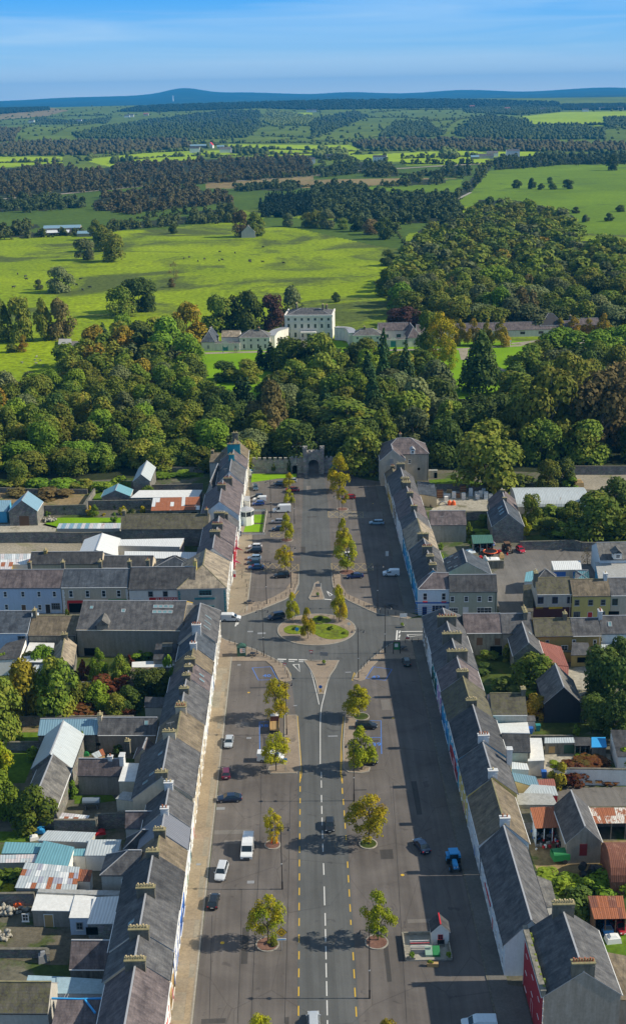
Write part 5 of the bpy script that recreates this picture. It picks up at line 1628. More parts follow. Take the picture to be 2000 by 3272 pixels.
text_mesh('EUROSPAR',P_WHITE,1.0,'fascia_lettering',es,Matrix.Translation((1.4,-hw_-0.14,4.17)) @ RX @ Matrix.Diagonal((1.25,1,1,1)))
text_mesh('Timothy\'s',P_TEAL,0.55,'fascia_lettering',es,Matrix.Translation((-6.4,-hw_-0.14,4.05)) @ RX)
b=MB(); b.tube((6.1,-hw_-0.13,4.17),(6.1,-hw_-0.17,4.17),0.42,n=16,m=0); b.tube((6.1,-hw_-0.17,4.17),(6.1,-hw_-0.19,4.17),0.34,n=16,m=1)
for z_,w_ in ((3.98,.34),(4.12,.26),(4.26,.16)):b.box((6.1,-hw_-0.2,z_),(w_,0.03,0.1),2)
b.build('tree_emblem',[P_WHITE,P_WHITE,P_GREEN],es)
b=MB(); b.box((7.0,-hw_-0.13,4.17),(0.6,.04,.86)); b.build('fascia_gap',P_WHITE,es)

# ------------------------------------------------------------------ cross street, right of the square
c1=wing('corner_house','white and blue corner house with a purple hipped roof and flower boxes','m',(562,652),(916,651),(730,473),7.3,9.9,SL_PURP,W_PBLUE,hipA=3.8,
     wins=[('-y',-2.2,4.2,1.15,2.0,'sash',P_WHITE),('-y',2.5,4.2,1.15,2.0,'sash',P_WHITE),('-y',0,3.3,9.3,0.35,'band',P_BLUE),('-y',-2.3,0,1.2,2.3,'door',P_NAVY),('-y',1.3,0.8,3.6,2.1,'multi',P_WHITE),('-y',0,3.85,9.4,0.12,'band',P_WHITE)]+
     [('-y',0,z,9.45,0.05,'band',P_BLUE) for z in (0.6,1.1,1.6,2.1,2.6)])
for u in (-2.2,2.5):
 b=MB(); b.box((u,-4.6,4.1),(1.2,.25,.25)); o=b.build('flower_box',P_RED,c1);
c2=wing('town_building','grey-green building with a long dark slate roof and four small upper windows','m',(922,683),(1466,678),(930,496),7.0,9.8,SL_DARK,W_GREEN,
     wins=[('-y',u,4.2,1.1,1.5,'sash',P_WHITE) for u in (-5.3,-1.8,1.5,4.2)]+[('-y',-5.0,0.6,2.4,2.0,'multi',P_WHITE),('-y',-1.9,0,1.2,2.5,'door',P_WHITE),('-y',2.8,0.6,3.8,2.0,'multi',P_WHITE)])
wing('hall','wide hall with a broad grey roof behind the grey-green building','m',(1398,497),(1343,340),(1160,492),5.6,9.0,SL_BLUE,W_BEIGE,wins=[('+y',u,v,.5,1.0,'skylight') for u,v in ((1,.3),(4,.45),(1.5,.6),(-3,.3),(5,.2),(-4,.5))])
wing('outbuilding','outbuilding with a stained purple slate roof behind the tan roofed house','l',(700,995),(1110,993),(712,836),5.4,8.0,SL_PURP,W_GREY)
shed('outbuilding','cream outbuilding with a blue-grey roof and a brown garage door beside the gas yard','l',[(560,640),(772,674),(742,525),(548,495)],[3.8,3.6,4.6,4.8],SL_BLUE,W_CREAM,wins=[('+x',.4,0,2.2,2.4,'door',P_BROWN)])
wing('stone_barn','stone barn with blue slates and three pale rooflights in a row','c',(802,497),(762,393),(712,455),5.2,8.6,SL_BLUE,W_STONE,wins=[('+y',2.4-i*2.6,.55,.8,1.6,'skylight') for i in range(3)])
wing('stone_barn','far half of the stone barn with worn purple slates and a ridge chimney','c',(761,392),(738,312),(690,383),5.4,8.6,SL_PURP,W_LGREY,chim=[(0.03,1.2,.6,S_,0),(0.7,1.2,.6,S_,0)])
barrel('round_roof_shed','long pale shed with a rounded metal roof and tan rooflights behind the dark trees','c',(750,365),(1260,362),(1230,250),3.2,2.6,TIN_PALE,W_LGREY)
shed('lean_to','open lean-to with a green sheet roof full of yard clutter','c',[(456,620),(594,614),(582,560),(445,562)],[2.8,2.8,3.3,3.3],TIN_GREEN,W_GREY,open_side=0)
shed('store_shed','store shed with a white roof and bright blue doors','c',[(1012,802),(1199,798),(1190,738),(995,741)],[3.2,3.2,3.8,3.8],TIN_WHITE,W_LGREY,wins=[('-y',-2.3,0.1,3.6,2.6,'dark',P_BLUE),('-y',2.8,0.1,2.6,2.6,'dark',P_BLUE)])
shed('lean_to','small teal roofed lean-to behind the pub gable','c',[(808,880),(870,880),(895,800),(820,820)],[3.4,3.4,3.6,3.6],TIN_TEAL,W_PBLUE)
wing('outbuilding','slate roofed outbuilding with a hip behind the pub chimney','c',(905,850),(1030,850),(930,795),3.8,5.6,SL_GREY,W_GREY,hipA=2,hipB=3)
wing('outbuilding','tiny teal pyramid roof beside the blue doored store shed','c',(1160,862),(1250,862),(1205,815),3.2,5.0,TIN_TEAL,W_LGREY,hipA=3.4,hipB=3.4)
pub=wing('pub','pub with weathered slates, purple windows and a maroon ground floor with gold lettering boards','c',(895,966),(1134,963),(908,855),7.0,9.4,SL_MOSS,W_LGREY,chim=[(0.02,2.2,1.6,S_,2)],
     wins=[('-y',u,4.4,1.4,1.8,'cross',P_NAVY) for u in (-3.4,0.2,3.9)]+[('-y',0,0.0,11.2,3.4,'band',paint('maroon',(0.07,.015,.02)))]+[('-y',-3.6,3.0,1.8,.5,'band',P_YEL),('-y',0.4,3.0,3.4,.5,'band',P_YEL),('-y',-3.4,1.0,2.2,1.5,'dark',GLASS),('-y',0.4,0.3,1.8,2.2,'dark',GLASS),('-y',3.6,1.0,2.0,1.5,'dark',GLASS),('-y',5.5,0,.5,6.9,'quoin',P_BLACK)])
shed('lean_to','sloping slab roofed passage beside the pub gable','c',[(805,1090),(868,1085),(868,900),(800,905)],[3,3,5,4.5],SL_MOSS,W_DAMP)
wing('terraced_house','bright yellow terraced house with a red door and five windows','c',(1140,979),(1402,976),(1142,866),6.8,9.2,SL_BROWN,W_YELL,chim=[(0.93,1.3,1.6,CH_WHITE,1)],
     wins=[('-y',u,4.2,1.25,1.6,'sash',P_GREY) for u in (-3.6,-0.2,2.9)]+[('-y',-3.5,1.0,1.7,1.6,'multi',P_GREY),('-y',-0.2,0,1.1,2.3,'door',P_RED),('-y',2.9,1.0,1.3,1.6,'sash',P_GREY)])
wing('terraced_house','beige terraced house with a green framed window at the photo edge beside the yellow house','c',(1404,974),(1600,972),(1410,856),6.9,9.2,SL_GREY,W_BEIGE,wins=[('-y',-2.5,4.2,1.4,1.8,'cross',P_DGREEN),('-y',-2.6,0.4,2.6,2.2,'dark',DARK),('-y',2,4.2,1.4,1.8,'cross',P_DGREEN)])
ph=wing('house','pale blue house with grey slates and a small gabled dormer above the car park','c',(1328,728),(1600,724),(1320,613),5.6,8.2,SL_GRN,W_PBLUE)
b=empty('dormer',tuple(at('c',1450,718,6.6)),0); tag(b,'gabled white dormer on the pale blue house above the car park','dormer')
m=MB(); m.box((0,1.2,0.5),(2.2,2.4,1.6)); m.build('wall',W_WHITE,b)
m=MB()
for s in (-1,1):m.face([(s*1.5,-0.4,1.1),(0,-0.4,2.4),(0,3.4,2.4),(s*1.5,3.4,1.1)])
m.build('roof',SL_GRN,b); window(b,Matrix.Translation((0,-0.02,0.0)),1.2,1.1,'cross',sill=False)
shed('flat_roof_building','long flat brown roofed building with a blue side wall below the pale blue house','c',[(1318,860),(1600,862),(1600,750),(1298,750)],[4.4,4.4,4.4,4.4],FELT_GREY,W_CYAN,cat='building',wins=[])

# ------------------------------------------------------------------ behind the west row, south of the junction
wing('house_wing','long dark roofed building with a row of eight glass roof panels and a yellow verge','d',(526,241),(1252,246),(548,44),7.0,10.6,SL_GREY,W_GREY,cat='building',verge=P_YEL,
     wins=[('-y',7.2+(i % 4-1.5)*1.25,0.55+0.19*(i//4),1.15,1.0,'skylight') for i in range(8)]+[('-y',-2.3,0.58,1.0,1.1,'skylight'),('-y',-10.2,.7,.8,.9,'skylight'),('-y',-9.5,0.2,3.4,2.0,'dark')])
b=empty('dormer',tuple(at('d',706,245,6.9)),0); tag(b,'slated dormer with a pointed roof on the long dark roofed building','dormer')
m=MB(); m.box((0,1.5,0.6),(2.7,3.0,1.6)); m.build('wall',W_GREY,b)
m=MB()
for s in (-1,1):m.face([(s*1.7,-0.3,1.3),(0,-0.3,2.7),(0,4.2,2.7),(s*1.7,4.2,1.3)])
m.face([(-1.7,-0.3,1.3),(1.7,-0.3,1.3),(0,-.3,2.7)]); m.build('roof',SL_GRN,b)
shed('link_building','lower sunlit link roof between the long dark roof and the corner house','d',[(1257,240),(1345,235),(1385,72),(1285,78)],[7.0,7.0,9.8,9.8],SL_GRN,W_GREY,cat='building')
wing('house','brown roofed cottage with a tall stone chimney below the light blue house','d',(196,281),(522,281),(215,150),5.2,7.8,SL_BROWN,W_DAMP,chim=[(0.05,1.3,1.6,S_,2)])
wing('house','pale blue walled house with deep blue slates at the photo edge below the cross street','d',(-70,265),(188,263),(0,117),5.8,8.6,SL_BLUE,W_BLUE,wins=[('-y',3.0,3.4,1.9,1.6,'cross',P_GREY),('-y',6.4,3.6,1.2,1.4,'sash',P_WHITE)])
shed('house_wing','white walled wing with a dark slate lean-to roof and two rooflights','d',[(-70,455),(130,442),(178,305),(45,340)],[4.0,4.0,5.0,5.0],SL_DARK,W_WHITE,cat='building')
shed('flat_roof_building','flat whitish stained roof beside the ruined gable','d',[(150,466),(350,468),(372,338),(205,335)],[3.4,3.4,3.4,3.4],FELT_WHITE,W_DAMP,cat='building')
wing('ruined_house','ivy covered ruined gable with a tan strip of roof and old chimney','d',(500,500),(522,345),(440,330),4.2,6.4,SL_TAN,W_STONEIVY,chim=[(0.9,1.4,1.0,S_,2)])
shed('lean_to','pale green corrugated lean-to roof hidden among the garden trees','d',[(210,540),(290,545),(355,470),(250,468)],[2.6,2.6,2.8,2.8],TIN_PALE,W_DAMP)
shed('flat_roof_building','low flat whitish terrace roof behind the creeper covered walls','d',[(912,503),(1168,503),(1250,452),(912,468)],[3.2,3.2,3.2,3.2],FELT_WHITE,W_DAMP,cat='building')
shed('stone_outhouse','stone outhouse with a brown stone-slated roof beside the red creeper','d',[(893,606),(1106,602),(1112,503),(905,507)],[2.6,2.6,4.0,4.0],SL_BROWN,W_STONE)
shed('flat_roof_building','dark lean-to roof with a square vent stack under the long dark roofed building','d',[(1055,450),(1232,446),(1262,345),(1075,342)],[4.4,4.4,5.0,5.0],SL_DARK,W_GREY,cat='building')
o=house('chimney_stack','square brown chimney stack standing on the dark lean-to roof',*xy(at('d',1152,360,6)),2.2,1.4,0,6.6,6.9,CH_STONE,CH_STONE,cat='chimney',ridge=False,gut=False)
shed('outhouse','slate roofed outhouse with plain pale walls at the garden end','d',[(996,779),(1112,781),(1126,712),(1002,708)],[3.4,3.4,4.4,4.4],SL_GREY,W_LGREY)
wing('shed','E-W shed with a pale blue metal roof crossing behind the barn','d',(263,967),(670,962),(400,858),4.0,5.8,TIN_BLUE,W_STONE,cat='shed',chim=[])
wing('outbuilding','long low slate roofed outbuilding with white lichen spots and one rooflight','d',(674,962),(1072,962),(700,850),4.2,6.4,SL_GREY,W_GREY,chim=[(0.01,1.2,.8,W_BEIGE,2)],wins=[('-y',3.8,.5,.8,1.0,'skylight'),('-y',-6,1.6,0.9,0.6,'dark'),('-y',0,1.6,0.9,0.5,'dark'),('-y',5,1.5,0.8,0.5,'dark')])
wing('barn','long barn whose far half has a pale weathered metal roof','d',(488,1195),(573,962),(345,1100),4.4,7.2,TIN_PALE,W_STONE,cat='barn')
wing('barn','near half of the long barn with plain grey slates and lichen','d',(386,1466),(487,1197),(268,1340),4.4,7.2,SL_GRN,W_STONE,cat='barn')
wing('outbuilding','purple slated wing with a square white chimney at its right end','d',(536,1237),(838,1240),(540,1132),4.4,6.6,SL_PURP,W_GREY,chim=[(0.99,1.6,.9,CH_WHITE,0),(.72,.6,.6,CH_WHITE,1,0,POT_RED)])
wing('outbuilding','small gabled outbuilding with purple slates turned towards the garden','d',(1046,1125),(1073,1050),(966,1104),3.8,5.6,SL_PURP,W_BEIGE,chim=[(.3,.9,1.0,S_,2,3.2)])
shed('garden_shed','tiny garden shed with a pale roof and a rust brown patch','d',[(660,1128),(720,1105),(705,1066),(634,1100)],[1.9,1.9,2.1,2.1],None,P_TIMBER,sheets=(3,2),mats=[TIN_PALE,TIN_PALE,TIN_RUST])
shed('house_wing','flat white roofed cream extension with a rough edge beside the tall cream gable','d',[(818,1287),(962,1287),(980,1168),(856,1165)],[5.6,5.6,5.6,5.6],FELT_WHITE,W_CREAM,cat='extension')
shed('house_wing','cream two-storey return with sash windows under the tall gable','g',[(800,118),(1025,150),(1040,90),(850,70)],[5.2,5.2,5.3,5.3],FELT_GREY,W_CREAM,cat='extension',wins=[('-y',3.4,1.9,1.1,1.7,'sash')])
wing('house_wing','purple-grey slated rear wing with a plain pale wall above the rubble wall','g',(862,305),(1060,304),(872,207),4.8,6.8,SL_PURP,W_LGREY)
wing('house_wing','dark slated hipped rear wing with clean ridge tiles','g',(856,452),(1020,450),(930,333),4.6,6.8,SL_DARK,W_WHITE,hipA=3.0)
wing('house_wing','grey walled rear wing with a hipped slate roof and one blue tinted window','g',(695,633),(960,633),(830,474),5.2,7.6,SL_GREY,W_LGREY,hipA=4.2,wins=[('-y',1.2,2.9,2.3,1.4,'cross',P_WHITE)])
shed('shed','flat pale ribbed roof with debris along its right edge','g',[(266,405),(610,418),(653,352),(330,338)],[3.0,3.0,3.0,3.0],TIN_PALE,W_LGREY)
shed('shed','pale grey ribbed roof shed with a white wall next to the dark rear wing','g',[(587,508),(802,508),(830,402),(615,402)],[3.0,3.0,3.3,3.3],TIN_PALE,W_WHITE)
shed('shed','shed with a bright teal sloping roof','g',[(240,566),(464,585),(505,453),(303,410)],[3.0,3.0,3.9,3.9],TIN_TEAL,W_WHITE)
shed('shed','low teal corrugated roof left of the bright teal shed','g',[(16,494),(250,494),(290,425),(40,418)],[2.6,2.6,2.8,2.8],TIN_TEAL,W_GREY)
shed('lean_to','narrow teal ribbed lean-to between the teal shed and the white shed','g',[(498,508),(585,510),(585,465),(508,465)],[2.7,2.7,3.0,3.0],TIN_TEAL,W_WHITE)
shed('shed','long low pinkish sheet roof above a grey wall','g',[(-60,560),(236,554),(250,502),(-60,507)],[2.7,2.7,2.9,2.9],None,W_GREY,sheets=(9,2),mats=[TIN_PINK,TIN_PINK,TIN_PALE])
shed('shed','patchwork shed roof of rust, lilac and pale sheets','g',[(108,730),(520,743),(543,592),(180,560)],[2.9,2.9,3.4,3.4],None,W_GREY,sheets=(12,4),mats=[TIN_PALE,TIN_PALE,TIN_LILAC,TIN_RUST,TIN_PALE,TIN_WHITE])
shed('shed','small rusty sheet roof over a white tank shed','g',[(528,681),(616,686),(632,612),(548,606)],[2.7,2.7,3.0,3.0],None,W_WHITE,sheets=(4,2),mats=[TIN_RUST,TIN_RUSTY])
shed('shed','small rubble shed with a buckled white and rust roof on the stone wall','g',[(405,260),(594,262),(612,235),(432,215)],[2.6,2.6,2.9,2.9],None,W_STONE,sheets=(6,2),mats=[TIN_PINK,TIN_WHITE,TIN_RUST])
shed('flat_roof_building','grey parapet strip roof behind the white flat roofs','g',[(265,762),(865,790),(868,752),(270,740)],[3.5,3.5,3.5,3.5],FELT_GREY,W_BEIGE,cat='building')
shed('flat_roof_building','flat white roof over a grey block building with an ochre door','g',[(222,886),(490,890),(517,768),(262,758)],[3.0,3.0,3.2,3.2],FELT_WHITE,W_GREY,cat='building',wins=[('-y',-4.4,1.0,1.1,1.4,'cross',P_WHITE),('-y',-0.6,0,1.4,2.3,'door',P_TIMBER)])
shed('flat_roof_building','narrow blue-grey building with a stained white roof and one small window','g',[(478,936),(607,936),(655,797),(518,782)],[3.2,3.2,3.3,3.3],FELT_WHITE,W_BLUE,cat='building',wins=[('-y',0,1.0,1.1,1.4,'cross',P_GREY)])
shed('flat_roof_building','block walled lean-to with a clean bright white roof and two dark openings','g',[(603,978),(810,975),(868,790),(650,800)],[2.9,2.9,3.6,3.6],TIN_WHITE,stone('concrete_block',(.24,.25,.26),2.2),cat='building',wins=[('-y',-1.8,0.9,1.9,1.4,'dark'),('-y',2.4,0.9,1.9,1.4,'dark')])
wing('outbuilding','brown roofed outbuilding with one small roof vent beside the charcoal houses','g',(478,1279),(760,1281),(492,1093),3.0,5.6,SL_PURP,W_DAMP)
shed('flat_roof_building','flat pale blue roof at the near left, half in shade','g',[(395,1458),(700,1460),(722,1365),(395,1345)],[2.6,2.6,2.6,2.6],FELT_BLUE,W_BLUE,cat='building')
shed('flat_roof_building','thin light blue roof strip beside the concrete yard','g',[(190,1376),(394,1388),(394,1345),(200,1336)],[2.5,2.5,2.5,2.5],FELT_BLUE,W_BLUE,cat='building')
wing('outbuilding','nearest left outbuilding with dark mossy slates and a concrete gable','g',(-90,1582),(328,1584),(345,1380),4.2,6.6,SL_MOSS,W_LGREY)
shed('house_wing','near slate lean-to with bright blue flashing and a ladder on it','g',[(330,1830),(700,1830),(700,1508),(398,1508)],[3,3,4.8,4.8],SL_PURP,W_GREY,cat='building')

# ------------------------------------------------------------------ north-west yards
wing('barn','stone barn with a blue metal roof and a dark doorway in its gable','a',(252,393),(293,328),(140,336),4.8,8.0,TIN_BLUE,W_STONE,cat='barn',wins=[('-x',0.2,0,3.0,3.2,'dark',P_BROWN)])
shed('shed','blue roofed shed at the photo edge beside the stone barn','a',[(-60,400),(44,398),(75,322),(-60,322)],[3.6,3.6,4.4,4.4],TIN_BLUE,W_CYAN)
wing('barn','stone barn with a bright pale metal roof under the woodland edge','a',(1030,188),(1069,92),(962,160),4.8,7.0,TIN_PALE,W_STONE,cat='barn')
wing('shed','small stone shed with a pale teal gabled roof','a',(892,292),(911,245),(803,230),3.0,4.9,TIN_TEAL,W_STONE,cat='shed')
shed('flat_roof_building','long weathered white flat roof above the rusty roofed stables','a',[(900,304),(1362,298),(1388,250),(960,253)],[3.4,3.4,3.6,3.6],FELT_WHITE,W_DAMP,cat='building')
shed('stable','stable row with bright rust orange sheets and a few white patches','a',[(1040,393),(1370,386),(1373,298),(1055,306)],[2.9,2.9,4.0,4.0],None,W_DAMP,sheets=(13,3),mats=[TIN_RUST,TIN_RUST,TIN_RUST,TIN_RUST,TIN_WHITE],wins=[('-y',u,0.3,1.8,1.9,'dark') for u in (-5.8,-2,2,5.8)])
shed('shed','long low shed with mixed white, rust and blue sheets below the lawn','a',[(392,516),(824,516),(830,478),(410,480)],[2.4,2.4,2.6,2.6],None,W_LGREY,sheets=(16,1),mats=[TIN_PALE,TIN_WHITE,TIN_PALE,TIN_BLUE,TIN_PINK])
wing('stone_barn','long mossy slated stone building running back from the west row','a',(830,517),(1430,515),(850,418),5.4,8.2,SL_MOSS,W_STONE,chim=[(0.015,1.2,1.2,S_,1),(0.97,1.4,1.5,S_,2)])
wing('warehouse','white steel warehouse with a broad gabled roof','a',(784,700),(823,583),(656,672),4.6,6.2,TIN_WHITE,W_WHITE)
shed('warehouse','white ribbed warehouse roof joined to the gabled one','a',[(808,633),(1236,642),(1263,583),(826,592)],[4.0,4.0,4.6,4.6],TIN_WHITE,W_LGREY,cat='warehouse')
shed('warehouse','lower white warehouse roof along the supermarket yard','a',[(858,720),(1362,724),(1366,680),(860,672)],[3.6,3.6,3.8,3.8],TIN_WHITE,W_LGREY,cat='warehouse')
wing('outbuilding','long dark roofed building behind the beige terrace','a',(206,757),(700,753),(216,678),5.0,7.2,SL_DARK,W_BEIGE,chim=[(.2,1.2,0.6,W_OCHRE,2)])
wing('outbuilding','dark roofed building between the beige shop and the supermarket','a',(706,781),(1045,781),(716,703),5.0,7.0,SL_DARK,W_BEIGE)
wing('outbuilding','dark pyramid roof behind the supermarket','a',(1062,778),(1332,778),(1205,703),5.0,7.2,SL_BLUE,W_LGREY,hipA=6,hipB=6)
shed('shed','white sheeted shed roof with red end panels at the photo edge behind the terrace','a',[(-70,765),(200,762),(212,690),(-70,692)],[4.2,4.2,4.8,4.8],None,W_WHITE,sheets=(11,2),mats=[TIN_WHITE,TIN_WHITE,TIN_PALE,TIN_PINK])
shed('shed','small pinkish sheeted shed with a brown gable behind the light blue house','a',[(-70,805),(72,805),(90,748),(-70,750)],[4,4,4.4,4.4],None,W_OCHRE,sheets=(6,2),mats=[TIN_PINK,TIN_PINK,TIN_RUST])

# ------------------------------------------------------------------ behind the east row
wing('ruined_house','roofless-looking white ruin with purple slates and dark openings below the junction','f',(395,156),(654,154),(380,27),5.8,8.4,SL_PURP,W_DAMP,wins=[('-y',-5.2,2.6,1.3,1.9,'dark',P_BROWN),('-y',-0.8,2.6,1.4,1.9,'dark',P_BROWN),('-y',3.4,2.6,1.3,1.7,'dark',P_BROWN),('-y',-4.6,0,2.0,1.9,'dark'),('-y',3.4,0,3.4,2.3,'dark')])
wing('house','grey slated house with a stone chimney wall above the ruined stable','f',(658,158),(868,155),(664,27),5.8,8.4,SL_GREY,W_GREY,chim=[(0.8,3.6,1.0,S_,4)])
wing('ruined_stable','ruined stable with a partly collapsed slate roof and ivy on its gable','f',(936,312),(886,165),(834,214),4.6,7.4,SL_GREY,W_STONEIVY,wins=[('-y',2,.5,.9,.9,'skylight')])
shed('shed','long faded red metal roof beside the ochre houses','f',[(962,375),(1108,387),(1058,256),(905,216)],[3.2,3.0,3.4,4.2],TIN_RED,W_DAMP)
shed('shed','lower faded red metal roof with flaking paint behind the round bush','f',[(1015,450),(1106,455),(1108,390),(965,378)],[2.6,2.6,2.9,3.1],TIN_RED,W_DAMP)
wing('terraced_house','ochre house with mossy slates and small white upper windows','f',(882,180),(1140,176),(888,60),5.4,7.8,SL_MOSS,W_OCHRE,chim=[(0.86,1.4,1.3,S_,2)],wins=[('-y',-1.5,3.2,0.8,1.2,'sash'),('-y',2.6,1.6,1.6,1.4,'cross')])
wing('terraced_house','ochre house with grey slates and a dark arched passage','f',(1142,176),(1335,173),(1150,58),5.4,7.8,SL_GREY,W_OCHRE,wins=[('-y',-3.0,3.2,.9,1.2,'sash'),('-y',1.9,2.6,.9,1.7,'sash'),('-y',2.8,0,2.8,2.2,'dark')])
wing('terraced_house','white rear of a grey slated house with a skylight at the photo edge','f',(1338,160),(1600,157),(1340,42),5.6,8.2,SL_GREY,W_PBLUE,chim=[(0.02,1.6,1.4,CH_WHITE,3)],wins=[('-y',-4.6,3.6,1.0,.9,'sash'),('-y',-3.0,2,.9,0.8,'sash'),('-y',-2.2,.35,.9,1.3,'skylight')])
shed('house_wing','ochre kitchen wing with a mossy green lean-to roof','f',[(1030,205),(1150,203),(1146,175),(1032,177)],[4.2,4.2,4.8,4.8],SL_MOSS,W_OCHRE,cat='extension',wins=[('-y',-1.6,1.9,1.6,1.2,'cross'),('-y',1.8,2.1,.9,.9,'cross')])
shed('outhouse','square ochre outhouse with a dark slate roof','f',[(1130,313),(1262,310),(1245,228),(1140,226)],[2.8,2.8,4.2,4.2],SL_GREY,W_OCHRE,wins=[('-y',.2,1.0,2.0,1.3,'dark')])
shed('lean_to','low ochre lean-to joining the square ochre outhouse','f',[(1066,292),(1132,292),(1132,278),(1066,278)],[2.4,2.4,2.6,2.6],SL_MOSS,W_OCHRE)
shed('lean_to','pale lean-to roof beside the white rear wall at the photo edge','f',[(1338,300),(1470,300),(1470,240),(1338,240)],[2.5,2.5,3,3],TIN_PALE,W_WHITE)
wing('house_wing','long rear wing with coarse mossy slates and a three-light window','f',(585,720),(826,719),(520,576),4.8,7.2,SL_MOSS,W_LGREY,chim=[(0.95,1.5,1.2,S_,1)],wins=[('-y',-4.2,2.6,2.6,1.5,'multi',P_BLACK)])
shed('outhouse','small grey slated outhouse at the end of the mossy rear wing','f',[(826,765),(882,765),(875,730),(826,730)],[2.6,2.6,3,3],SL_GREY,W_LGREY)
shed('flat_roof_building','flat white roof with two small rooflights between two rear wings','f',[(622,848),(840,852),(825,776),(606,786)],[3.0,3.0,3.0,3.0],FELT_WHITE,W_WHITE,cat='building')
wing('house_wing','rear wing with a plain dark slate roof and cream walls','f',(658,970),(848,973),(600,850),5.0,7.0,SL_DARK,W_CREAM,wins=[('-y',-1.4,2.2,1.0,1.6,'sash',P_GREY)])
shed('flat_roof_building','white painted flat roof extension with pipes beside the dark rear wing','f',[(832,1040),(944,1035),(924,886),(844,886)],[3.3,3.3,3.3,3.3],FELT_WHITE,W_LGREY,cat='building')
shed('lean_to','small white sheeted lean-to under the free standing white chimney','f',[(720,1095),(835,1102),(820,1060),(720,1050)],[2.6,2.6,2.8,2.8],TIN_WHITE,W_WHITE)
o=house('chimney_stack','tall slim white chimney standing on the eave of an east row house',*xy(at('f',704,985,8.6)),1.0,1.0,0,9.6,9.75,CH_WHITE,CH_WHITE,cat='chimney',ridge=False,gut=False)
shed('shed','pale blue sheeted roof with a curved back edge behind the yellow fronted house','f',[(745,1180),(912,1228),(880,1150),(722,1122)],[2.8,2.8,3.4,3.4],TIN_BLUE,W_WHITE)
shed('shed','longer pale blue sheeted roof with a dark red gutter','f',[(800,1268),(1035,1278),(1012,1216),(860,1205)],[2.7,2.7,3.1,3.1],TIN_PALE,W_RED)
shed('shed','small flat brick red roof beside the creeper wall','f',[(895,1212),(1018,1215),(1008,1165),(890,1172)],[2.2,2.2,2.4,2.4],TIN_RED,W_DAMP)
wing('black_barn','dark barn with a weathered slate roof and black gable among the trees','f',(1198,640),(1134,476),(1106,606),4.6,8.0,SL_GRN,render('barn_black',(.035,.036,.04),.5),cat='barn')
shed('shed','store shed with white framed doors in the rough concrete yard','f',[(950,918),(1150,915),(1140,880),(952,882)],[2.5,2.5,2.7,2.7],TIN_PALE,W_DAMP,wins=[('-y',2.2,.2,2.6,1.9,'dark',P_DGREEN),('-y',-1.5,.4,1.2,1.4,'dark',P_TIMBER)])
shed('shed','open fronted store with a dark grey roof beside the blue covered shed','f',[(1155,935),(1262,935),(1255,880),(1155,880)],[2.3,2.3,2.5,2.5],SL_DARK,W_DAMP,open_side=0)
shed('shed','small shed under a bright blue sheet','f',[(1272,946),(1370,944),(1362,880),(1272,880)],[2.3,2.3,2.4,2.4],P_LBLUE,W_DAMP)
shed('shed','black flaking roof over a white side wall at the right photo edge','f',[(1450,1010),(1600,1010),(1600,830),(1402,830)],[3.2,3.2,4.5,4.2],SL_DARK,W_WHITE)
shed('flat_roof_building','grey felt roof with one rooflight behind the brown mossy house','i',[(770,158),(1030,160),(990,85),(755,82)],[3.2,3.2,3.2,3.2],FELT_GREY,W_LGREY,cat='building')
shed('outhouse','narrow dark stone lean-to beside the open rust roofed store','i',[(785,275),(868,275),(850,195),(775,190)],[2.8,2.8,3.0,3.0],SL_MOSS,W_STONE)
shed('store_shed','open store with a rust orange sheet roof, piled with clutter','i',[(885,320),(1056,312),(1026,172),(850,182)],[3.2,3.2,4.2,4.2],None,W_PBLUE,sheets=(7,2),mats=[TIN_RUST,TIN_RUST,TIN_RUST],open_side=0)
wing('barn','grey gabled barn with a maroon door high in its gable','i',(1338,414),(1236,160),(1240,349),4.2,7.0,SL_GREY,W_GREY,cat='barn',wins=[('-x',-.1,1.6,1.3,2.3,'dark',paint('door_maroon',(.16,.015,.02)))])
shed('shed','long open fronted shed with rust and white mottled sheets','i',[(1302,287),(1600,284),(1600,180),(1250,182)],[3.2,3.2,3.8,3.8],None,W_STONE,sheets=(12,2),mats=[TIN_MOT,TIN_RUST,TIN_MOT],open_side=0)
barrel('round_roof_shed','rusty red round roofed hay shed at the right photo edge','i',(1400,690),(1720,690),(1400,480),2.4,3.8,TIN_RUSTY,TIN_RUSTY)
shed('carport','open carport with rust brown sheets over a blue and a red car','i',[(1290,944),(1506,940),(1482,790),(1248,790)],[3.0,3.0,3.2,3.2],None,P_BROWN,sheets=(9,2),mats=[TIN_RUST,TIN_RUSTY,TIN_RUST],open_side=0,cat='carport')
shed('lean_to','pale slated lean-to tucked behind the long plain house','i',[(955,862),(1030,850),(990,690),(890,650)],[3.6,3.2,3.4,4.2],SL_GRN,W_LGREY)

# ------------------------------------------------------------------ manor: three-storey block, curved links and wings
mn=house('manor_house','pale three-storey country house with a parapet and columned entrance',8.6,692.5,25.8,21.0,-0.1,12.6,15.2,SL_GREY,W_MANOR,hipA=8,hipB=8,chim=[(0.2,4.2,2.0,CH_STONE,4,5.0),(0.78,2.0,2.4,CH_STONE,3,-2),(0.84,3.4,1.0,CH_STONE,3,5)],cat='mansion',oe=-0.6,gut=False,
           wins=[('-y',-10.8+i*3.6,z,1.3,hh,'sash',P_GREY) for i in range(7) for z,hh in ((10.2,1.4),(6.2,2.2),(1.2,2.6)) if not (i == 3 and z<2)]+[('-y',0,0,1.8,3.0,'door',P_DGREEN)])
b=MB(); b.box((0,-10.6,12.75),(26.3,0.7,1.1)); b.box((0,-10.62,5.3),(26.0,.3,.3)); b.box((0,-10.62,9.4),(26.0,.3,.3)); b.box((-12.8,0,12.75),(.7,21,1.1)); b.box((12.8,0,12.75),(.7,21,1.1)); b.build('parapet',W_MANOR,mn)
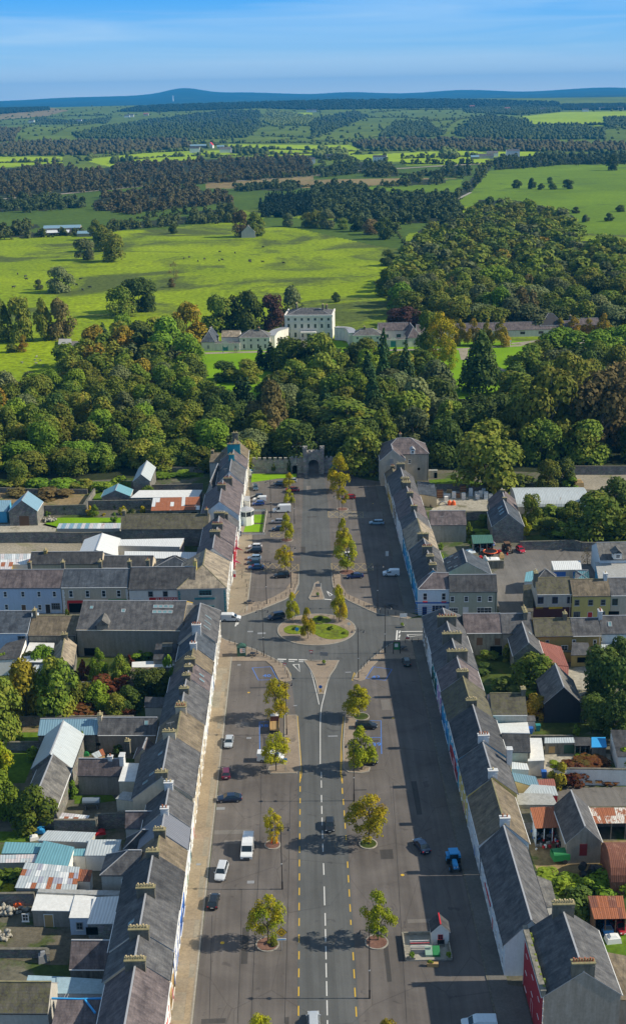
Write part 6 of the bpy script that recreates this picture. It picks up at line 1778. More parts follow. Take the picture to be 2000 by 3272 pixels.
b=MB()
for i in range(8):b.box((-12.6+i*3.6,-10.62,5.9),(0.5,0.3,11.8))
b.build('pilasters',W_MANOR,mn)
b=MB(); b.box((0,-12.2,4.1),(8.5,3.2,0.8))
for x in (-3.8,-1.5,1.5,3.8):b.tube((x,-13.4,0.2),(x,-13.4,3.8),0.3,n=8)
b.box((0,-12.4,0.1),(9,3.8,0.3)); b.build('portico',W_MANOR,mn)
def link(label,p0,p1,p2,h):
 r=empty('curved_link',(p0[0],p0[1],0)); tag(r,label,'building')
 L_=smooth_line([p0,p1,p2],6); b=MB(); t=MB()
 for (x0,y0),(x1,y1) in zip(L_[:-1],L_[1:]):
  d=Vector((x1-x0,y1-y0)); m_=((x0+x1)/2-p0[0],(y0+y1)/2-p0[1]+2)
  b.box((m_[0],m_[1],h/2),(d.length+.05,4,h),rz=math.atan2(d.y,d.x)); t.box((m_[0],m_[1],h+.15),(d.length+.3,4.4,.3),rz=math.atan2(d.y,d.x))
 b.build('wall',W_MANOR,r); t.build('coping',LEAD,r)
 return r
lk=link('curved white link between the country house and its left pavilion',(-12.5,657),(-10.5,671),(-5,681),6.5)
lk2=link('curved white link between the country house and its right pavilion',(22.5,679),(29,674),(30.5,660),6.5)
def rpx(c,x0,x1,y):return at(c,x0,y),at(c,x1,y)
def pav(name,label,x0,x1,yc,W,h,hr,rm=SL_GRN,hip=5,ang=-0.06,wins=(),chim=(),cat='building',wm=None):
 return house(name,label,(x0+x1)/2,yc,x1-x0,W,ang,h,hr,rm,wm or W_MANOR,hipA=hip,hipB=hip,wins=wins,chim=chim,cat=cat)
pav('pavilion','white two-storey left pavilion with four arched ground windows',-28.6,-12.7,661,12,6.6,9.4,wins=[('-y',-5.6+i*3.7,z,1.0,hh,'sash',P_GREY) for i in range(4) for z,hh in ((4.6,1.2),(0.9,2.2))],chim=[(.62,2.2,1.2,CH_STONE,3)])
pav('gate_range','left stable range with a low roof and a teal coach door under a pediment',-38.5,-28.8,668,9,5.6,8.2,hip=0,rm=SL_TAN)
g1=pav('gate_lodge','low front wall of the left stable yard with an arched teal coach door',-41.5,-28.7,655.8,2.0,4.0,4.6,hip=0,wins=[('-y',-1.2,0,2.8,3.2,'dark',P_TEAL),('-y',4.2,1.2,1.0,1.4,'dark',P_GREY)])
b=MB(); b.face([(-3.6,-1.15,4.0),(1.2,-1.15,4.0),(-1.2,-1.15,5.4)]); b.tube((-1.2,-1.1,3.2),(-1.2,-1.06,3.2),1.4,n=14); b.build('pediment',W_MANOR,g1)
house('stable_wing','leftmost stable wing with a steep blue slate roof hipped towards the lawn',-44.8,664.5,19,7.2,math.pi/2-.05,4.8,9.4,SL_BLUE,W_MANOR,hipA=5.0,cat='building',chim=[(.7,.8,.6,CH_WHITE,1)],wins=[('-x',0,1.2,1.1,1.8,'dark',P_GREY)])
pav('pavilion','white two-storey right pavilion with a grey hipped roof',30.6,45.8,662,11,6.2,8.8,wins=[('-y',-5.2+i*3.5,z,1.0,hh,'sash',P_GREY) for i in range(4) for z,hh in ((4.3,1.1),(0.9,2.0))],chim=[(.4,2.0,1.0,CH_STONE,2)])
pav('stable_range','right stable range with two round-headed dark windows',44.4,60.5,672,9,6.6,9.8,hip=0,rm=SL_PURP,wins=[('-y',-4.0,1.5,2.4,3.0,'dark',P_DGREEN),('-y',2.6,1.5,2.4,3.0,'dark',P_DGREEN)],ang=0.02)
g2=pav('gate_lodge','low front wall of the right stable yard with an arched teal coach door',46.0,58.6,656.0,2.0,4.0,4.6,hip=0,wins=[('-y',-1.0,0,2.8,3.2,'dark',P_TEAL),('-y',4.2,1.2,1.0,1.6,'dark',P_GREY)],ang=0.02)
b=MB(); b.face([(-3.4,-1.15,4.0),(1.4,-1.15,4.0),(-1.0,-1.15,5.4)]); b.build('pediment',W_MANOR,g2)
house('stable_wing','right stable wing with a steep purple roof hipped towards the drive',62.0,664,18,7.0,math.pi/2+.05,4.8,9.4,SL_PURP,W_MANOR,hipA=5.0,cat='building',wins=[('-x',0,1.0,1.2,2.2,'dark',P_GREY)])
for x0,x1,lb in ((65.5,108,'first length of the long low estate range behind the lime trees'),(108.2,153,'right end of the long low estate range with dark patches on its slates')):
 house('estate_range',lb,(x0+x1)/2,681 if x0>100 else 680,x1-x0,9,0.03,3.8,7.2,SL_PURP,W_MANOR,cat='building',wins=[('-y',u,1.4,2.6,1.4,'dark',GLASS) for u in (-8,2,12)])
house('kiln_tower','dark steep pyramid roof rising from the estate range',139,684,13,11,0.03,5.5,11.0,paint('pyramid_roof_black',(.03,.03,.035),.8),W_GREY,hipA=5.3,hipB=5.3,cat='building')
house('estate_store','estate block with a tall stone chimney right of the pyramid roof',157,684,16,9,0.03,5,8,SL_PURP,W_GREY,cat='building',chim=[(0.05,2.5,1.6,S_,2)])


# ------------------------------------------------------------------ walls
def wallline(name,label,pts_,h,th=0.45,m=None,cope=True,cat='wall',group=None,gap=None):
 p0=pts_[0]; r=empty(name,(p0[0],p0[1],0)); tag(r,label,cat,group)
 b=MB(); c=MB()
 for p,q in zip(pts_[:-1],pts_[1:]):
  d=Vector((q[0]-p[0],q[1]-p[1])); mx,my=(p[0]+q[0])/2-p0[0],(p[1]+q[1])/2-p0[1]
  b.box((mx,my,h/2-.1),(d.length,th,h+.2),rz=math.atan2(d.y,d.x))
  if cope:
   n=max(1,int(d.length/4))
   for i in range(n):
    t=(i+.5)/n
    c.box((p[0]+d.x*t-p0[0],p[1]+d.y*t-p0[1],h+0.06),(d.length/n-0.04,th+0.12,0.14+rng.uniform(-.03,.03)),rz=math.atan2(d.y,d.x))
 b.build('masonry',m or W_STONE,r)
 if cope:c.build('coping',CH_STONE,r)
 return r
def wl(label,c,L_,h,z=None,**k):
 return wallline('stone_wall',label,[xy(at(c,x,y,h if z is None else z)) for x,y in L_],h,**k)
wl('long high stone wall beside the gravel yard left of the white warehouse','a',[(-60,545),(300,540),(560,545),(830,535),(1370,530)],3.2)
wl('rough garden wall with plants along it behind the garden lawn','a',[(300,358),(590,352),(600,325),(1040,318)],3.2,m=W_STONEIVY)
wl('short slanting wall between the garden plots','a',[(575,350),(650,240)],2.0)
wl('stone wall behind the pale barn under the wood','a',[(1040,215),(1200,212),(1395,205)],2.2)
wl('mossy wall at the far plot above the pale barn','a',[(1060,95),(1400,92)],2.0,m=W_STONEIVY)
wl('low overgrown wall at the wood edge far left','a',[(-60,232),(300,245),(600,245)],1.6,m=W_STONEIVY)
wl('grey wall below the long mossy slated building','d',[(560,605),(900,604)],2.2,m=W_STONEIVY)
wl('creeper covered wall crossing the garden trees','d',[(60,845),(430,840),(920,838)],2.0,m=W_STONEIVY)
wl('rubble wall between the near yards left of the slate wing','g',[(370,262),(660,262),(665,225),(860,212)],3.0)
wl('dark garden wall left of the barn','d',[(20,1018),(270,1015)],1.8)
wl('stone wall beside the near garden left of the patchwork roof','g',[(-60,770),(235,765)],2.4)
wl('low rubble wall with grass on it in the near yard','g',[(-60,1150),(325,1150),(330,1190)],1.5)
wl('curving stone wall along the car park','c',[(775,605),(1000,600),(1150,595),(1200,610),(1300,612)],2.6)
wl('stone wall behind the gas yard','l',[(770,530),(1050,528),(1330,545)],2.2)
wl('dark wall of the yard right of the stained purple roof','l',[(1110,850),(1370,845)],2.6)
wl('wall beside the gravel yard at the far right','c',[(1105,85),(1560,85)],3.0)
wl('white topped yard wall next to the scrap corner','c',[(550,740),(665,738)],2.2,m=W_DAMP)
wl('mossy wall above the round bush','f',[(905,395),(1100,460)],1.2)
wl('thin white topped wall in front of the far yard sheds','f',[(850,866),(1140,866)],2.2,m=W_DAMP)
cw=wl('whitewashed yard wall hung with red creeper','f',[(1010,1098),(1120,1090),(1560,1098)],3.4,m=W_WHITE)
wl('low wall between the farmyard and the brown mossy house','i',[(760,155),(900,150)],1.8)
wl('low garden wall with railings below the glazed bay','j',[(850,885),(1045,882),(1005,1150)],0.8,m=W_WHITE,th=.3)
wl('low wall of the lower front lawn','k',[(760,152),(1030,150)],0.6,th=.3,m=W_WHITE)

# castle wall and gatehouse at the head of the square
def crenel(name,label,p,q,h,th=0.8,mw=1.0):
 r=empty(name,(p[0],p[1],0)); tag(r,label,'wall')
 d=Vector((q[0]-p[0],q[1]-p[1])); L=d.length; a=math.atan2(d.y,d.x)
 b=MB(); b.box((d.x/2,d.y/2,h/2),(L,th,h),rz=a); b.build('masonry',W_ASHLAR,r)
 me=MB().box((0,0,0.35),(mw,th*.8,0.7)).mesh('merlon',W_ASHLAR); cp=MB().box((0,0,0.75),(mw+.12,th+.1,0.12)).mesh('merlon_cap',CONC)
 n=int(L/(mw*1.8))
 for i in range(n):
  t=(i+.5)/n
  o=place('merlon',me,r,(d.x*t,d.y*t,h),a); place('merlon_cap',cp,o)
 return r
crenel('castle_wall','battlemented estate wall left of the castle gateway',(-16.2,429.2),(-1.5,428.2),4.7)
crenel('castle_wall','plain estate wall right of the castle gateway behind the big tree',(11.5,427.5),(28.4,425.8),4.6)
gt=empty('castle_gateway',(5.6,427.5,0),R(-2)); tag(gt,'tall stone gateway with battlements and a pointed arch at the head of the square','gateway')
def arch_wall(b,x0,x1,z1,ax,aw,az,y0,y1):
 """wall slab with a pointed arch opening"""
 n=8
 ar=[(ax-aw/2,0)]+[(ax-aw/2*math.cos(math.pi/2*i/n),az+2.1*math.sin(math.pi/2*i/n)**.9) for i in range(n+1)]+[(ax+aw/2*math.cos(math.pi/2*(n-i)/n),az+2.1*math.sin(math.pi/2*(n-i)/n)**.9) for i in range(1,n+1)]+[(ax+aw/2,0)]
 for y in (y0,y1):
  for (xa,za),(xb,zb_) in zip(ar[:-1],ar[1:]):
   if xa == xb:continue
   b.face([(xa,y,za),(xb,y,zb_),(xb,y,z1),(xa,y,z1)])
  b.face([(x0,y,0),(ax-aw/2,y,0),(ax-aw/2,y,z1),(x0,y,z1)]); b.face([(ax+aw/2,y,0),(x1,y,0),(x1,y,z1),(ax+aw/2,y,z1)])
 for (xa,za),(xb,zb_) in zip(ar[:-1],ar[1:]):b.face([(xa,y0,za),(xb,y0,zb_),(xb,y1,zb_),(xa,y1,za)])
 b.face([(x0,y0,z1),(x1,y0,z1),(x1,y1,z1),(x0,y1,z1)])
 for x in (x0,x1):b.face([(x,y0,0),(x,y1,0),(x,y1,z1),(x,y0,z1)])
b=MB(); arch_wall(b,-2.9,2.9,9.6,0,3.6,4.2,-1.5,1.5); b.build('arch_wall',W_ASHLAR,gt)
for s in (-1,1):
 b=MB(); b.box((s*3.0,-.3,5.6),(1.3,3.4,11.2)); b.box((s*3.0,-.3,11.3),(1.6,3.7,.4)); b.build('turret',W_ASHLAR,gt)
 for dx in (-.5,.5):
  m=MB(); m.box((s*3.0+dx,-1.7,11.9),(.5,.5,.8)); m.box((s*3.0+dx,-1.7,12.34),(.6,.6,.1),1); m.build('merlon',[W_ASHLAR,CONC],gt)
 b=MB(); b.box((s*5.9,0,3.2),(4.4,1.4,6.4)); b.build('side_wall',W_ASHLAR,gt)
 b=MB(); b.box((s*6.6,-.75,1.4),(1.7,.2,2.8)); b.tube((s*6.6,-.85,2.8),(s*6.6,-.65,2.8),.85,n=12); b.build('side_door',P_TEAL if s>0 else DARK,gt)
 b=MB()
 for i in range(3):b.box((s*(4.6+i*1.5),0,6.8),(.8,1.2,.8))
 b.build('side_battlement',W_ASHLAR,gt)
for i in range(3):
 m=MB(); m.box((-1.3+i*1.3,-1.2,10.0),(.7,.6,.9)); m.box((-1.3+i*1.3,-1.2,10.5),(.8,.7,.1),1); m.build('merlon',[W_ASHLAR,CONC],gt)
b=MB(); b.box((0,-1.6,9.3),(5.0,.3,.35)); b.box((0,-1.6,8.2),(1.2,.2,1.4)); b.build('string_course',CONC,gt)
gt.scale=(1,1,.82)


# ------------------------------------------------------------------ trees
def trunk_mesh(name,seed,r0=0.035,limbs=5,top=0.75,mat=None,first=0.22):
 r=random.Random(seed); b=MB()
 b.tube((0,0,-0.02),(0,0,first),r0,r0*.8,7,caps=False)
 b.tube((0,0,first),(r.uniform(-.05,.05),r.uniform(-.05,.05),top),r0*.8,r0*.25,6,caps=False)
 for i in range(limbs):
  a=i*2.4+r.uniform(-.4,.4); z=first+(top-first)*(i/limbs)*.8
  l=r.uniform(.35,.6)
  m_=(math.cos(a)*l*.5,math.sin(a)*l*.5,z+.13)
  b.tube((0,0,z),m_,r0*.45,r0*.3,5,caps=False)
  b.tube(m_,(math.cos(a)*l,math.sin(a)*l,z+.30),r0*.3,r0*.1,4,caps=False)
 return b.mesh(name,mat or BARK)


TR=[trunk_mesh('trunk',k) for k in range(3)]
TR_P=[trunk_mesh('trunk',k+9,.05,7,.85,BARK_P,.3) for k in range(2)]
TR_S=[trunk_mesh('trunk',k+20,.05,9,.85,None,.2) for k in range(3)]
CW=[leaf_mesh('crown',10+k,4000,0.052,1,1,LF_MID,lobes=15+k,shape='round') for k in range(6)]
CWS=[leaf_mesh('crown',20+k,1500,0.07,1,1,LF_MID,lobes=20,shape='egg') for k in range(2)]
CC=[leaf_mesh('crown',30+k,1500,0.075,1,1,LF_CON,lobes=18,shape='cone') for k in range(2)]
CY=[leaf_mesh('crown',35,3600,0.05,1,1,LF_DEEP,lobes=26,shape='yew')]
CCED=[leaf_mesh('crown',36,3200,0.05,1,1,LF_MID,lobes=26,shape='cedar')]
CO=[leaf_mesh('crown',40+k,4600,0.032,1,1,LF_GOLD,lobes=34,shape='open',inner=.25) for k in range(4)]
CE=[leaf_mesh('crown',50+k,5200,0.036,1,1,LF_GOLD,lobes=24,shape='egg') for k in range(3)]
CB=[leaf_mesh('crown',60+k,420,0.04,1,1,LF_RUST,lobes=26,shape='open',inner=.3) for k in range(1)]
CSH=[leaf_mesh('foliage',70+k,700,0.10,1,1,LF_MID,lobes=9,shape='round') for k in range(3)]


def tree(name,label,loc,w,h,crowns,mat,trunks=None,group=None,cz=0.0,cat='tree'):
 r=empty(name,loc,rng.uniform(0,6.28)); tag(r,label,cat,group)
 c=place('crown',rng.choice(crowns),r)
 c.scale=(w/2,w/2,h*(1-cz)); c.location.z=h*cz
 c.material_slots[0].link='OBJECT'; c.material_slots[0].material=mat
 if trunks is not None:
  t=place('trunk',rng.choice(trunks),r); t.scale=(w/2,w/2,h)
 return r


def shrub(label,loc,w,h,mat,name='shrub',group=None,d=None):
 r=place(name,rng.choice(CSH),None,(loc[0],loc[1],loc[2]-h*.12),rng.uniform(0,6))
 r.scale=(w/2,(d or w)/2,h*1.1)
 r.material_slots[0].link='OBJECT'; r.material_slots[0].material=mat
 return tag(r,label,'shrub',group)


GT='young trees planted down the square'
for c,x,y,w,h,cr_,m,lb,cz in (
  ('h',478,430,3.8,7.2,CO,LF_GOLD,'small thin gold tree with two red bollards at its foot',.14),
  ('h',1137,425,8.2,10.2,CO,LF_GOLD,'large spreading olive-gold maple in a white stone ring, right of the black car',.14),
  ('h',445,1108,6.6,8.9,CO,LF_LIME,'green and gold tree beside the yellow diamond road sign',.18),
  ('h',1200,1088,6.0,9.0,CO,LF_LIME,'bright lime green open tree behind the nearest twin lamp post',.14),
  ('h',405,1950,5.8,8.6,CO,LF_GOLD,'gold tree cut by the bottom edge of the photo',.14),
  ('h',1255,1960,4.6,8.0,CO,LF_AUT,'orange tree top just showing at the bottom edge',.14),
  ('e',500,1104,6.6,8.4,CO,LF_GOLD,'gold tree overhanging the white van',.2),
  ('e',1088,1094,7.2,9.4,CE,LF_LIME,'dense olive green tree hiding a parked car, at the end of the right paved island',.1),
  ('e',500,752,7.4,9.6,CO,LF_GOLD,'broad yellow and green tree above the timber truck',.1),
  ('e',1062,737,6.9,7.8,CE,LF_GOLD,'round yellow-green tree in a grassed circle beside the black estate car',.2),
  ('e',718,196,4.2,8.4,CE,LF_GOLD,'orange tipped tree at the front of the roundabout',.1),
  ('b',612,1252,3.9,7.8,CE,LF_GOLD,'slim gold-green tree at the left rear of the roundabout',.1),
  ('b',932,1262,4.9,9.8,CE,LF_GOLD,'tall gold-green tree at the right rear of the roundabout',.08),
  ('b',990,920,7.8,10.2,CO,LF_LIME,'spreading yellow-lime tree on the hatched box right of the road',.14),
  ('b',968,792,6.2,10.8,CE,LF_GOLD,'upright yellow-green tree right behind the spreading yellow-lime one',.1),
  ('b',560,912,6.0,7.8,CO,LF_GOLD,'airy gold tree left of the road by the black four-wheel drive',.14),
  ('b',572,702,4.6,8.4,CE,LF_GOLD,'oval gold tree hiding the parked cars by the front lawns',.1),
  ('b',590,452,4.2,5.4,CE,LF_GOLD,'small oval tree between the white van and the red car',.05),
  ('b',955,490,4.4,7.6,CO,LF_GOLD,'thin straggly tree in a round brick bed near the red car',.3),
  ('b',937,368,8.8,13.2,CE,LF_GOLD,'largest gold-green tree of the square, right of the castle gateway',.06),
  ('b',590,335,4.6,5.0,CE,LF_GOLD,'small gold tree farthest up the left side near the castle lawn',.05)):
 tree('street_tree',lb,at(c,x,y,0.1),w*.86,h*.97,cr_,m,TR_S,GT,cz)
for c,x,y,h in (('b',483,238,5.4),('b',590,245,6.4),('b',1040,235,5.6),('b',1150,232,5.4)):
 p=at(c,x,y)
 lb={483:'slim dark cypress left of the other one before the battlemented wall',590:'taller slim cypress nearest the left side of the gateway',1040:'slim cypress just right of the big gold tree',1150:'slim cypress nearest the hipped house by the castle wall'}[x]
 tree('cypress',lb,p,1.5,h,CWS,LF_DEEP,None,'slim cypresses along the castle wall')

# garden and yard trees
LS=[
 ('d',185,860,8.4,13.5,CW,LF_AUT,'orange-tinted round tree standing over the left garden bed'),
 ('d',400,850,9.2,14.0,CW,LF_MID,'big green garden tree beside the orange-tinted one'),
 ('d',15,1010,9.0,14.5,CW,LF_OLIVE,'olive tree at the left edge above the small lawn'),
 ('d',-20,1290,6.0,9,CW,LF_LIME,'lime tree at the left edge beside the lower lawn'),
 ('d',690,605,4.8,8.5,CE,LF_IVY,'light green tree against the long grey wall'),
 ('d',832,610,4.6,7.0,CW,LF_MID,'green bushy tree right of the light green one under the long grey wall'),
 ('d',680,790,5.4,6.5,CW,LF_IVY,'bright green tree in front of the red creeper'),
 ('d',560,800,5.5,6.5,CW,LF_MID,'mid green tree between the big garden tree and the red creeper'),
 ('d',800,845,4.4,5.5,CW,LF_OLIVE,'small olive tree above the long low outbuilding'),
 ('d',1030,700,7.6,6.8,CW,LF_DEEP,'dark green tree touching the outhouse in the gardens'),
 ('d',880,800,6,5.5,CW,LF_DEEP,'dark shady tree left of the outhouse'),
 ('d',300,520,5,6,CW,LF_IVY,'green tree growing over the ruined gable'),
 ('d',25,520,4.5,4.5,CW,LF_IVY,'light green tree beside the white gabled wing'),
 ('d',205,505,4,4.0,CW,LF_MID,'small tree over the pale green lean-to'),
 ('g',250,310,8.4,8.4,CW,LF_MID,'dense green tree against the near end of the long barn'),
 ('g',20,240,6.4,9.4,CW,LF_IVY,'bright green tree at the left edge near the dense green one'),
 ('f',872,545,9.6,8.4,CW,LF_MID,'large dome shaped green bush-tree beside the red metal roofs'),
 ('f',900,735,5.6,5.0,CW,LF_AUT,'brown-green tree left of the black barn'),
 ('f',1440,400,6.6,7.5,CW,LF_DEEP,'dark tree beside the white rear wall at the right edge'),
 ('f',1330,610,8.4,12,CW,LF_DEEP,'dark tree right of the black barn'),
 ('f',1450,700,9,13,CW,LF_DEEP,'taller dark tree at the right edge by the black barn'),
 ('f',1290,800,6.4,7,CW,LF_DEEP,'low dark tree in front of the black barn'),
 ('f',1430,880,7,10,CW,LF_DEEP,'dark tree above the blue sheeted shed'),
 ('c',1320,600,17,14.5,CW,LF_MID,'very wide green tree behind the curving car park wall'),
 ('c',850,485,6.4,9.5,CW,LF_MID,'green tree between the stone barn and the round roofed shed'),
 ('c',1420,430,12,12,CW,LF_DEEP,'dark tree right behind the very wide green tree'),
 ('c',1530,560,10,9,CW,LF_MID,'green tree at the right edge above the car park wall'),
 ('c',975,250,8.4,10.5,CW,LF_OLIVE,'olive tree rising behind the round roofed shed'),
 ('c',1080,215,8,9.5,CW,LF_DEEP,'dark bush-like tree beside the gravel yard'),
 ('c',1130,480,7.5,7,CW,LF_MID,'low green tree left of the very wide tree'),
 ('c',540,250,21,19,CW,LF_OLIVE,'huge olive brown tree overhanging the gas yard wall'),
 ('c',980,560,6,5,CW,LF_DEEP,'low dark tree behind the curving wall'),
 ('c',525,495,4.2,3.6,CW,LF_MID,'little tree in the sunk plot beside the stone barn'),
 ('c',1240,760,4,5,CB,LF_RUST,'bare twiggy tree beside the blue doored store'),
 ('a',1020,305,3.8,4.2,CW,LF_MID,'small green tree growing over the weathered white roof'),
 ('a',655,430,3.2,3.8,CE,LF_IVY,'small pointed tree beside the yellow shrub on the garden wall'),
 ('a',130,215,8.5,8.5,CW,LF_OLIVE,'olive tree at the wood edge above the blue roofed barn'),
 ('l',1300,985,3,3.2,CW,LF_MID,'sapling against the dark yard wall'),
]
for c,x,y,w,h,cr_,m,lb in LS:
 tree('garden_tree',lb,at(c,x,y),w,h,cr_,m,TR,'trees in the gardens and yards')
for c,x,y,w,h,m,lb in (
  ('a',615,420,2.2,3.0,LF_GOLD,'yellow shrub before the rough garden wall, left'),
  ('a',845,415,3.0,2.8,LF_GOLD,'bright yellow shrub beside the chimney of the mossy building'),
  ('a',785,472,2.2,3.2,LF_IVY,'clipped cone shrub on the garden lawn'),
  ('a',355,415,3.2,2.4,LF_MID,'round green shrub left of the lawn'),('a',328,425,2,1.6,LF_IVY,'small round light green shrub next to the stone heap'),
  ('a',900,420,2.6,2.0,LF_DEEP,'dark shrub right of the bright yellow shrub'),('a',985,405,2.0,2.4,LF_GOLD,'yellow flowered shrub under the rusty stables'),
  ('a',528,405,1.6,2.2,LF_DEEP,'narrow dark shrub on the rough garden wall'),('a',712,425,1.4,.9,LF_GOLD,'tiny gold shrub in the wall border'),
  ('a',370,300,12,3.2,LF_RUST,'brown brushwood heap in the rough garden'),('a',130,290,8,2.4,LF_RUST,'smaller brown brushwood heap behind the blue roofed barn'),
  ('a',30,225,9,3,LF_MID,'green bush at the left edge of the wood border'),('a',260,232,9,3.2,LF_IVY,'light green bramble bank under the trees'),
  ('a',420,238,10,3.4,LF_IVY,'yellow-green hedge bank in the middle of the wood border'),('a',560,240,9,3.2,LF_OLIVE,'olive bush on the wood border'),('a',690,250,8,3.2,LF_IVY,'bright bush next to the slanting wall'),('a',820,225,6,3.4,LF_IVY,'bright bush at the corner of the pale barn'),
  ('a',1150,150,10,1.5,LF_IVY,'long low grassy bush behind the pale barn'),('a',1290,145,8,1.6,LF_IVY,'low bush near the west row end'),
  ('c',420,570,2.4,4.5,LF_IVY,'yellow-green climber on the broken yard wall'),('c',445,640,2.0,3.2,LF_IVY,'lower climber trailing down the broken yard wall'),('c',515,550,6,1.4,LF_IVY,'grassy strip bush above the green lean-to'),
  ('c',815,560,3.2,5.5,LF_GOLD,'gold-green climber on the corner of the stone barn'),('c',900,430,9,4,LF_DEEP,'dark bramble mass under the round roofed shed'),('c',1010,440,10,4.4,LF_MID,'green bramble mass in the rough garden'),('c',930,520,9,3.4,LF_MID,'bramble mass along the curving wall'),('c',1060,560,8,3.6,LF_IVY,'light bramble mass left of the very wide tree'),
  ('c',1130,235,6,4,LF_IVY,'light bush at the corner of the gravel yard'),('c',790,215,8,4,LF_MID,'bush at the tip of the round roofed shed'),
  ('m',820,200,1.8,2.2,LF_IVY,'light green shrub in the small back garden, far one'),('m',815,330,2.0,2.4,LF_IVY,'light green shrub in the small back garden, near one'),
  ('f',680,575,7,3.6,LF_DEEP,'dark hedge left of the dome shaped bush'),('f',890,590,6,2.6,LF_IVY,'bright yellow-green shrub bank behind the mossy rear wing'),('f',1040,690,5.5,4.2,LF_DEEP,'dark ivy over the corner of the black barn'),('f',510,420,6,2.0,LF_DEEP,'weedy shrub in the ruin garden'),('f',560,330,5,2.2,LF_MID,'green shrub before the white ruin'),('f',700,350,3.4,4.2,LF_OLIVE,'ivy clump on the ruined stable front'),
  ('f',515,300,1.6,4.8,LF_DEEP,'ivy growing up the white ruin wall'),('f',1045,1215,4.0,5.0,LF_AUT,'autumn creeper clump at the end of the whitewashed wall'),('f',1150,1170,6.5,3.6,LF_CREEP,'red creeper hanging over the whitewashed wall'),('f',1310,1120,12,1.6,LF_CREEP,'long red creeper along the top of the whitewashed wall'),('f',1500,1080,4,4,LF_IVY,'green bush at the right edge behind the whitewashed wall'),
  ('f',1160,855,1.6,2.2,LF_IVY,'thin bright sapling in the far yard'),('f',1020,1070,3,.8,LF_IVY,'weeds in the rough concrete yard, left'),('f',1200,1020,3,.8,LF_IVY,'weeds in the rough concrete yard, right'),('f',1150,1070,3,.7,LF_IVY,'weeds in the rough concrete yard beside the blue sheet'),
  ('i',1000,705,6.5,1.8,LF_IVY,'bright ivy bank beside the long plain house'),('i',1100,745,6,2.2,LF_IVY,'bright ivy bank nearer the chimney of the red house'),('i',1250,750,4,2.6,LF_IVY,'dense bright hedge end behind the rusty carport'),('i',1380,740,7,2.4,LF_IVY,'long bright hedge behind the rusty carport'),('i',1500,730,6,2.4,LF_IVY,'bright hedge at the right edge behind the carport'),('i',1200,900,5.5,4.0,LF_DEEP,'dark shrubs left of the rusty carport'),
  ('d',590,600,3.0,5.5,LF_CREEP,'dark red creeper column left of the light green tree'),('d',540,590,3.0,3.0,LF_CREEP,'dark red creeper beside the ruined wall'),('d',760,680,8.5,4.2,LF_CREEP,'broad dark red creeper curtain in the middle of the gardens'),('d',870,690,5.0,4.2,LF_CREEP,'dark red creeper end beside the stone outhouse'),('d',620,835,9.5,2.8,LF_CREEP,'brown-red creeper along the long garden wall'),('d',480,838,7.5,3.2,LF_AUT,'yellowing creeper on the long garden wall, left part'),('d',880,835,3.5,2.4,LF_CREEP,'brown creeper at the right end of the long garden wall'),('d',900,500,1.8,3.2,LF_CREEP,'red creeper clump on the terrace corner'),
  ('d',1160,640,4.4,7.5,LF_IVY,'bright climber rising onto the roofs of the west row'),('d',1210,510,3.2,4.2,LF_MID,'dark green climber beside the terrace roof'),('d',440,420,3.2,4.4,LF_IVY,'ivy on the ruined gable'),('d',475,250,2.2,6.0,LF_MID,'ivy strip on the brown roofed cottage'),('d',970,430,5,1.8,LF_IVY,'low moss and fern strip on the terrace wall'),
  ('d',250,1150,3.4,3.6,LF_IVY,'ivy at the barn wall beside the lower lawn'),('d',572,1090,1.4,5.0,LF_IVY,'ivy column on the barn end wall'),('d',820,1110,2.4,2.2,LF_DEEP,'weeds against the long outbuilding wall'),
  ('g',495,100,2.6,3.2,LF_IVY,'flowering shrub by the barn end'),('g',610,40,3.4,3.0,LF_MID,'rounded green shrub in the near flower garden'),('g',700,50,3.4,2.8,LF_DEEP,'dark shrub in the near flower garden'),('g',40,690,6.5,1.8,LF_MID,'low green hedge in the near left garden'),('g',45,765,4,1.0,LF_GOLD,'yellow-green plants on the near garden wall'),('g',1005,315,.8,.8,LF_IVY,'moss tuft on a rear wing gutter'),
  ('h',482,1115,1.9,1.1,LF_OLIVE,'low round bush in the brick ring by the diamond sign'),('e',875,135,1.6,1.0,LF_DEEP,'small dark shrub on the larger roundabout lawn'),('e',630,135,1.2,.9,LF_DEEP,'small shrub on the smaller roundabout lawn'),('e',970,165,1.2,.6,LF_MID,'tuft at the right end of the roundabout lawn'),('b',795,1250,1.8,1.0,LF_DEEP,'dark shrub on the rear roundabout lawn')):
 shrub(lb,at(c,x,y),w,h,m)
b=None

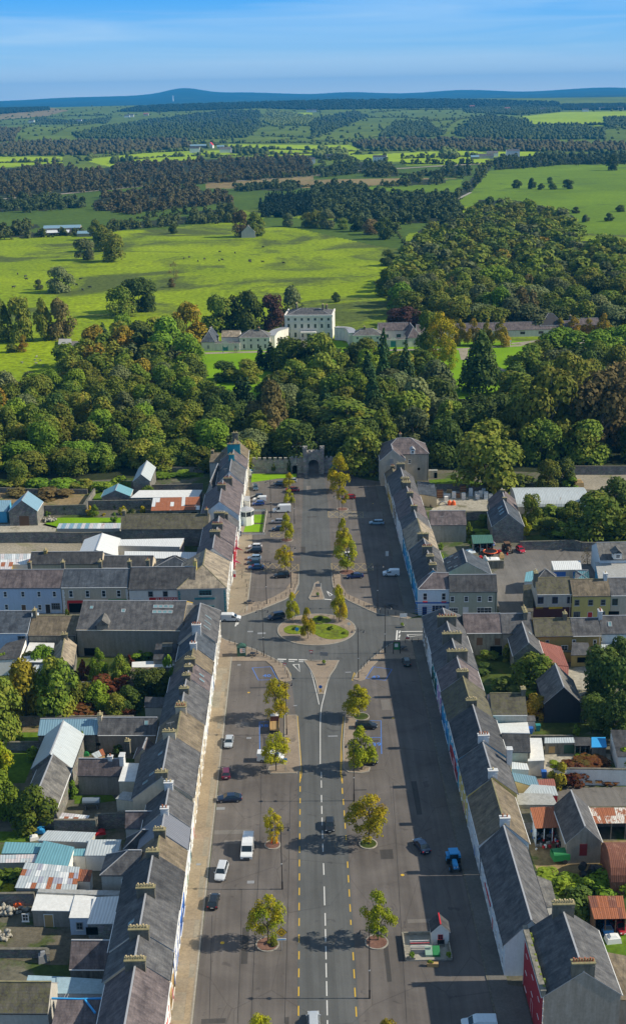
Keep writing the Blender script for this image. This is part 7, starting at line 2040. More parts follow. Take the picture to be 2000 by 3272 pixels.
# field and park trees
HT=[]
for c,x,y,w,h,cr_,m,lb in (
  ('q',292,124,18,17,CW,LF_GREY,'broad grey-green oak alone in the bright field'),('q',185,112,6,7,CW,LF_GREY,'small thorn left of the lone oak'),
  ('q',575,242,18,18,CW,LF_MID,'light green tree of the pair in the bright field'),('q',670,217,20,20.5,CW,LF_DEEP,'dark tree of the pair in the bright field'),
  ('q',838,70,8.5,14,CB,LF_RUST,'half bare tree alone in the bright field'),('q',825,100,5,6,CW,LF_RUST,'russet bush below the half bare tree'),
  ('s',405,872,16,17,CW,LF_GREY,'grey-green tree left of the big clump in the upper field'),('s',468,775,16,18,CW,LF_OLIVE,'farthest tree of the olive clump in the upper field'),('s',500,830,18,22,CW,LF_OLIVE,'middle tree of the olive clump in the upper field'),('s',545,880,19,21,CW,LF_OLIVE,'nearest tree of the olive clump in the upper field'),
  ('s',835,746,9,9.5,CW,LF_DEEP,'small dark pine in the upper field'),('s',1155,762,17,24,CW,LF_RUST,'brown tree left behind the stone ruin'),('s',1225,758,20,21,CW,LF_OLIVE,'rounder tree right behind the stone ruin'),
  ('s',1387,711,12,13,CW,LF_GREY,'round pale tree right of the stone ruin trees'),('s',1480,715,14,14,CW,LF_OLIVE,'olive tree at the middle of the field boundary'),
  ('t',20,715,14,16,CW,LF_OLIVE,'first olive tree of the boundary towards the hill wood'),('t',70,720,16,18,CW,LF_GREY,'second grey tree of the boundary towards the hill wood'),('t',140,725,12,11,CW,LF_MID,'small green tree of the boundary towards the hill wood'),('t',210,735,14,14,CW,LF_DEEP,'dark tree of the boundary towards the hill wood'),('t',275,750,15,14,CW,LF_RUST,'brownish tree of the boundary towards the hill wood'),('t',345,772,17,19,CW,LF_DEEP,'tall dark tree at the corner of the boundary'),
  ('t',570,712,6,6,CW,LF_GREY,'little thorn in the dark green strip field'),('t',362,900,12,12,CW,LF_DEEP,'dark round tree at the left tip of the hill wood'),
  ('t',980,527,13,11,CW,LF_DEEP,'leftmost tree of six in the large right field'),('t',1053,531,11,14,CW,LF_DEEP,'second tree of six in the large right field, the tallest'),('t',1097,534,10,8,CW,LF_DEEP,'third and lowest tree of six in the large right field'),('t',1153,533,11,8,CW,LF_DEEP,'fourth tree of six in the large right field'),('t',1138,504,9,8.5,CW,LF_DEEP,'farthest tree of six in the large right field'),('t',1227,530,15,12,CW,LF_DEEP,'rightmost tree of six in the large right field'),
  ('t',1438,441,18,24,CW,LF_DEEP,'tall dark tree at the far edge of the large right field'),('t',1312,690,8,7,CW,LF_GREY,'small grey thorn in the near part of the large right field'),('t',1425,686,9,8,CW,LF_DEEP,'small dark thorn in the near part of the large right field'),('t',1262,647,9,6.5,CW,LF_DEEP,'low dark thorn by the quarry hollow'),('t',1478,640,10,7,CW,LF_DEEP,'dark bush right of the quarry hollow'),
  ('q',8,362,12,22,CW,LF_MID,'green tree at the left edge of the park row'),('q',100,362,14,24,CW,LF_OLIVE,'widest olive tree of the park row'),('q',212,356,10,22,CW,LF_OLIVE,'narrow dark olive tree of the park row'),('q',300,351,14,22,CW,LF_RUST,'russet topped tree at the right end of the park row'),
  ('q',114,411,5.5,8.5,CE,LF_AUT,'small orange tree in the sheep paddock'),('q',58,414,6.5,4.5,CW,LF_OLIVE,'low bush in the sheep paddock'),
  ('q',905,400,19,24,CW,LF_AUT,'orange-brown tree left of the stable wing'),('q',845,420,14,18,CW,LF_OLIVE,'olive tree behind the laurel mass left of the manor'),
  ('q',1062,312,19,20,CW,LF_MID,'wide green tree behind the left pavilion'),('q',1120,300,13,18,CW,LF_DEEP,'dark rounded tree behind the left pavilion'),('q',1200,308,16,22,CW,LF_DEEP,'tall dark tree behind the curved link'),('q',1310,300,14,19,CW,LF_COPPER,'copper beech behind the manor house'),('q',1410,285,14,22,CW,LF_GREY,'pale yellow-green tree just behind the manor chimneys'),
  ('r',610,440,18,22,CO,LF_GOLD,'big thin leaved gold tree in front of the stable wing'),('r',560,415,13,21,CW,LF_MID,'green tree left of the thin gold tree'),('r',655,500,10,14,CO,LF_LIME,'small airy tree below the thin gold tree'),
  ('r',706,378,8.5,13.5,CE,LF_AUT,'first lime tree of the avenue, left'),('r',770,382,8.5,14,CE,LF_AUT,'second lime tree of the avenue'),('r',835,380,7.0,13.5,CE,LF_AUT,'third lime tree of the avenue'),('r',905,384,9.5,14,CE,LF_AUT,'roundest lime tree at the end of the avenue'),
  ('r',1183,330,7,9,CE,LF_AUT,'lime tree top left of the pyramid roof'),('r',1252,332,9,9.5,CE,LF_AUT,'lime tree top right of the pyramid roof'),('r',1322,332,8,9,CE,LF_AUT,'gold tree top left of the orange one by the parked cars'),('r',1402,336,10,12,CE,LF_AUT,'bright orange-gold tree beside the estate car park'),
  ('r',450,290,17,11,CW,LF_COPPER,'purple-leaved tree behind the right stable range'),('r',395,280,12,9,CW,LF_COPPER,'small purple tree left of the other behind the stables'),('r',710,288,18,17,CW,LF_OLIVE,'round olive tree behind the long estate range'),('r',1030,285,16,27,CWS,LF_RUST,'pointed russet tree behind the long estate range'),('r',895,280,15,21,CW,LF_IVY,'lime green tree behind the long estate range'),('r',110,172,6,6,CW,LF_DEEP,'dark bush in the field above the manor'),('r',665,240,8,24,CB,LF_RUST,'dead spike topped conifer in the hill wood edge'),
  ('r',342,350,9,9,CE,LF_LIME,'light tree beside the right pavilion')):
 p=at(c,x,y) if c in 'qr' else None
 if p is None:
  q=hit(*px(c,x,y)); p=(q[0],q[1],q[2])
 HT.append((p[0],p[1],w/2))
 tree('field_tree' if c in 'st' else 'park_tree',lb,p,w,h,cr_,m,TR,'trees standing in the fields and park')
# feature trees in the belt
FE=[]
for c,x,y,w,h,cr_,m,lb,tr in (
  ('r',805,608,18.5,26,CY,LF_DEEP,'huge dark conical yew on the lawn before the avenue',None),
  ('r',165,870,27,19,CCED,LF_MID,'cedar with flat bright green tiers right of the gateway',TR_P),('r',90,840,18,14,CCED,LF_MID,'smaller flat tiered cedar left of the great one',TR_P),
  ('b',1080,236,15.5,16.5,CW,LF_OLIVE,'round olive tree directly behind the castle wall right of the gateway',TR),
  ('q',1298,815,15,21,CW,LF_RUST,'tall rust-brown half dead tree in the middle of the wood',TR_P),('q',1330,860,10,14,CW,LF_RUST,'smaller rust-brown tree below the tall one',TR_P),
  ('r',1125,900,23,31,CW,LF_OLIVE,'giant olive-russet beech above the open yard, left one',TR_P),('r',1385,900,22,29,CW,LF_RUST,'giant russet beech with pale trunks near the right edge',TR_P),('r',1240,700,20,24,CW,LF_OLIVE,'beech crown between the two giant ones',TR_P),('r',1480,780,20,26,CW,LF_RUST,'russet beech at the right edge of the wood',TR_P),
  ('r',850,940,19,15,CW,LF_OLIVE,'broad olive crown behind the stone barn and gas yard',TR),
  ('r',580,680,19,19,CW,LF_GREY,'pale grey-green domed tree in the right wood',TR),('r',510,760,19,18,CW,LF_GREY,'grey-green dome just below the pale one',TR),
  ('r',1200,450,22,15,CW,LF_IVY,'wide light green laurel-like tree right of the yew lawn',TR),('r',1380,470,22,16,CW,LF_IVY,'wide light green tree before the estate car park',TR),('r',1470,420,16,14,CW,LF_IVY,'light green tree at the right edge before the car park',TR),('r',1075,470,12,11,CW,LF_RUST,'brown tree left of the wide light green ones',TR),
  ('r',980,620,13,13,CW,LF_DEEP,'dark spreading tree right below the yew',TR),
  ('q',820,450,22,21,CW,LF_IVY,'giant sloping laurel mass left of the manor lawn',TR),('q',680,400,15,15,CW,LF_DEEP,'dark tree left of the giant laurel',TR),('q',450,415,13,14,CW,LF_AUT,'yellow tipped tree at the end of the paddock lane',TR),('q',600,430,13,15,CW,LF_AUT,'yellow-brown tree left of the laurel mass',TR),('q',900,510,17,17,CW,LF_IVY,'lower slope of the laurel mass beside the lawn',TR),
  ('q',500,400,10,13,CC,LF_CON,'dark fir behind the yellow tipped tree',None),('q',590,340,12,12.5,CW,LF_IVY,'ivy clad tree behind the dark trees',TR),
  ('q',1080,550,12,9,CW,LF_DEEP,'low dark tree at the lawn edge',TR),('q',1180,555,16,10,CW,LF_OLIVE,'low olive tree at the lawn edge',TR),
  ('n',670,700,7,11,CC,LF_CON,'small conifer in front of the left pavilion, left',None),('n',770,700,9,13,CC,LF_CON,'broad conifer in front of the left pavilion',None),('n',980,720,20,16.5,CW,LF_MID,'airy oak in front of the manor forecourt',TR),('n',1270,740,18,19.5,CW,LF_MID,'tall airy tree in front of the manor right half',TR),('n',1150,700,13,11.5,CW,LF_DEEP,'dark tree between the two airy ones',TR),
  ('r',250,480,17,13.4,CW,LF_OLIVE,'olive tree before the right pavilion',TR),('r',340,620,9,20,CC,LF_CON,'pointed conifer right below the manor, first',None),('r',395,560,9,15.5,CC,LF_CON,'pointed conifer right below the manor, second',None),('r',445,600,10,21,CC,LF_CON,'pointed conifer right below the manor, third',None),('r',270,640,10,19,CC,LF_CON,'pointed conifer right below the manor, nearest left',None),('r',520,560,16,15,CW,LF_MID,'mid green tree on the lawn slope left of the yew',TR),
  ('r',60,620,18,18,CW,LF_OLIVE,'olive tree before the manor right end',TR),('r',130,560,15,13,CW,LF_MID,'green tree close under the manor',TR)):
 p=at(c,x,y); FE.append((p.x,p.y,w/2))
 tree('park_tree',lb,p,w,h,cr_,m,tr,'large single trees of the estate wood')

# the wood itself: nearest trees one by one, the rest as one mass
cand=[]
r_=np.random.default_rng(77)
clear=[(pts('q',[(935,385),(1240,400),(1480,355),(1480,420),(1230,480),(1215,530),(1040,520),(935,510)]),0),(pts('r',[(640,400),(1000,400),(1000,470),(900,560),(880,620),(700,640),(650,580),(720,480)]),0)]
def scatter(poly,zc,sp0,sp1,n,dmin,dmax):
 out=[]
 x0,y0=poly.min(0); x1,y1=poly.max(0)
 tries=0
 while len(out)<n and tries<26000:
  tries+=1
  # uniform over the ground, not over the picture
  X=r_.uniform(-330,620); Y=r_.uniform(dmin,dmax)
  a,b_=proj(X,Y,zc)
  if not (x0 <= a <= x1 and y0 <= b_ <= y1) or not inside(poly,np.array(a),np.array(b_)):continue
  u,v=proj(X,Y,0); u2,v2=proj(X,Y,13.5)
  if any(inside(pc,np.array(u),np.array(v)) or inside(pc,np.array(u2),np.array(v2)) or inside(pc,np.array(a),np.array(b_)) for pc,_ in clear):continue
  sp=sp0+(sp1-sp0)*min(1,max(0,(X+60)/160))
  if any((X-q[0])**2+(Y-q[1])**2<(sp*q[2])**2 for q in out):continue
  if any((X-q[0])**2+(Y-q[1])**2<(q[2]*.8+sp*.35)**2 for q in FE):continue
  if-20<X<33 and Y<432:continue
  if 1<X<10.5 and Y<480:continue
  if Y<447 and 29<X<46:continue
  out.append((X,Y,r_.uniform(.85,1.2),sp))
 return out
belt=scatter(BELT,8.0,9.6,12.5,560,432,690)
belt.sort(key=lambda q:q[1])
hill=scatter(HILLW,9.0,13.0,14.0,620,690,1700)
hill.sort(key=lambda q:q[1])
print('belt',len(belt),'hill',len(hill))
MN={'LF_MID':('green',LF_MID),'LF_OLIVE':('olive',LF_OLIVE),'LF_DEEP':('dark green',LF_DEEP),'LF_GREY':('grey-green',LF_GREY),'LF_IVY':('light green',LF_IVY),'LF_AUT':('yellowing',LF_AUT),'LF_RUST':('russet',LF_RUST)}
def pick(X,Y,hillw=False):
 if hillw:w=dict(LF_MID=6,LF_OLIVE=3.5,LF_DEEP=2.5,LF_GREY=3,LF_IVY=1.2,LF_AUT=.12)
 elif X<-45:w=dict(LF_MID=5,LF_OLIVE=4,LF_DEEP=1.5,LF_GREY=1.5,LF_IVY=2.4,LF_AUT=.5)
 elif X<40:w=dict(LF_MID=4,LF_OLIVE=1.6,LF_DEEP=4.5,LF_GREY=.6,LF_IVY=.5)
 else:w=dict(LF_MID=4,LF_OLIVE=3,LF_DEEP=4,LF_GREY=2,LF_IVY=.7,LF_RUST=.4)
 k=list(w); return MN[rng.choices(k,[w[q] for q in k])[0]]
def zone(X,Y):
 xs=[(-120,'at the left photo edge'),(-95,'above the blue barn'),(-70,'above the garden wall'),(-48,'above the pale barn'),(-20,'behind the west row end'),(0,'left of the gateway'),(14,'behind the gateway'),(30,'right of the gateway'),(48,'behind the hipped end house'),(66,'behind the gas yard'),(88,'behind the stone barn'),(112,'behind the gravel yard'),(999,'at the right photo edge')]
 side=[n for v,n in xs if X<v][0]
 dep='in the front rank' if Y<447 else ('in the second rank' if Y<468 else ('in the third rank' if Y<495 else ('halfway into the wood' if Y<535 else 'deep in the wood')))
 return side,dep
N_IND=175
for i,(X,Y,k,sp) in enumerate(belt[:N_IND]):
 nm,m=pick(X,Y)
 con=-30<X<45 and Y>470 and rng.random()<.28
 w=sp*k*1.22; h=rng.uniform(11,15)*(1.15 if X>20 else .95)
 if Y<450 and X<-25:h *= .75
 s,d=zone(X,Y)
 if con:tree('conifer_tree','dark pointed conifer %s %s' % (d,s),(X,Y,0),w*.72,h*1.3,CC,LF_CON,TR,'conifers of the estate wood')
 else:tree('broadleaf_tree','%s %s tree %s %s' % ('broad' if w>14 else ('tall' if h>13.5 else 'rounded'),nm,d,s),(X,Y,0),w,h,CW,m,TR,'broadleaf trees of the estate wood')
restb={}
for X,Y,k,sp in belt[N_IND:]:
 nm,m=pick(X,Y); restb.setdefault(m.name,(nm,m,[]))[2].append((X,Y,-0.5,sp*k*.64,rng.uniform(10,14)))
for i,(X,Y,k,sp) in enumerate(hill[:70]):
 nm,m=pick(X,Y,True); w=sp*k*1.3
 tree('broadleaf_tree','%s %s tree of the hill wood, %s, %s' % ('broad' if w>19 else 'rounded',nm,'front rank' if Y<725 else ('second rank' if Y<760 else 'third rank'),'above the stables' if X<70 else ('above the long range' if X<110 else ('above the pyramid roof' if X<150 else 'at the right photo edge'))),(X,Y,0),w,rng.uniform(13,18),CW,m,TR,'broadleaf trees of the hill wood')
for X,Y,k,sp in hill[70:]:
 nm,m=pick(X,Y,True)
 restb.setdefault('hill'+m.name,(nm,m,[]))[2].append((X,Y,float(terr(X,Y))-.5,sp*k*.66,rng.uniform(13,18)))
for kx,(nm,m,L_) in restb.items():
 hillk=kx.startswith('hill')
 mass('hill_woodland' if hillk else 'belt_woodland',('%s crowns massed in the hill wood at the right' if hillk else '%s crowns massed behind the front trees of the estate wood') % nm,L_,m,nvar=5,leaf=(330 if hillk else 560,.115 if hillk else .095,'round'))
# undergrowth closes the floor of the wood
UG=[]
for X,Y,k,sp in belt:
 if Y<520 and rng.random()<.8:
  UG.append((X+rng.uniform(-5,5),max(Y+rng.uniform(-6,2),434),-.6,rng.uniform(2.5,4.5),rng.uniform(2.5,4.5)))
UG=[q for q in UG if not (-20<q[0]<33 and q[1]<436) and not (0<q[0]<11)]
for _ in range(170):
 UG.append((rng.uniform(-125,-30),rng.uniform(437,462),-.6,rng.uniform(2.5,5.0),rng.uniform(3,6)))
mass('undergrowth','bushes and brambles under the edge of the estate wood',UG,LF_DEEP,nvar=4,leaf=(150,.17,'round'))
# left woods beyond the belt to close the edge


# ------------------------------------------------------------------ vehicles
TYRE=paint('tyre',(0.012,0.012,0.012),0.85); RIM=paint('rim',(0.35,0.36,0.38),0.35,0.6)
LAMP=paint('headlight',(0.75,0.78,0.8),0.15); TAIL=paint('taillight',(0.45,0.01,0.01),0.3); PLATE=paint('number_plate',(0.7,0.7,0.66),0.5)
CGL=glass('car_glass',(0.012,0.02,0.026),0.06)
_car={}
def carpaint(c):return paint('car_paint_%d_%d_%d' % tuple(int(v*999) for v in c),c,0.28,0.0,0.5,0.6)
KIND={  # L, W, H, shoulder, bonnet x0, screen base, roof front, roof rear, rear glass base, tail height
 'saloon':(4.6,1.80,1.44,.92,.98,0.55,1.05,2.55,3.45,.95),
 'hatch':(4.05,1.74,1.48,.93,.98,.95,1.55,3.45,3.9,.95),
 'estate':(4.7,1.80,1.48,.94,1.0,1.1,1.7,4.1,4.6,.95),
 'suv':(4.6,1.88,1.78,1.06,1.1,1.05,1.6,4.15,4.5,1.05),
 'coupe':(4.75,1.83,1.42,.90,.96,1.25,1.95,3.3,4.35,.95),
}
def car_parts(kind,c):
 key=(kind,c)
 if key in _car:return _car[key]
 L,W,H,sh,bz,s0,s1,s2,s3,tz=KIND[kind]
 if kind == 'saloon':s0,s1,s2,s3=1.15,1.8,3.2,4.0
 h=L/2; P_=carpaint(c)
 X=lambda d:h-d            # distance from the nose
 b=MB()
 st=[(0.0,.72,.42,.62),(0.12,.86,.30,.74),(0.5,.96,.24,.84*bz),(s0,1.0,.22,sh),(L*.5,1.0,.22,sh+.01),(s3,1.0,.22,sh+.02),(L-.12,.92,.28,tz),(L,.80,.40,tz-.18)]
 def ring(d,k,z0,z1):
  w=W/2*k; x=X(d)
  return [(x,-w*.9,z0),(x,-w,(z0+z1)*.5),(x,-w*.93,z1-.03),(x,-w*.6,z1+.02),(x,w*.6,z1+.02),(x,w*.93,z1-.03),(x,w,(z0+z1)*.5),(x,w*.9,z0)]
 rs=[ring(*q) for q in st]
 for a,q in zip(rs[:-1],rs[1:]):
  for i in range(7):b.face([a[i],a[i+1],q[i+1],q[i]])
  b.face([a[7],a[0],q[0],q[7]])
 b.face(rs[0][::-1]); b.face(rs[-1])
 body=b.mesh('body',P_)
 wb,wt=W/2*.90,W/2*.70
 g=MB()
 A=[(X(s0),-wb,sh),(X(s0),wb,sh),(X(s1),wt,H-.05),(X(s1),-wt,H-.05)]
 B_=[(X(s3),wb,sh+.02),(X(s3),-wb,sh+.02),(X(s2),-wt,H-.05),(X(s2),wt,H-.05)]
 g.face(A); ws=g.mesh('windscreen',CGL)
 g=MB(); g.face(B_); rw=g.mesh('rear_window',CGL)
 sw=[]
 for s in (-1,1):
  g=MB(); g.face([(X(s0),s*wb,sh),(X(s3),s*wb,sh+.02),(X(s2),s*wt,H-.05),(X(s1),s*wt,H-.05)][::s]); sw.append(g.mesh('side_window',CGL))
 g=MB()
 T=[(X(s1)+.03,-wt-.02,H-.06),(X(s1)+.03,wt+.02,H-.06),(X(s2)-.03,wt+.02,H-.06),(X(s2)-.03,-wt-.02,H-.06)]
 m_=[((p[0])*.96+.04*X((s1+s2)/2),p[1]*.85,H) for p in T]
 g.face(m_)
 for i in range(4):j=(i+1) % 4; g.face([T[i],T[j],m_[j],m_[i]])
 for s in (-1,1):     # pillars
  for xa,xb in ((s0,s1),(s3,s2)):
   g.tube((X(xa),s*wb,sh),(X(xb),s*wt,H-.05),.045,n=4)
  xm=(s1+s2)/2; g.tube((X(xm),s*(wb+.005),sh),(X(xm),s*(wt+.005),H-.05),.04,n=4)
 roof=g.mesh('roof',P_)
 wh=[]
 for sx in (.8 if kind != 'suv' else .85,L-.82):
  for s in (-1,1):wh.append((X(sx),s*(W/2-.09),.32))
 tb=MB(); tb.tube((0,-.11,0),(0,.11,0),.32,n=14)
 rm=MB(); rm.tube((0,-.125,0),(0,.125,0),.19,n=8)
 hl=MB(); hl.box((0,0,0),(.12,.34,.15)); tl=MB(); tl.box((0,0,0),(.1,.26,.2))
 np_=MB(); np_.box((0,0,0),(.04,.5,.11)); mi_=MB(); mi_.box((0,0,0),(.14,.18,.12))
 _car[key]=dict(parts=[('body',body),('windscreen',ws),('rear_window',rw),('side_window',sw[0]),('side_window',sw[1]),('roof',roof)],wh=wh,ty=tb.mesh('wheel',TYRE),rm=rm.mesh('rim',RIM),hl=hl.mesh('headlight',LAMP),tl=tl.mesh('taillight',TAIL),np=np_.mesh('number_plate',PLATE),mi=mi_.mesh('mirror',P_),
                     hlp=[(h-.12,s*W*.36,.62) for s in (-1,1)],tlp=[(-h+.07,s*W*.39,tz-.18) for s in (-1,1)],npp=[(h+.01,0,.42),(-h-.01,0,.62)],mip=[(X(s0+.25),s*(W/2+.06),sh+.08) for s in (-1,1)])
 return _car[key]
GC='cars parked round the square'
def car(label,c,x,y,rot,kind='hatch',colr=(0.02,.02,.025),name=None,z=0.02,group=None,scale=1.0):
 p=at(c,x,y); r=empty(name or ('parked_'+{'hatch':'hatchback','suv':'suv','saloon':'saloon_car','estate':'estate_car','coupe':'coupe'}[kind]),(p.x,p.y,z),R(rot)); tag(r,label,'car',group or GC)
 r.scale=(scale,)*3
 d=car_parts(kind,colr)
 for n,m in d['parts']:place(n,m,r)
 for q in d['wh']:w=place('wheel',d['ty'],r,q); place('rim',d['rm'],w)
 for q in d['hlp']:place('headlight',d['hl'],r,q)
 for q in d['tlp']:place('taillight',d['tl'],r,q)
 for q in d['npp']:place('number_plate',d['np'],r,q)
 for q in d['mip']:place('mirror',d['mi'],r,q)
 return r
NAVY=(.008,.022,.06); BLK=(.010,.012,.015); SIL=(.42,.46,.50); WHT=(.72,.74,.75); LBL=(.20,.36,.50); RED=(.35,.015,.02); MAR=(.13,.02,.05); DBL=(.01,.06,.18); DGN=(.01,.035,.035)
car('dark blue saloon parked across the left kerb, its pale windscreen to the pavement','h',180,128,182,'coupe',NAVY)
car('black car driving towards the viewer on the carriageway','h',868,315,-91,'hatch',BLK,'moving_hatchback',group='cars driving on the road')
car('silver four-wheel drive parked askew in front of the long white van','h',125,640,-97,'suv',(.55,.58,.62))
car('black hatchback with red tail lights by the left kerb','h',70,840,86,'hatch',BLK)
car('navy saloon pulling out near the shadow edge on the right','i',102,458,108,'saloon',NAVY)
car('silver car leaving the frame at the bottom of the carriageway','h',757,1680,90,'estate',SIL,'moving_estate_car',group='cars driving on the road')
car('silver saloon parked by the left pavement facing the viewer','e',176,922,-92,'saloon',SIL)
car('maroon hatchback parked by the left pavement','e',156,1138,93,'hatch',MAR)
car('black estate car in the blue bay right of the road','e',1118,812,-2,'estate',BLK)
car('dark car almost hidden under the dense olive tree','e',1118,1058,-2,'saloon',BLK)
car('dark green hatchback parked at the edge of the right shadow','e',1395,370,94,'hatch',DGN)
car('navy four-wheel drive driving round the left of the roundabout','b',500,1242,200,'suv',NAVY,'moving_suv',group='cars driving on the road')
car('pale blue estate parked at the right kerb','b',1190,592,178,'estate',LBL)
car('navy coupe at the lower right parking box','b',1042,960,186,'coupe',(.01,.02,.09))
car('black four-wheel drive beside the brick island','b',538,958,182,'suv',BLK)
car('navy saloon, nearest of the five parked at the pink pennants','b',362,900,182,'saloon',DBL)
car('dark teal car, second of the five parked at the pink pennants','b',345,868,181,'hatch',(.015,.05,.08))
car('light blue car in the middle of the five parked at the pink pennants','b',350,836,180,'hatch',(.25,.38,.52))
car('black car, fourth of the five parked at the pink pennants','b',352,788,180,'suv',BLK)
car('white car, farthest of the five parked at the pink pennants','b',355,758,180,'hatch',WHT)
car('bright red car beside the thin straggly tree','b',1003,416,176,'hatch',RED)
car('blue hatchback with red tail lights below the small white van','b',378,460,185,'hatch',(.01,.05,.22))
car('black hatchback above the small white van','b',372,412,180,'hatch',BLK)
car('grey-blue car parked facing down the square near the castle lawn','b',357,350,-84,'estate',(.05,.09,.13))
car('navy hatchback half behind the farthest small gold tree','b',520,324,180,'hatch',NAVY)
car('silver car behind the farthest small gold tree','b',603,302,180,'hatch',SIL)
car('red car glimpsed behind the lamp post near the castle lawn','b',612,364,180,'coupe',RED)
car('white saloon seen through the spreading yellow-lime tree','b',985,815,180,'saloon',WHT)
car('grey hatchback beside the lawn railings','b',510,585,175,'hatch',(.28,.28,.30))
car('navy hatchback at the lower corner of the lawn railings','b',512,636,182,'hatch',NAVY)
car('bright red car parked by the curving car park wall','c',780,672,-78,'hatch',(.45,.01,.03))
car('blue car under the rusty carport','i',1370,1030,-88,'hatch',DBL)
car('small red tractor-like car under the rusty carport','i',1450,1010,-70,'hatch',RED)
car('white car in the estate car park','r',1494,314,0,'hatch',WHT)
car('dark car in the estate car park','r',1452,314,0,'hatch',BLK)
car('second dark car at the estate car park edge','r',1500,352,0,'suv',BLK)
_van={}
def van(label,c,x,y,rot,L=5.4,W=2.0,H=2.3,colr=WHT,name='delivery_van',group='white vans'):
 p=at(c,x,y); r=empty(name,(p.x,p.y,0.02),R(rot)); tag(r,label,'van',group)
 P_=carpaint(colr); h=L/2
 prof=[(h,.35),(h,.85),(h-.25,1.02),(h-.95,1.15),(h-1.65,H*.86),(h-2.1,H),(-h+.1,H),(-h,H-.15),(-h,.35)]
 b=MB()
 hw=W/2
 def y_(z):return hw*(1.0 if z<1.3 else 1-.10*(z-1.3)/(H-1.3))
 for (x0,z0),(x1,z1) in zip(prof[:-1],prof[1:]):b.face([(x0,-y_(z0),z0),(x0,y_(z0),z0),(x1,y_(z1),z1),(x1,-y_(z1),z1)])
 low=[(x,min(z,1.3)) for x,z in prof]
 for s in (-1,1):b.face([(x,s*y_(z),z) for x,z in prof][::s])
 b.face([(h,-hw,.35),(-h,-hw,.35),(-h,hw,.35),(h,hw,.35)])
 b.build('body',P_,r)
 g=MB(); e=.02
 g.face([(h-1.0+e,-hw*.88,1.2),(h-1.0+e,hw*.88,1.2),(h-1.62+e,hw*.84,H*.85+e),(h-1.62+e,-hw*.84,H*.85+e)]); g.build('windscreen',CGL,r)
 for s in (-1,1):
  g=MB(); g.face([(h-1.15,s*(y_(1.2)+.012),1.15),(h-2.25,s*(y_(1.2)+.012),1.15),(h-2.25,s*(y_(H*.82)+.012),H*.82),(h-1.68,s*(y_(H*.82)+.012),H*.82)][::s]); g.build('side_window',CGL,r)
  for sx in (h-.9,-h+1.0):
   w=MB(); w.tube((sx,s*(hw-.12),.35),(sx,s*(hw+.02),.35),.35,n=14); w=w.build('wheel',TYRE,r)
   q=MB(); q.tube((sx,s*(hw-.1),.35),(sx,s*(hw+.035),.35),.2,n=8); q.build('rim',RIM,w)
  b=MB(); b.box((h-.02,s*hw*.75,.78),(.1,.32,.2)); b.build('headlight',LAMP,r)
  b=MB(); b.box((-h,s*hw*.9,1.1),(.06,.14,.5)); b.build('taillight',TAIL,r)
  b=MB(); b.box((h-1.2,s*(hw+.12),1.25),(.12,.2,.26)); b.build('mirror',P_BLACK,r)
 b=MB(); b.box((h+.01,0,.5),(.05,1.1,.2)); b.build('bumper',P_BLACK,r)
 return r
van('long white van parked alone facing the viewer at the near left','h',305,478,-93,5.9,2.05,2.35)
van('white van under the gold tree on the left paved island','e',462,1035,-3,5.4,1.95,2.0)
van('white van leaving the left cross street','e',190,72,-4,5.0,1.85,1.95)
van('small white van parked at the right kerb beside the shaded houses','b',1290,945,178,4.6,1.8,1.85,(.66,.74,.80))
van('large white van beside the lawn railings','b',540,508,182,5.8,2.05,2.5)
van('small white van between the black and the blue hatchbacks','b',388,436,180,4.5,1.8,1.9)
van('pale blue van at the bottom edge of the photo on the right','i',495,1700,178,5.0,1.9,1.95,(.55,.68,.76),group=None)
# blue tractor
def tractor(label,c,x,y,rot,m,name='tractor'):
 p=at(c,x,y); r=empty(name,(p.x,p.y,.02),R(rot)); tag(r,label,'tractor')
 b=MB(); b.box((1.35,0,1.15),(1.9,.8,.75)); b.taper((1.35,0,1.52),(1.85,.78),(1.5,.55),.2); b.build('bonnet',m,r)
 b=MB(); b.box((.2,0,.75),(3.6,.5,.45)); b.build('chassis',P_BLACK,r)
 b=MB(); b.taper((-.45,0,1.1),(1.5,1.45),(1.35,1.3),1.35); b.build('cab_glass',CGL,r)
 b=MB(); b.box((-.45,0,2.55),(1.8,1.65,.2)); b.build('cab_roof',m,r)
 b=MB()
 for sx in (.25,-1.15):
  for s in (-1,1):b.tube((sx,s*.74,1.1),(sx*.95-.02,s*.67,2.5),.05,n=4)
 b.build('cab_frame',P_BLACK,r)
 for s in (-1,1):
  w=MB(); w.tube((-.9,s*.7,.85),(-.9,s*1.2,.85),.85,n=18); w=w.build('rear_wheel',TYRE,r)
  q=MB(); q.tube((-.9,s*.68,.85),(-.9,s*1.22,.85),.42,n=10); q.build('rim',m,w)
  w=MB(); w.tube((1.75,s*.65,.55),(1.75,s*1.0,.55),.55,n=16); w=w.build('front_wheel',TYRE,r)
  q=MB(); q.tube((1.75,s*.63,.55),(1.75,s*1.02,.55),.28,n=10); q.build('rim',m,w)
  b=MB(); b.box((-.9,s*.95,1.75),(1.5,.6,.1)); b.box((-.25,s*.95,1.5),(.1,.6,.55)); b.build('mudguard',m,r)
  b=MB(); b.box((2.32,s*.25,1.2),(.06,.2,.2)); b.build('headlight',LAMP,r)
 return r
tractor('bright blue tractor with a cab parked at the edge of the right shadow','i',322,575,-88,P_LBLUE)
tractor('old orange tractor beside the scrap corner','c',690,672,-80,P_BROWN,'old_tractor')
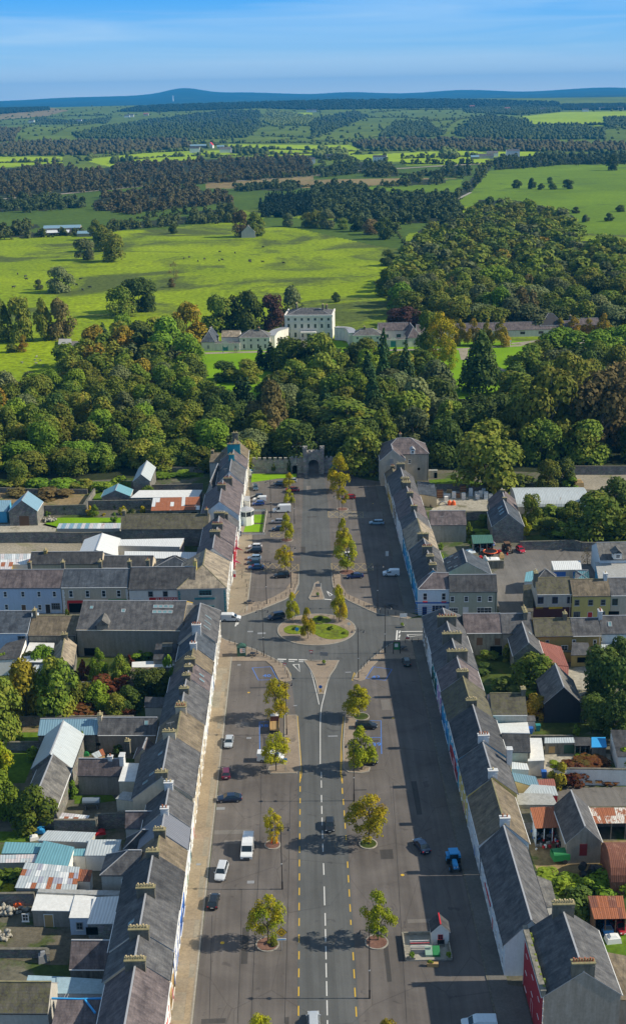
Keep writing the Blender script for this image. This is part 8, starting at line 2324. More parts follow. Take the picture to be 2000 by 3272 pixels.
# flatbed truck with timber
p=at('e',490,812); tk=empty('flatbed_truck',(p.x,p.y,.02),R(90)); tag(tk,'small truck with a white cab roof and timber bed under the broad yellow tree','truck')
b=MB(); b.taper((2.0,0,.6),(1.5,1.8),(1.3,1.6),1.5); b.build('cab',paint('cab_maroon',(.10,.03,.025),.4),tk)
b=MB(); b.box((2.0,0,2.15),(1.45,1.75,.12)); b.build('cab_roof',P_WHITE,tk)
b=MB(); b.box((2.5,0,1.6),(.5,1.5,.5)); b.build('windscreen',CGL,tk)
b=MB(); b.box((-.7,0,.9),(3.8,1.9,.12))
for s in (-1,1):b.box((-.7,s*.95,1.2),(3.8,.06,.5))
b.build('bed',P_TIMBER,tk)
for i in range(6):
 b=MB(); b.box((-.7,-.75+i*.3,1.02),(3.6,.24,.1)); b.build('plank',P_TIMBER,tk)
for sx in (2.1,-1.5):
 for s in (-1,1):b=MB(); b.tube((sx,s*.75,.4),(sx,s*1.0,.4),.4,n=12); b.build('wheel',TYRE,tk)
# green farm trailer
p=at('i',1072,545); tk=empty('farm_trailer',(p.x,p.y,.02),R(8)); tag(tk,'green covered farm trailer beside the grey gabled barn','trailer')
b=MB(); b.box((0,0,1.3),(4.0,2.0,1.2)); b.build('box',P_GREEN,tk)
b=MB()
for i in range(6):
 a0,a1=math.pi*i/6,math.pi*(i+1)/6
 b.face([(-2,-math.cos(a0),1.9+.5*math.sin(a0)),(2,-math.cos(a0),1.9+.5*math.sin(a0)),(2,-math.cos(a1),1.9+.5*math.sin(a1)),(-2,-math.cos(a1),1.9+.5*math.sin(a1))])
b.build('cover',P_GREEN,tk)
for s in (-1,1):b=MB(); b.tube((0,s*.9,.45),(0,s*1.1,.45),.45,n=12); b.build('wheel',TYRE,tk)
b=MB(); b.box((2.6,0,.6),(1.4,.12,.12)); b.build('drawbar',P_BLACK,tk)

# ------------------------------------------------------------------ street furniture
def lamp(c,x,y,h=12.2,label='',arms=2,rot=0):
 p=at(c,x,y); r=empty('street_lamp',(p.x,p.y,0),R(rot)); tag(r,label,'street lamp','black lamp posts of the square')
 if 'lamp' not in _wc:
  a=MB(); a.tube((0,0,0),(0,0,1.3),.14,.12,10); a.tube((0,0,1.3),(0,0,12.2),.085,.06,8); a.tube((0,0,1.25),(0,0,1.4),.17,.17,8); a.tube((0,0,5.0),(0,0,5.12),.10,.10,8)
  ar=MB(); ar.tube((-1.35,0,11.75),(1.35,0,11.75),.04,n=6); ar.tube((-.8,0,11.75),(0,0,11.2),.03,n=5); ar.tube((.8,0,11.75),(0,0,11.2),.03,n=5); ar.tube((0,0,12.2),(0,0,12.5),.05,.01,6)
  ln=MB(); ln.tube((0,0,11.75),(0,0,11.45),.05,n=6); ln.tube((0,0,11.5),(0,0,11.22),.12,.34,12,caps=True)
  gl=MB(); gl.tube((0,0,11.22),(0,0,11.08),.26,.16,10)
  wb_=MB(); wb_.box((0,0,4.9),(.24,.24,.14))
  _wc['lamp']=(a.mesh('pole',P_BLACK),ar.mesh('arm',P_BLACK),ln.mesh('lantern',P_BLACK),gl.mesh('lamp_glass',LAMP),wb_.mesh('band',P_WHITE))
 a,ar,ln,gl,wb_=_wc['lamp']
 place('pole',a,r); place('arm',ar,r); place('band',wb_,r)
 for s in (-1,1):o=place('lantern',ln,r,(s*1.35,0,0)); place('lamp_glass',gl,o)
 r.scale=(1,1,h/12.2)
for c,x,y,lb in (('h',543,738,'lamp post beside the thin gold tree, left parking side'),('h',1142,1490,'nearest tall lamp post right of the carriageway'),('h',1035,130,'lamp post in front of the dense olive tree'),('e',573,860,'lamp post beside the timber truck'),('e',1065,468,'lamp post on the right apron below the roundabout'),('e',415,320,'lamp post near the green kiosk'),('e',1248,296,'lamp post beside the green map board'),
     ('b',604,1032,'lamp post on the left island by the black four-wheel drive'),('b',435,1143,'lamp post on the left apron above the roundabout'),('b',1197,1170,'lamp post on the right apron above the roundabout'),('b',932,650,'lamp post among the yellow-green trees right of the road'),('b',465,545,'lamp post at the lawn railings'),('b',626,588,'lamp post in front of the large white van'),('b',645,275,'lamp post farthest away by the castle lawn')):
 lamp(c,x,y,12.4,lb,rot=-2)
# bollards
bm=MB(); bm.tube((0,0,0),(0,0,.95),.07,.06,8); bm.tube((0,0,.95),(0,0,1.08),.085,.03,8); bm=bm.mesh('bollard',P_BLACK)
def bollards(c,L_,n,lb,z=.12):
 L2=[Vector(xy(at(c,*q))) for q in L_]
 seg=[(b_-a).length for a,b_ in zip(L2[:-1],L2[1:])]; tot=sum(seg)
 for i in range(n):
  t=tot*(i+.5)/n; k=0
  while k<len(seg)-1 and t>seg[k]:t -= seg[k]; k+=1
  q=L2[k].lerp(L2[k+1],t/seg[k])
  tag(place('bollard',bm,None,(q.x,q.y,z)),lb,'bollard','black bollards: '+lb)
bollards('e',[(160,222),(340,280),(480,350),(550,400),(575,450),(585,480)],15,'black bollard on the left apron below the roundabout')
bollards('e',[(1075,420),(1155,345),(1275,248),(1400,225),(1500,222)],15,'black bollard on the right apron below the roundabout')
bollards('b',[(265,1212),(400,1165),(555,1098),(620,1052),(645,1000),(648,940)],15,'black bollard on the left apron above the roundabout')
bollards('b',[(890,950),(900,1018),(940,1070),(1005,1112),(1130,1172),(1210,1205),(1400,1235)],18,'black bollard on the right apron above the roundabout')
bollards('k',[(770,600),(765,690),(820,740),(815,920)],6,'short post along the left pavement by the parked cars',.02)
# roundabout warning sign
def sign(name,label,c,x,y,h,plates,rot=0,posts=(0,),pm=P_GREY,cat='road sign'):
 p=at(c,x,y); r=empty(name,(p.x,p.y,.02),R(rot)); tag(r,label,cat)
 b=MB()
 for q in posts:b.tube((q,0,0),(q,0,h),.05,n=8)
 b.build('post',pm,r) if len(posts) == 1 else [MB().tube((q,0,0),(q,0,h),.05,n=8).build('post',pm,r) for q in posts]
 for shape,z,w,hh,m in plates:
  b=MB(); y0=-.09
  if shape == 'diamond':b.face([(0,y0,z-w),(w,y0,z),(0,y0,z+w),(-w,y0,z)]); b.face([(0,y0+.03,z-w),(-w,y0+.03,z),(0,y0+.03,z+w),(w,y0+.03,z)])
  elif shape == 'disc':b.tube((0,y0+.03,z),(0,y0,z),w,n=18)
  elif shape == 'tri':b.face([(-w,y0,z+hh),(0,y0,z),(w,y0,z+hh)]); b.face([(-w,y0+.03,z+hh),(w,y0+.03,z+hh),(0,y0+.03,z)])
  elif shape == 'tri_in':b.face([(-w,y0-.01,z+hh),(0,y0-.01,z),(w,y0-.01,z+hh)])
  else:b.box((0,y0+.015,z),(w,.04,hh))
  b.build('plate',m,r)
 return r
sg=sign('warning_sign','yellow diamond roundabout warning sign with a white plate, beside the green and gold tree','h',540,1160,3.1,[('diamond',3.4,.92,0,P_BLACK),],rot=0)
b=MB(); b.face([(0,-.11,2.52+.04),(.86,-.11,3.4),(0,-.11,4.24),(-.86,-.11,3.4)]); b.build('plate',P_YEL,sg)
for i in range(3):
 b=MB(); a0=math.radians(90+i*120)
 for k in range(5):
  a,a2=a0+k*.28,a0+(k+1)*.28
  b.face([(.27*math.cos(a),-.125,3.4+.27*math.sin(a)),(.40*math.cos(a),-.125,3.4+.40*math.sin(a)),(.40*math.cos(a2),-.125,3.4+.40*math.sin(a2)),(.27*math.cos(a2),-.125,3.4+.27*math.sin(a2))])
 a=a0+5*.28
 b.face([(.20*math.cos(a),-.125,3.4+.20*math.sin(a)),(.48*math.cos(a),-.125,3.4+.48*math.sin(a)),(.35*math.cos(a+.45),-.125,3.4+.35*math.sin(a+.45))])
 b.build('arrow',P_BLACK,sg)
b=MB(); b.box((0,-.1,2.1),(1.5,.05,.36)); pz2=b.build('plate',P_WHITE,sg)
b=MB(); b.box((0,-.13,2.1),(1.1,.02,.12)); b.build('lettering_bar',P_LBLUE,pz2)
sign('give_way_sign','give way sign on the paved splitter below the roundabout','e',741,352,2.4,[('tri',2.0,.5,.85,P_RED),('tri_in',2.18,.3,.5,P_WHITE)])
sign('give_way_sign','give way sign among the bollards left of the yellow lines','e',560,440,2.4,[('tri',2.0,.45,.8,P_RED),('tri_in',2.18,.27,.46,P_WHITE)])
sign('direction_sign','dark two-post direction sign on the paved splitter','e',830,352,2.2,[('box',1.9,1.9,1.0,P_GREY)],posts=(-.8,.8),rot=-12)
sign('keep_left_sign','round keep-left sign on the tip of the splitter','e',805,568,1.5,[('disc',1.45,.4,0,P_BLUE),('box',.55,.3,.7,P_YEL)])
sign('keep_left_sign','blue round arrow sign on the smaller roundabout lawn','e',644,165,1.4,[('disc',1.3,.5,0,P_LBLUE)])
sign('keep_left_sign','white and blue arrow sign at the right of the roundabout','e',1000,125,1.2,[('disc',1.2,.42,0,P_WHITE)])
sign('parking_sign','blue parking sign by the white van under the gold tree','e',565,1115,3.0,[('box',2.7,.7,.8,P_LBLUE)])
sign('notice_board','white framed sign on two posts at the right cross street','b',1374,1290,3.2,[('box',2.8,1.8,1.0,P_WHITE)],posts=(-.8,.8))
sign('village_sign','dark sign with white side posts on the splitter above the roundabout','b',787,1045,1.9,[('box',1.4,1.3,.9,P_GREY)],posts=(-.9,.9),pm=P_WHITE)
sign('litter_point','white roadside unit in the shade at the right kerb','m',203,285,1.0,[('box',1.0,.9,1.5,P_WHITE)],cat='cabinet')
sign('barrier_sign','small red and white barrier at the right cross street','e',1403,210,.6,[('box',.7,.9,.4,P_RED),('box',.98,.9,.14,P_WHITE)],cat='barrier')
for x in (470,503):
 p=at('h',x,425); r=empty('marker_post',(p.x,p.y,.13)); tag(r,'red plastic marker %s of the thin gold tree' % ('left' if x == 470 else 'right'),'marker')
 b=MB(); b.tube((0,0,0),(0,0,1.1),.2,.15,8); b.build('post',P_ORANGE,r); b=MB(); b.tube((0,0,.7),(0,0,.85),.19,.18,8); b.build('band',P_RED,r)
# kiosk, map board, picnic tables, planters
p=at('e',262,312); r=empty('kiosk',(p.x,p.y,.12),R(8)); tag(r,'dark green kiosk with a notice panel at the left apron','kiosk')
b=MB(); b.box((0,0,1.2),(2.0,1.6,2.4)); b.build('wall',P_DGREEN,r); b=MB(); b.taper((0,0,2.4),(2.3,1.9),(.4,.3),.7); b.build('roof',P_DGREEN,r)
b=MB(); b.box((.2,-.83,1.5),(1.2,.05,1.2)); q=b.build('notice_panel',P_WHITE,r)
for i in range(6):b=MB(); b.box((-.1+.3*(i % 3),-.87,1.25+.5*(i//3)),(.2,.03,.3)); b.build('notice',(P_ORANGE,P_TIMBER,P_GREY)[i % 3],q)
p=at('e',1328,300); r=empty('map_board',(p.x,p.y,.12),R(0)); tag(r,'green framed town map board on the right apron','map board')
for s in (-1,1):b=MB(); b.box((s*.8,0,1.5),(.16,.3,3.0)); b.build('post',P_BLACK,r)
b=MB(); b.box((0,0,1.9),(1.4,.12,1.9)); b.build('panel',P_GREEN,r); b=MB(); b.box((-.1,-.08,2.1),(.8,.04,.9)); b.build('map',P_WHITE,r); b=MB(); b.taper((0,0,3.0),(2.0,.7),(1.2,.1),.4); b.build('roof',P_BLACK,r)
def picnic(label,c,x,y):
 p=at(c,x,y); r=empty('picnic_table',(p.x,p.y,.1),rng.uniform(0,1)); tag(r,label,'picnic table','black round picnic tables')
 b=MB(); b.tube((0,0,.7),(0,0,.78),.65,n=12); b.tube((0,0,0),(0,0,.7),.08,n=6); b.build('tabletop',P_BLACK,r)
 for i in range(4):
  a=i*math.pi/2; b=MB(); b.tube((math.cos(a)*1.15,math.sin(a)*1.15,.40),(math.cos(a)*1.15,math.sin(a)*1.15,.47),.3,n=8); b.tube((math.cos(a)*1.15,math.sin(a)*1.15,.4),(0,0,.15),.04,n=5); b.build('seat',P_BLACK,r)
picnic('round picnic table by the dark green kiosk','e',340,318); picnic('round picnic table on the left apron above the roundabout','b',315,1140); picnic('round picnic table in the shade above the roundabout','b',1280,1160); picnic('round picnic table behind the green map board','e',1368,275)
for c,x,y,lb in (('e',830,378,'planter with a small green plant on the splitter below the roundabout'),('b',787,1092,'planter with red flowers on the splitter above the roundabout'),('m',380,1095,'planter in front of the framed sign at the right cross street'),('i',37,1222,'potted shrub left of the model cottage platform'),('i',290,1222,'potted shrub right of the model cottage platform')):
 p=at(c,x,y); r=empty('planter',(p.x,p.y,.1)); tag(r,lb,'planter'); b=MB(); b.taper((0,0,0),(.7,.7),(.9,.9),.55); b.build('pot',CONC,r)
 o=place('plant',CSH[0],r,(0,0,.35)); o.scale=(.5,.5,.75); o.material_slots[0].link='OBJECT'; o.material_slots[0].material=LF_IVY
p=at('i',177,1268); r=empty('flower_trough',(p.x,p.y,.02),R(-4)); tag(r,'long timber flower trough in front of the model cottage platform','flower trough')
b=MB(); b.box((0,0,.3),(1.7,.55,.6)); b.build('trough',P_TIMBER,r); o=place('plant',CSH[1],r,(-.4,0,.4)); o.scale=(.5,.35,.7); o.material_slots[0].link='OBJECT'; o.material_slots[0].material=LF_IVY
# model cottage and farm display on its platform
p=at('i',150,1232); r=empty('display_platform',(p.x,p.y,0)); tag(r,'low stone platform holding the small white cottage and the farm display','platform')
b=MB(); b.box((0,3.1,.12),(7.2,6.2,.24)); b.build('base',CONC,r)
for a_,b__ in (((-3.6,0,.5),(7.2,.2,.75)),((-3.55,3.1,.5),(.2,6.2,.75)),((3.55,3.1,.5),(.2,6.2,.75))):
 pass
for cx_1,cy_1,sx_1,sy_1 in ((-3.5,3.1,.22,6.2),(3.5,3.1,.22,6.2),(0,6.15,7.0,.2)):b=MB(); b.box((cx_1,cy_1,.45),(sx_1,sy_1,.6)); b.build('kerb_wall',YARDC,r)
p2=at('i',228,1120)
r=empty('model_cottage',(p2.x,p2.y+1.1,.24)); tag(r,'small white cottage with dark slates, red ridge and a red window','cottage')
b=MB(); w2,l2_,h1,h2=1.35,1.3,2.3,3.6
b.face([(-w2,-l2_,0),(w2,-l2_,0),(w2,-l2_,h1),(0,-l2_,h2),(-w2,-l2_,h1)]); b.face([(w2,l2_,0),(-w2,l2_,0),(-w2,l2_,h1),(0,l2_,h2),(w2,l2_,h1)])
for s in (-1,1):b.face([(s*w2,-l2_*s,0),(s*w2,l2_*s,0),(s*w2,l2_*s,h1),(s*w2,-l2_*s,h1)])
b.build('wall',W_WHITE,r)
b=MB()
for s in (-1,1):
 q0=[(s*(w2+.2),-l2_-.15,h1-.18),(s*(w2+.2),l2_+.15,h1-.18),(0,l2_+.15,h2+.05),(0,-l2_-.15,h2+.05)]
 b.face([(a,c_,z+.1) for a,c_,z in q0],0,[(0,0),(2.9,0),(2.9,1.8),(0,1.8)]); b.face(q0[::-1],1); b.face([q0[0],q0[3],(q0[3][0],q0[3][1],q0[3][2]+.1),(q0[0][0],q0[0][1],q0[0][2]+.1)],1)
b.build('roof',[SL_DARK,P_WHITE],r)
b=MB(); b.box((0,0,h2+.17),(.2,2.9,.14)); b.build('ridge_tiles',P_RED,r)
window(r,Matrix.Translation((0,-l2_,.9)),.8,.9,'cross',P_RED)
b=MB(); b.box((.05,-l2_-.5,.55),(1.1,.3,.08)); b.box((.05,-l2_-.38,.85),(1.1,.06,.5)); b.box((-.4,-l2_-.5,.27),(.08,.3,.54)); b.box((.5,-l2_-.5,.27),(.08,.3,.54)); o=b.build('bench',P_BLACK,r)
p3=at('i',92,1190); r=empty('farm_display',(p3.x,p3.y+.9,.24)); tag(r,'steel framed cart display with red, white and grey rails beside the small cottage','display')
for i,m in enumerate((P_GREY,P_WHITE,P_RED,P_GREY,P_WHITE)):b=MB(); b.box((0,-.9+i*.45,1.0+(.25 if i == 2 else 0)),(3.0,.09,.12)); b.build('rail',m,r)
b=MB()
for sx in (-1.5,1.5):
 for sy in (-.95,.95):b.box((sx,sy,.6),(.1,.1,1.2))
b.build('post',P_GREY,r); b=MB(); b.box((0,-1.0,.45),(3.0,.1,.7)); b.build('panel',P_GREY,r)
for x,m in ((150,paint('panel_pale_green',(.25,.38,.30),.6)),(202,P_GREEN)):
 p4=at('i',x,1200); r=empty('sloping_hutch',(p4.x,p4.y,.3)); tag(r,'%s sloping panel in front of the small cottage' % ('pale green' if x == 150 else 'bright green'),'hutch')
 b=MB(); b.face([(-.55,-.5,.35),(.55,-.5,.35),(.55,.9,1.0),(-.55,.9,1.0)]); b.face([(-.55,-.5,.0),(.55,-.5,.0),(.55,-.5,.35),(-.55,-.5,.35)]); b.face([(.55,-.5,0),(.55,.9,0),(.55,.9,1),(.55,-.5,.35)]); b.face([(-.55,-.5,0),(-.55,-.5,.35),(-.55,.9,1),(-.55,.9,0)]); b.build('panel',m,r)
# pennants over the shop fronts
for c,x,y,lb in (('k',690,350,'pink pennant flying from the shop front, upper one'),('k',665,498,'pink pennant flying from the shop front, lower one')):
 p=at(c,x,y,4.5); r=empty('pennant',(p.x,p.y,4.2),R(-20)); tag(r,lb,'pennant'); b=MB(); b.tube((0,0,0),(0,0,1.6),.03,n=5); b.build('pole',P_GREY,r)
 b=MB(); b.face([(0,0,1.55),(2.3,.1,.35),(0,0,.7)]); b.face([(0,.02,1.55),(0,.02,.7),(2.3,.12,.35)]); b.build('flag',paint('pennant_pink',(.70,.04,.14),.7),r)
p=at('k',668,680,0); r=empty('shop_banner',(p.x+.3,p.y,.12)); tag(r,'red and white upright shop banner at the corner shops','banner'); b=MB(); b.box((0,0,1.2),(.9,.1,2.2)); b.build('banner',P_WHITE,r); b=MB(); b.box((0,-.07,.8),(.6,.04,.9)); b.build('print',P_RED,r)
p=at('k',675,450,0); r=empty('shop_banner',(p.x+.2,p.y,.12)); tag(r,'white hanging shop board between the two pink pennants','banner'); b=MB(); b.box((0,0,3.2),(1.3,.12,2.2)); b.build('banner',P_WHITE,r); b=MB(); b.box((0,-.08,3.0),(.8,.04,.6)); b.build('print',P_RED,r)
for c,x,y,lb,m in (('k',742,190,'dark blue wheeled bin by the white house wall',P_NAVY),('f',940,1150,'bright blue barrel in the rough yard',P_BLUE),('f',848,850,'blue bin beside the flat white roof',P_BLUE),('f',900,830,'dark blue-green bin behind the blue one',P_TEAL),('j',862,475,'blue statue stand at the corner of the castle lawn',P_LBLUE)):
 p=at(c,x,y); r=empty('bin',(p.x,p.y,.03)); tag(r,lb,'bin'); b=MB(); b.taper((0,0,0),(.7,.7),(.95,.95),1.3); b.build('body',m,r); b=MB(); b.box((0,0,1.36),(1.0,1.0,.1)); b.build('lid',m,r)
p=at('j',862,520); r=empty('statue',(p.x,p.y,.05)); tag(r,'white cross shaped statue at the corner of the castle lawn','statue'); b=MB(); b.box((0,0,.4),(.9,.9,.8)); b.build('plinth',CONC,r); b=MB(); b.taper((0,0,.8),(.5,.4),(.35,.3),1.6); b.box((0,0,1.95),(1.5,.3,.3)); b.tube((0,0,2.4),(0,0,2.8),.2,.16,8); b.build('figure',P_WHITE,r)

# gas yard: crates, sacks, bottles
random.seed(4)
CRATES=[('l',808,680,'tall rust brown timber crate rack in the gas yard',P_BROWN,2.0,2.6),('l',915,625,'ochre crate behind the bottle cages',P_TIMBER,1.6,1.0),('l',1072,620,'rust brown crate rack against the yard wall',P_BROWN,2.0,2.2),('l',1010,680,'low rust red crate in the gas yard',P_BROWN,1.6,1.4)]
for c,x,y,lb,m,w,h in CRATES:
 p=at(c,x,y); r=empty('crate',(p.x,p.y,.04)); tag(r,lb,'crate')
 b=MB(); b.box((0,0,h/2),(w,1.2,h)); b.build('body',paint('rust_board',(.22,.09,.04),.9) if m is P_BROWN else m,r)
 for i in range(3):b=MB(); b.box((0,-.63,h*(i+.5)/3),(w+.04,.06,.16)); b.build('slat',P_TIMBER,r)
for c,x,y,lb,h in (('l',968,685,'tall white bottle cage left of the rust rack',2.2),('l',1078,700,'white bottle cage before the rust rack',2.2),('l',1160,660,'pale blue stacked tank against the yard wall',2.6),('l',865,672,'low white cage, left of a pair',1.0),('l',903,672,'low white cage, right of a pair',1.0),('l',880,715,'grey bottle cage beside the white sacks',1.4),('l',1238,695,'white sack stack, front left',1.5),('l',1225,660,'white sack stack, rear left',1.5),('l',1272,675,'tall white sack stack',2.2),('l',1335,700,'large pale green tank in the gas yard',2.6),('l',1308,640,'pale tank behind the large one',2.0),('l',1390,690,'white sacks at the barn end of the yard',1.6)):
 p=at(c,x,y); r=empty('bottle_cage' if 'cage' in lb else ('storage_tank' if 'tank' in lb else 'sack_stack'),(p.x,p.y,.04)); tag(r,lb,'yard goods')
 n=max(1,int(h/.75))
 for k in range(n):
  b=MB(); b.taper((0,0,k*h/n),(1.25,1.1),(1.15,1.0),h/n-.06); b.build('sack' if 'sack' in lb else 'tier',W_PBLUE if 'tank' in lb else P_WHITE,r)
for x in (918,965):
 p=at('l',x,765); r=empty('gas_drum',(p.x,p.y,.04)); tag(r,'orange-red round drum in the gas yard, %s one' % ('left' if x == 918 else 'right'),'drum'); b=MB(); b.tube((0,0,0),(0,0,1.1),.75,.6,10); b.tube((0,0,1.1),(0,0,1.5),.6,.2,10); b.build('drum',P_ORANGE,r)
p=at('l',838,770); r=empty('skip',(p.x,p.y,.04)); tag(r,'grey arched scrap frame beside the orange drums','frame'); b=MB()
for i in range(6):a0,a1=math.pi*i/6,math.pi*(i+1)/6; b.tube((-1.3*math.cos(a0),0,1.3*math.sin(a0)),(-1.3*math.cos(a1),0,1.3*math.sin(a1)),.25,n=6)
b.build('arch',P_GREY,r)
# scrap corner beside the car park
for c,x,y,lb,w,h,m in (('m',1275,320,'red machine part in the scrap corner',1.2,1.3,P_RED),('m',1325,325,'white cabinet in the scrap corner',1.0,1.4,P_WHITE),('m',1490,250,'red implement beside the old tractor',1.2,1.2,P_RED),('m',1290,215,'white bath in the scrap corner',1.2,.8,P_WHITE),('m',1150,235,'pale blue tarpaulin heap at the scrap corner',3.0,.9,W_PBLUE),('m',1420,330,'long white slab beside the scrap wall',4.0,.9,P_WHITE),('c',648,715,'beige seat like box on the scrap wall',1.6,1.6,P_TIMBER),('c',690,698,'small red cone by the old tractor',.5,.8,P_RED),('i',1330,600,'yellow tipping skip in the farmyard',1.8,.8,P_YEL),('i',1415,1095,'white wrapped sack pile before the carport',2.4,1.2,P_WHITE),('i',1090,695,'white sack in the ivy bank',1.2,.7,P_WHITE),('g',120,870,'orange and teal toys heap in the near yard',1.4,.9,P_ORANGE),('g',690,355,'red storage box in the rear yard',1.9,.8,P_RED),('g',275,345,'bright blue sheeted box beside the near garden',2.0,1.0,P_LBLUE),('g',300,1235,'wire cage of grey bottles in the near yard',1.6,1.8,P_GREY),('g',670,575,'black and red machine on the rear roof yard',1.2,1.0,P_BLACK),('c',178,360,'black covered cart beside the cream outbuilding',2.2,1.2,P_BLACK),('d',595,1110,'green garden bin beside the tiny shed',1.1,.9,P_GREEN),('g',235,395,'small white garden machine on the near lawn',1.6,.9,P_WHITE),('c',1180,235,'ochre site hut in the gravel yard',3.2,3.0,P_TIMBER),('a',110,470,'white trough by the blue roofed barn',.9,1.4,P_WHITE)):
 p=at(c,x,y); r=empty('yard_clutter',(p.x,p.y,.03),rng.uniform(-.4,.4)); r.name={'red':'machine_part',}.get(lb.split()[0],lb.split()[-1] if False else 'stored_item'); tag(r,lb,'stored item')
 b=MB(); b.taper((0,0,0),(w,w*.7),(w*.85,w*.6),h*.7); b.build('body',m,r); b=MB(); b.taper((0,0,h*.7),(w*.6,w*.5),(w*.4,w*.3),h*.3); b.build('top',m,r)
# hay bales
bl=MB(); bl.tube((-.6,0,.6),(.6,0,.6),.62,n=12); bl=bl.mesh('bale',P_BLACK)
for i,(x,y,z) in enumerate(((1175,690,0),(1215,660,0),(1250,690,0),(1290,672,0),(1300,700,0),(1350,702,0),(1205,640,1.1),(1265,665,1.1),(1310,655,1.1))):
 p=at('i',x,y); tag(place('silage_bale',bl,None,(p.x,p.y,z),rng.uniform(0,3)),'black wrapped silage bale in the heap behind the ivy bank' if z == 0 else 'black wrapped silage bale on top of the heap behind the ivy bank','bale','black silage bales')
# clutter under the open rust roof
ju=MB(); rr_=random.Random(8)
for i in range(60):ju.box((rr_.uniform(-3,3),rr_.uniform(-2,2.4),rr_.uniform(.1,1.3)),(rr_.uniform(.2,.7),rr_.uniform(.2,.7),rr_.uniform(.2,.6)),rr_.randrange(5),rr_.uniform(0,3))
for c,x,y,lb in (('i',985,420,'heap of mixed household clutter under the open rust roof'),('c',530,640,'heap of mixed clutter under the green lean-to')):
 p=at(c,x,y); o=ju.build('clutter_heap',[P_WHITE,P_BLUE,P_GREY,P_RED,P_BLACK]); o.location=(p.x,p.y,0); tag(o,lb,'clutter',kind='stuff')
# silver oil tank, ladder, aerials, trampoline
p=at('g',632,180); r=empty('oil_tank',(p.x,p.y,0)); tag(r,'silver barrel shaped tank on legs in the near flower garden','tank'); b=MB(); b.tube((-1.6,0,1.5),(1.6,0,1.5),.75,n=14); b.build('barrel',paint('tank_silver',(.3,.36,.4),.35,.6),r)
for s in (-1,1):b=MB(); b.box((s*1.1,0,.45),(.15,1.2,.9)); b.build('leg',P_GREY,r)
p0,p1=at('g',462,1458,4.9),at('g',350,1720,3.4); r=empty('ladder',tuple(p0)); tag(r,'aluminium ladder lying on the near slate lean-to','ladder')
d=p1-p0; sd_=Vector((-d.y,d.x,0)).normalized()*.22
for s in (-1,1):b=MB(); b.tube(sd_*s,d+sd_*s,.04,n=5); b.build('rail',P_GREY,r)
for i in range(16):b=MB(); q=d*((i+.5)/16); b.tube(q-sd_,q+sd_,.025,n=4); b.build('rung',P_GREY,r)
for L_,lb in ((((355,1490),(540,1495),(700,1490)),'long bright blue flashing strip across the near slate lean-to'),(((585,1500),(655,1590)),'short slanting blue flashing on the near slate lean-to')):
 L2=[at('g',*q,4.95) for q in L_]; o=MB()
 for a,q in zip(L2[:-1],L2[1:]):o.tube(a,q,.16,n=4)
 tag(o.build('flashing',P_LBLUE),lb,'flashing')
for c,x,y,z,lb in (('i',1105,1100,10.6,'tv aerial on the roof of the red and white house'),('j',575,480,10.2,'tv aerial on the west row near the castle end'),('d',1175,935,8.2,'tv aerial on the brown lichened house'),('j',712,90,12.5,'tall aerial mast on the last west row house'),('m',560,80,9.9,'tv aerial on the shaded east row house'),('l',830,960,7.5,'small bent vent on the stained purple roof'),('a',850,700,4.5,'lattice aerial beside the white warehouse')):
 p=at(c,x,y,z); r=empty('aerial',tuple(p),.4); tag(r,lb,'aerial'); b=MB(); b.tube((0,0,-.6),(0,0,1.8),.035,n=5); b.build('mast',P_GREY,r); b=MB(); b.tube((-.8,0,1.7),(.8,0,1.7),.025,n=4)
 for i in range(6):b.tube((-.7+i*.28,-.35,1.7),(-.7+i*.28,.35,1.7),.02,n=4)
 b.build('antenna',P_GREY,r)
p=at('m',1385,255); r=empty('trampoline',(p.x,p.y,0)); tag(r,'round orange rimmed trampoline in the scrap corner','trampoline')
b=MB(); C1=circ(0,0,2.0,20)
for i in range(20):b.tube((*C1[i],.9),(*C1[(i+1) % 20],.9),.16,n=5)
b.build('rim',P_ORANGE,r); b=MB(); b.poly(circ(0,0,1.8,20),.86,.88); b.build('mat',P_BLACK,r)
for i in range(4):b=MB(); b.tube((*C1[i*5],0),(*C1[i*5],.9),.05,n=5); b.build('leg',P_GREY,r)
# stones heap
sv,sf=ico(3,0)
for nm,c,x,y,sp_,n_ in (('stone_heap','a',345,462,2.6,40),('stone_heap','g',35,905,2.8,60),('stone_heap','g',20,1080,1.8,40)):
 p=at(c,x,y); Vs=[]; Fs=[]
 for i in range(n_):
  s_=nrng.uniform(.2,.5); q=sv*s_*(1+.25*nrng.normal(size=(12,1)))+np.array([nrng.normal()*sp_*.5,nrng.normal()*sp_*.25,.2+abs(nrng.normal())*.35]); Fs.append(sf+12*i); Vs.append(q)
 o=place(nm,npmesh(nm,np.concatenate(Vs),np.concatenate(Fs),CONC),None,(p.x,p.y,0)); tag(o,{'a345':'pale stone heap beside the garden lawn','g35':'rubble heap in the near left yard','g20':'white rubble heap at the near left edge'}[c+str(x)],'stones',kind='stuff')

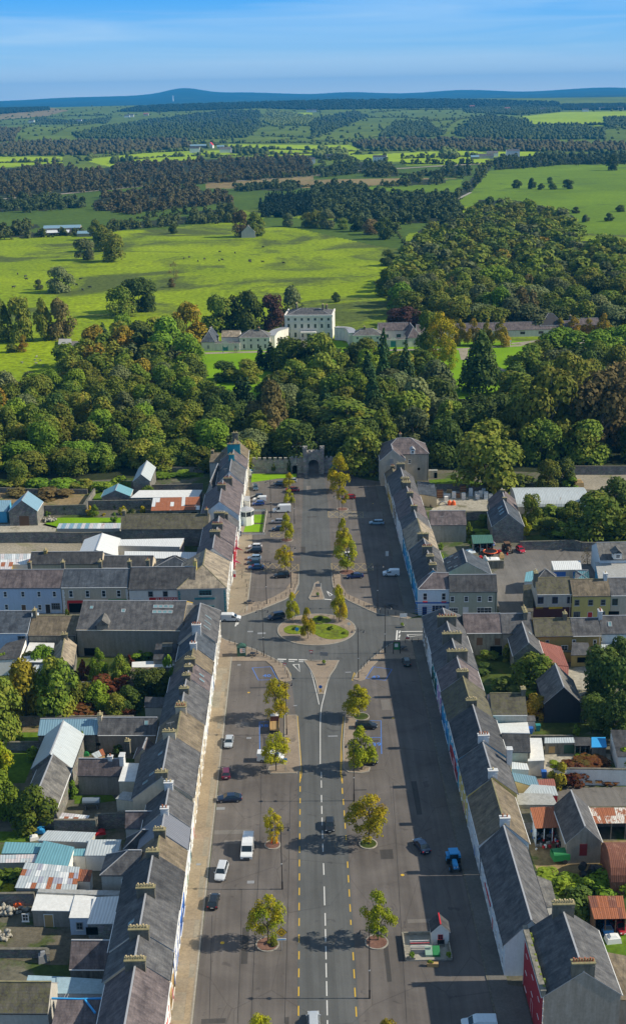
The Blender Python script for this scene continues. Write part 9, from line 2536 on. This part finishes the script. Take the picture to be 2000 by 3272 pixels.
# ------------------------------------------------------------------ estate drive, tracks, animals, people, far buildings
plot('drive','q',[(940,424),(1240,416),(1480,400),(1480,355),(1440,362),(1330,408),(1240,408),(940,416)],GRAVEL,.03)
plot('drive','r',[(360,408),(700,402),(1000,385),(1060,365),(1560,380),(1560,300),(1400,320),(930,372),(1000,378),(700,395),(360,400)],GRAVEL,.03)
plot('drive','r',[(700,400),(745,400),(745,450),(712,450)],GRAVEL,.036); plot('drive','r',[(860,478),(875,478),(930,500),(915,508)],GRAVEL,.035)
plot('lane','q',[(340,360),(385,360),(420,410),(345,405)],AS_LANE,.03)
shed('pen','small grey cattle pen at the end of the lane','q',[(280,376),(345,376),(342,350),(284,350)],[1.4]*4,FELT_GREY,W_GREY)
def track(L_,w,m,nm='track',c='s'):
 b=MB(); prev=None
 for (xa,ya),(xb,yb) in zip(L_[:-1],L_[1:]):
  for t in np.linspace(0,1,14):
   q=hit(*px(c,xa+(xb-xa)*t,ya+(yb-ya)*t))
   if q is None:continue
   v=Vector((q[0],q[1],q[2]+.35))
   if prev is not None and (v-prev).length>1:
    d=v-prev; n=Vector((-d.y,d.x,0)).normalized()*w/2
    b.face([prev-n,v-n,v+n,prev+n])
   prev=v
 tag(b.build(nm,m),kind='structure')
track([(-20,582),(250,560),(560,530),(725,515)],14,GRAVEL); track([(980,503),(1180,490),(1506,467)],16,GRAVEL); track([(0,466),(250,440),(440,432),(600,420),(820,408)],16,GRAVEL,c='t'); track([(680,588),(760,548)],4,CONC,'field_wall','t')
track([(400,432),(800,412)],12,GRAVEL,c='t')
def far_house(c,x,y,L,W,h,hr,rm,wm,lb,name='farmhouse',ang=0.0,cat='house',wins=()):
 q=hit(*px(c,x,y)); o=house(name,lb,q[0],q[1],L,W,ang,h,hr,rm,wm,cat=cat,wins=wins,gut=False); o.location.z=q[2]; return o
fw=lambda L:[('-y',-L*.3+i*L*.2,z,1.4,1.5,'dark',GLASS) for i in range(4) for z in (1,4)]
far_house('t',322,397,26,12,8,11,SL_DARK,P_WHITE,'white farmhouse alone in the middle of the bright fields',wins=fw(26),ang=-.2)
far_house('t',85,388,18,10,6,10,SL_DARK,W_PBLUE,'small grey-blue farmhouse left of the lone white one')
far_house('t',830,384,30,12,5,9,SL_GREY,W_LGREY,'grey farm building with lower sheds at the field corner'); far_house('t',862,375,22,12,7,11,SL_GRN,P_WHITE,'white farmhouse beside the grey farm building'); far_house('t',778,386,16,10,4,7,TIN_BLUE,W_GREY,'small blue roofed shed left of the grey farm building','farm_shed',cat='shed')
far_house('t',960,374,26,14,11,14,SL_GREY,W_WHITE,'square pale house right of the farm group',wins=fw(26))
far_house('s',955,334,40,18,6,9,TIN_BLUE,W_GREY,'long blue roofed barn of the middle farm','farm_barn',cat='barn'); far_house('s',938,355,22,12,9,13,SL_DARK,P_WHITE,'white farmhouse below the long blue barn'); far_house('s',1015,334,16,12,7,14,P_RED,P_WHITE,'red roofed barn of the middle farm','farm_barn',cat='barn',ang=1.4); far_house('s',1086,355,26,12,7,12,SL_GRN,W_WHITE,'white gabled farmhouse right of the red roofed barn'); far_house('s',1062,336,18,10,5,8,TIN_BLUE,W_LGREY,'small blue shed right of the red roofed barn','farm_shed',cat='shed')
far_house('s',1504,408,10,10,8,11,SL_GREY,P_WHITE,'tiny white house at the wood edge in the middle distance')
for c,x,y,lb in (('s',380,210,'white cottage on the far left hillside'),('s',152,212,'low pale cottage on the far left fields'),('s',612,186,'first of the white cottages on the far slope'),('s',632,184,'second of the white cottages on the far slope'),('s',703,178,'white house with a reddish side on the far slope'),('s',1486,160,'white house on the far ridge beside the bright field'),('t',5,160,'white house at the left of the bright ridge field'),('t',1310,158,'white house above the bright right-hand ridge field'),('t',1105,153,'pale house on the far right ridge'),('t',935,150,'reddish house on the far right ridge'),('t',765,140,'small reddish house on the far ridge'),('t',1390,150,'row house at the far right ridge'),('t',1480,150,'last pale house at the far right ridge')):
 far_house(c,x,y,26,16,9,14,SL_DARK if 'red' not in lb else TIN_RED,P_WHITE if 'red' not in lb else W_BEIGE,lb)
q=hit(*px('s',833,108)); r=empty('far_tower',(q[0],q[1],q[2])); tag(r,'thin white tower standing against the blue mountain','tower'); b=MB(); b.tube((0,0,0),(0,0,60),9,6,10); b.tube((0,0,60),(0,0,68),8,8,10); b.build('shaft',P_WHITE,r)
far_house('s',1196,763,9,13,5,11,W_LGREY,W_LGREY,'roofless stone gable ruin under the brown trees','stone_ruin',math.pi/2,'ruin')
far_house('s',303,745,36,16,6,8,TIN_BLUE,W_GREY,'long farm shed with a pale blue roof at the left field edge','farm_shed',.05,'shed'); far_house('s',262,752,30,12,2.6,4.5,TIN_WHITE,P_BLACK,'low white roofed lean-to of the farm shed','farm_shed',.05,'shed'); far_house('s',415,758,16,10,3,5,TIN_BLUE,W_GREY,'small blue shed right of the farm shed','farm_shed',0,'shed')
# cattle and sheep
def beast(nm,m,L=2.3,H=1.4):
 v0,f0=ico(2,1); b=MB()
 def ball(c,s):
  for t in f0:b.face([(c[0]+v0[i][0]*s[0],c[1]+v0[i][1]*s[1],c[2]+v0[i][2]*s[2]) for i in t])
 ball((0,0,H*.68),(L*.42,L*.18,H*.30)); ball((L*.36,0,H*.78),(L*.17,L*.11,H*.2)); ball((L*.54,0,H*.82),(L*.13,L*.07,H*.12))
 for sx in (-.3,.28):
  for sy in (-.1,.1):b.tube((L*sx,L*sy,H*.6),(L*(sx+.02),L*sy,H*.28),.12,.08,5); b.tube((L*(sx+.02),L*sy,H*.28),(L*sx,L*sy,0),.07,.06,5)
 b.tube((-L*.42,0,H*.85),(-L*.46,0,H*.4),.04,.03,4)
 return b.mesh(nm,m)
cow=beast('cow',P_BLACK); shp=beast('sheep',CONC,1.5,1.0)
for c,x,y in (('s',885,870),('s',911,864),('s',953,883),('s',985,872),('s',1057,838),('s',1070,876),('s',1055,881),('s',1131,843),('s',1205,886),('s',1201,880),('s',1265,815),('s',1265,886),('s',1365,892),('q',85,41),('q',122,53),('q',128,66),('q',65,105),('q',370,94),('q',434,106),('q',388,66),('q',398,118)):
 q=hit(*px(c,x,y)); o=place('cow',cow,None,(q[0],q[1],q[2]),rng.uniform(0,6.28),1.25)
 tag(o,'black cow grazing in the bright pasture %s' % ('between the olive clump and the stone ruin' if c == 's' else 'around the lone oak'),'cow','black cattle '+('in the upper pasture' if c == 's' else 'near the lone oak'))
for x,y in ((105,468),(176,439),(168,456),(195,458),(175,471),(208,483)):
 p=at('q',x,y); tag(place('sheep',shp,None,(p.x,p.y,.0),rng.uniform(0,6.28),1.0),'white sheep in the paddock below the park row','sheep','sheep in the paddock')
# people by the left stable gate
def person(label,c,x,y,top,legs,rot=0):
 p=at(c,x,y); r=empty('person',(p.x,p.y,.03),R(rot)); tag(r,label,'person')
 me=bpy.data.meshes.new('body'); V_=[(0,0,.95),(0,0,1.2),(0,0,1.42),(0,0,1.52),(0,.01,1.66),(-.2,0,1.40),(-.26,.05,1.15),(-.24,-.1,.92),(.2,0,1.40),(.26,-.05,1.15),(.24,.12,.94),(-.1,0,.9),(-.11,-.14,.5),(-.11,-.2,.06),(.1,0,.9),(.11,.12,.5),(.11,.25,.08),(-.11,-.32,.03),(.11,.14,.03)]
 E_=[(0,1),(1,2),(2,3),(3,4),(2,5),(5,6),(6,7),(2,8),(8,9),(9,10),(0,11),(11,12),(12,13),(0,14),(14,15),(15,16),(13,17),(16,18)]
 me.from_pydata(V_,E_,[]); o=place('body',me,r); me.materials.append(top); me.materials.append(legs)
 o.modifiers.new('skin','SKIN'); sk=me.skin_vertices[0].data
 for i,q in enumerate((.15,.16,.15,.06,.11,.07,.05,.035,.07,.05,.035,.09,.07,.045,.09,.07,.045,.04,.04)):sk[i].radius=(q,q)
 sk[0].use_root=True
 s=o.modifiers.new('sub','SUBSURF'); s.levels=1; s.render_levels=1
 b=MB(); b.tube((0,.02,1.66),(0,.02,1.79),.11,.07,8); b.build('hair',P_BROWN,r)
 b=MB(); b.tube((-.1,0,.92),(-.11,-.14,.5),.11,.085,8); b.tube((.1,0,.92),(.11,.12,.5),.11,.085,8); b.tube((-.11,-.14,.5),(-.11,-.2,.1),.085,.06,8); b.tube((.11,.12,.5),(.11,.25,.1),.085,.06,8); b.build('trousers',legs,r)
person('person in a blue jacket walking before the left stable gate','q',1074,417,P_BLUE,P_NAVY,80)
person('person in a red jacket walking on the drive, left of a pair','q',1130,412,P_RED,P_NAVY,90)
person('person in a dark red coat walking on the drive, right of a pair','q',1139,413,paint('coat_maroon',(.2,.02,.03),.8),P_BLACK,100)
p=at('r',948,388); r=empty('gate_sign',(p.x,p.y,0)); tag(r,'small white sign post at the turn of the estate drive','sign'); b=MB(); b.tube((0,0,0),(0,0,3.2),.12,n=6); b.build('post',P_WHITE,r); b=MB(); b.box((0,0,3.0),(1.4,.1,.9)); b.build('plate',P_WHITE,r)
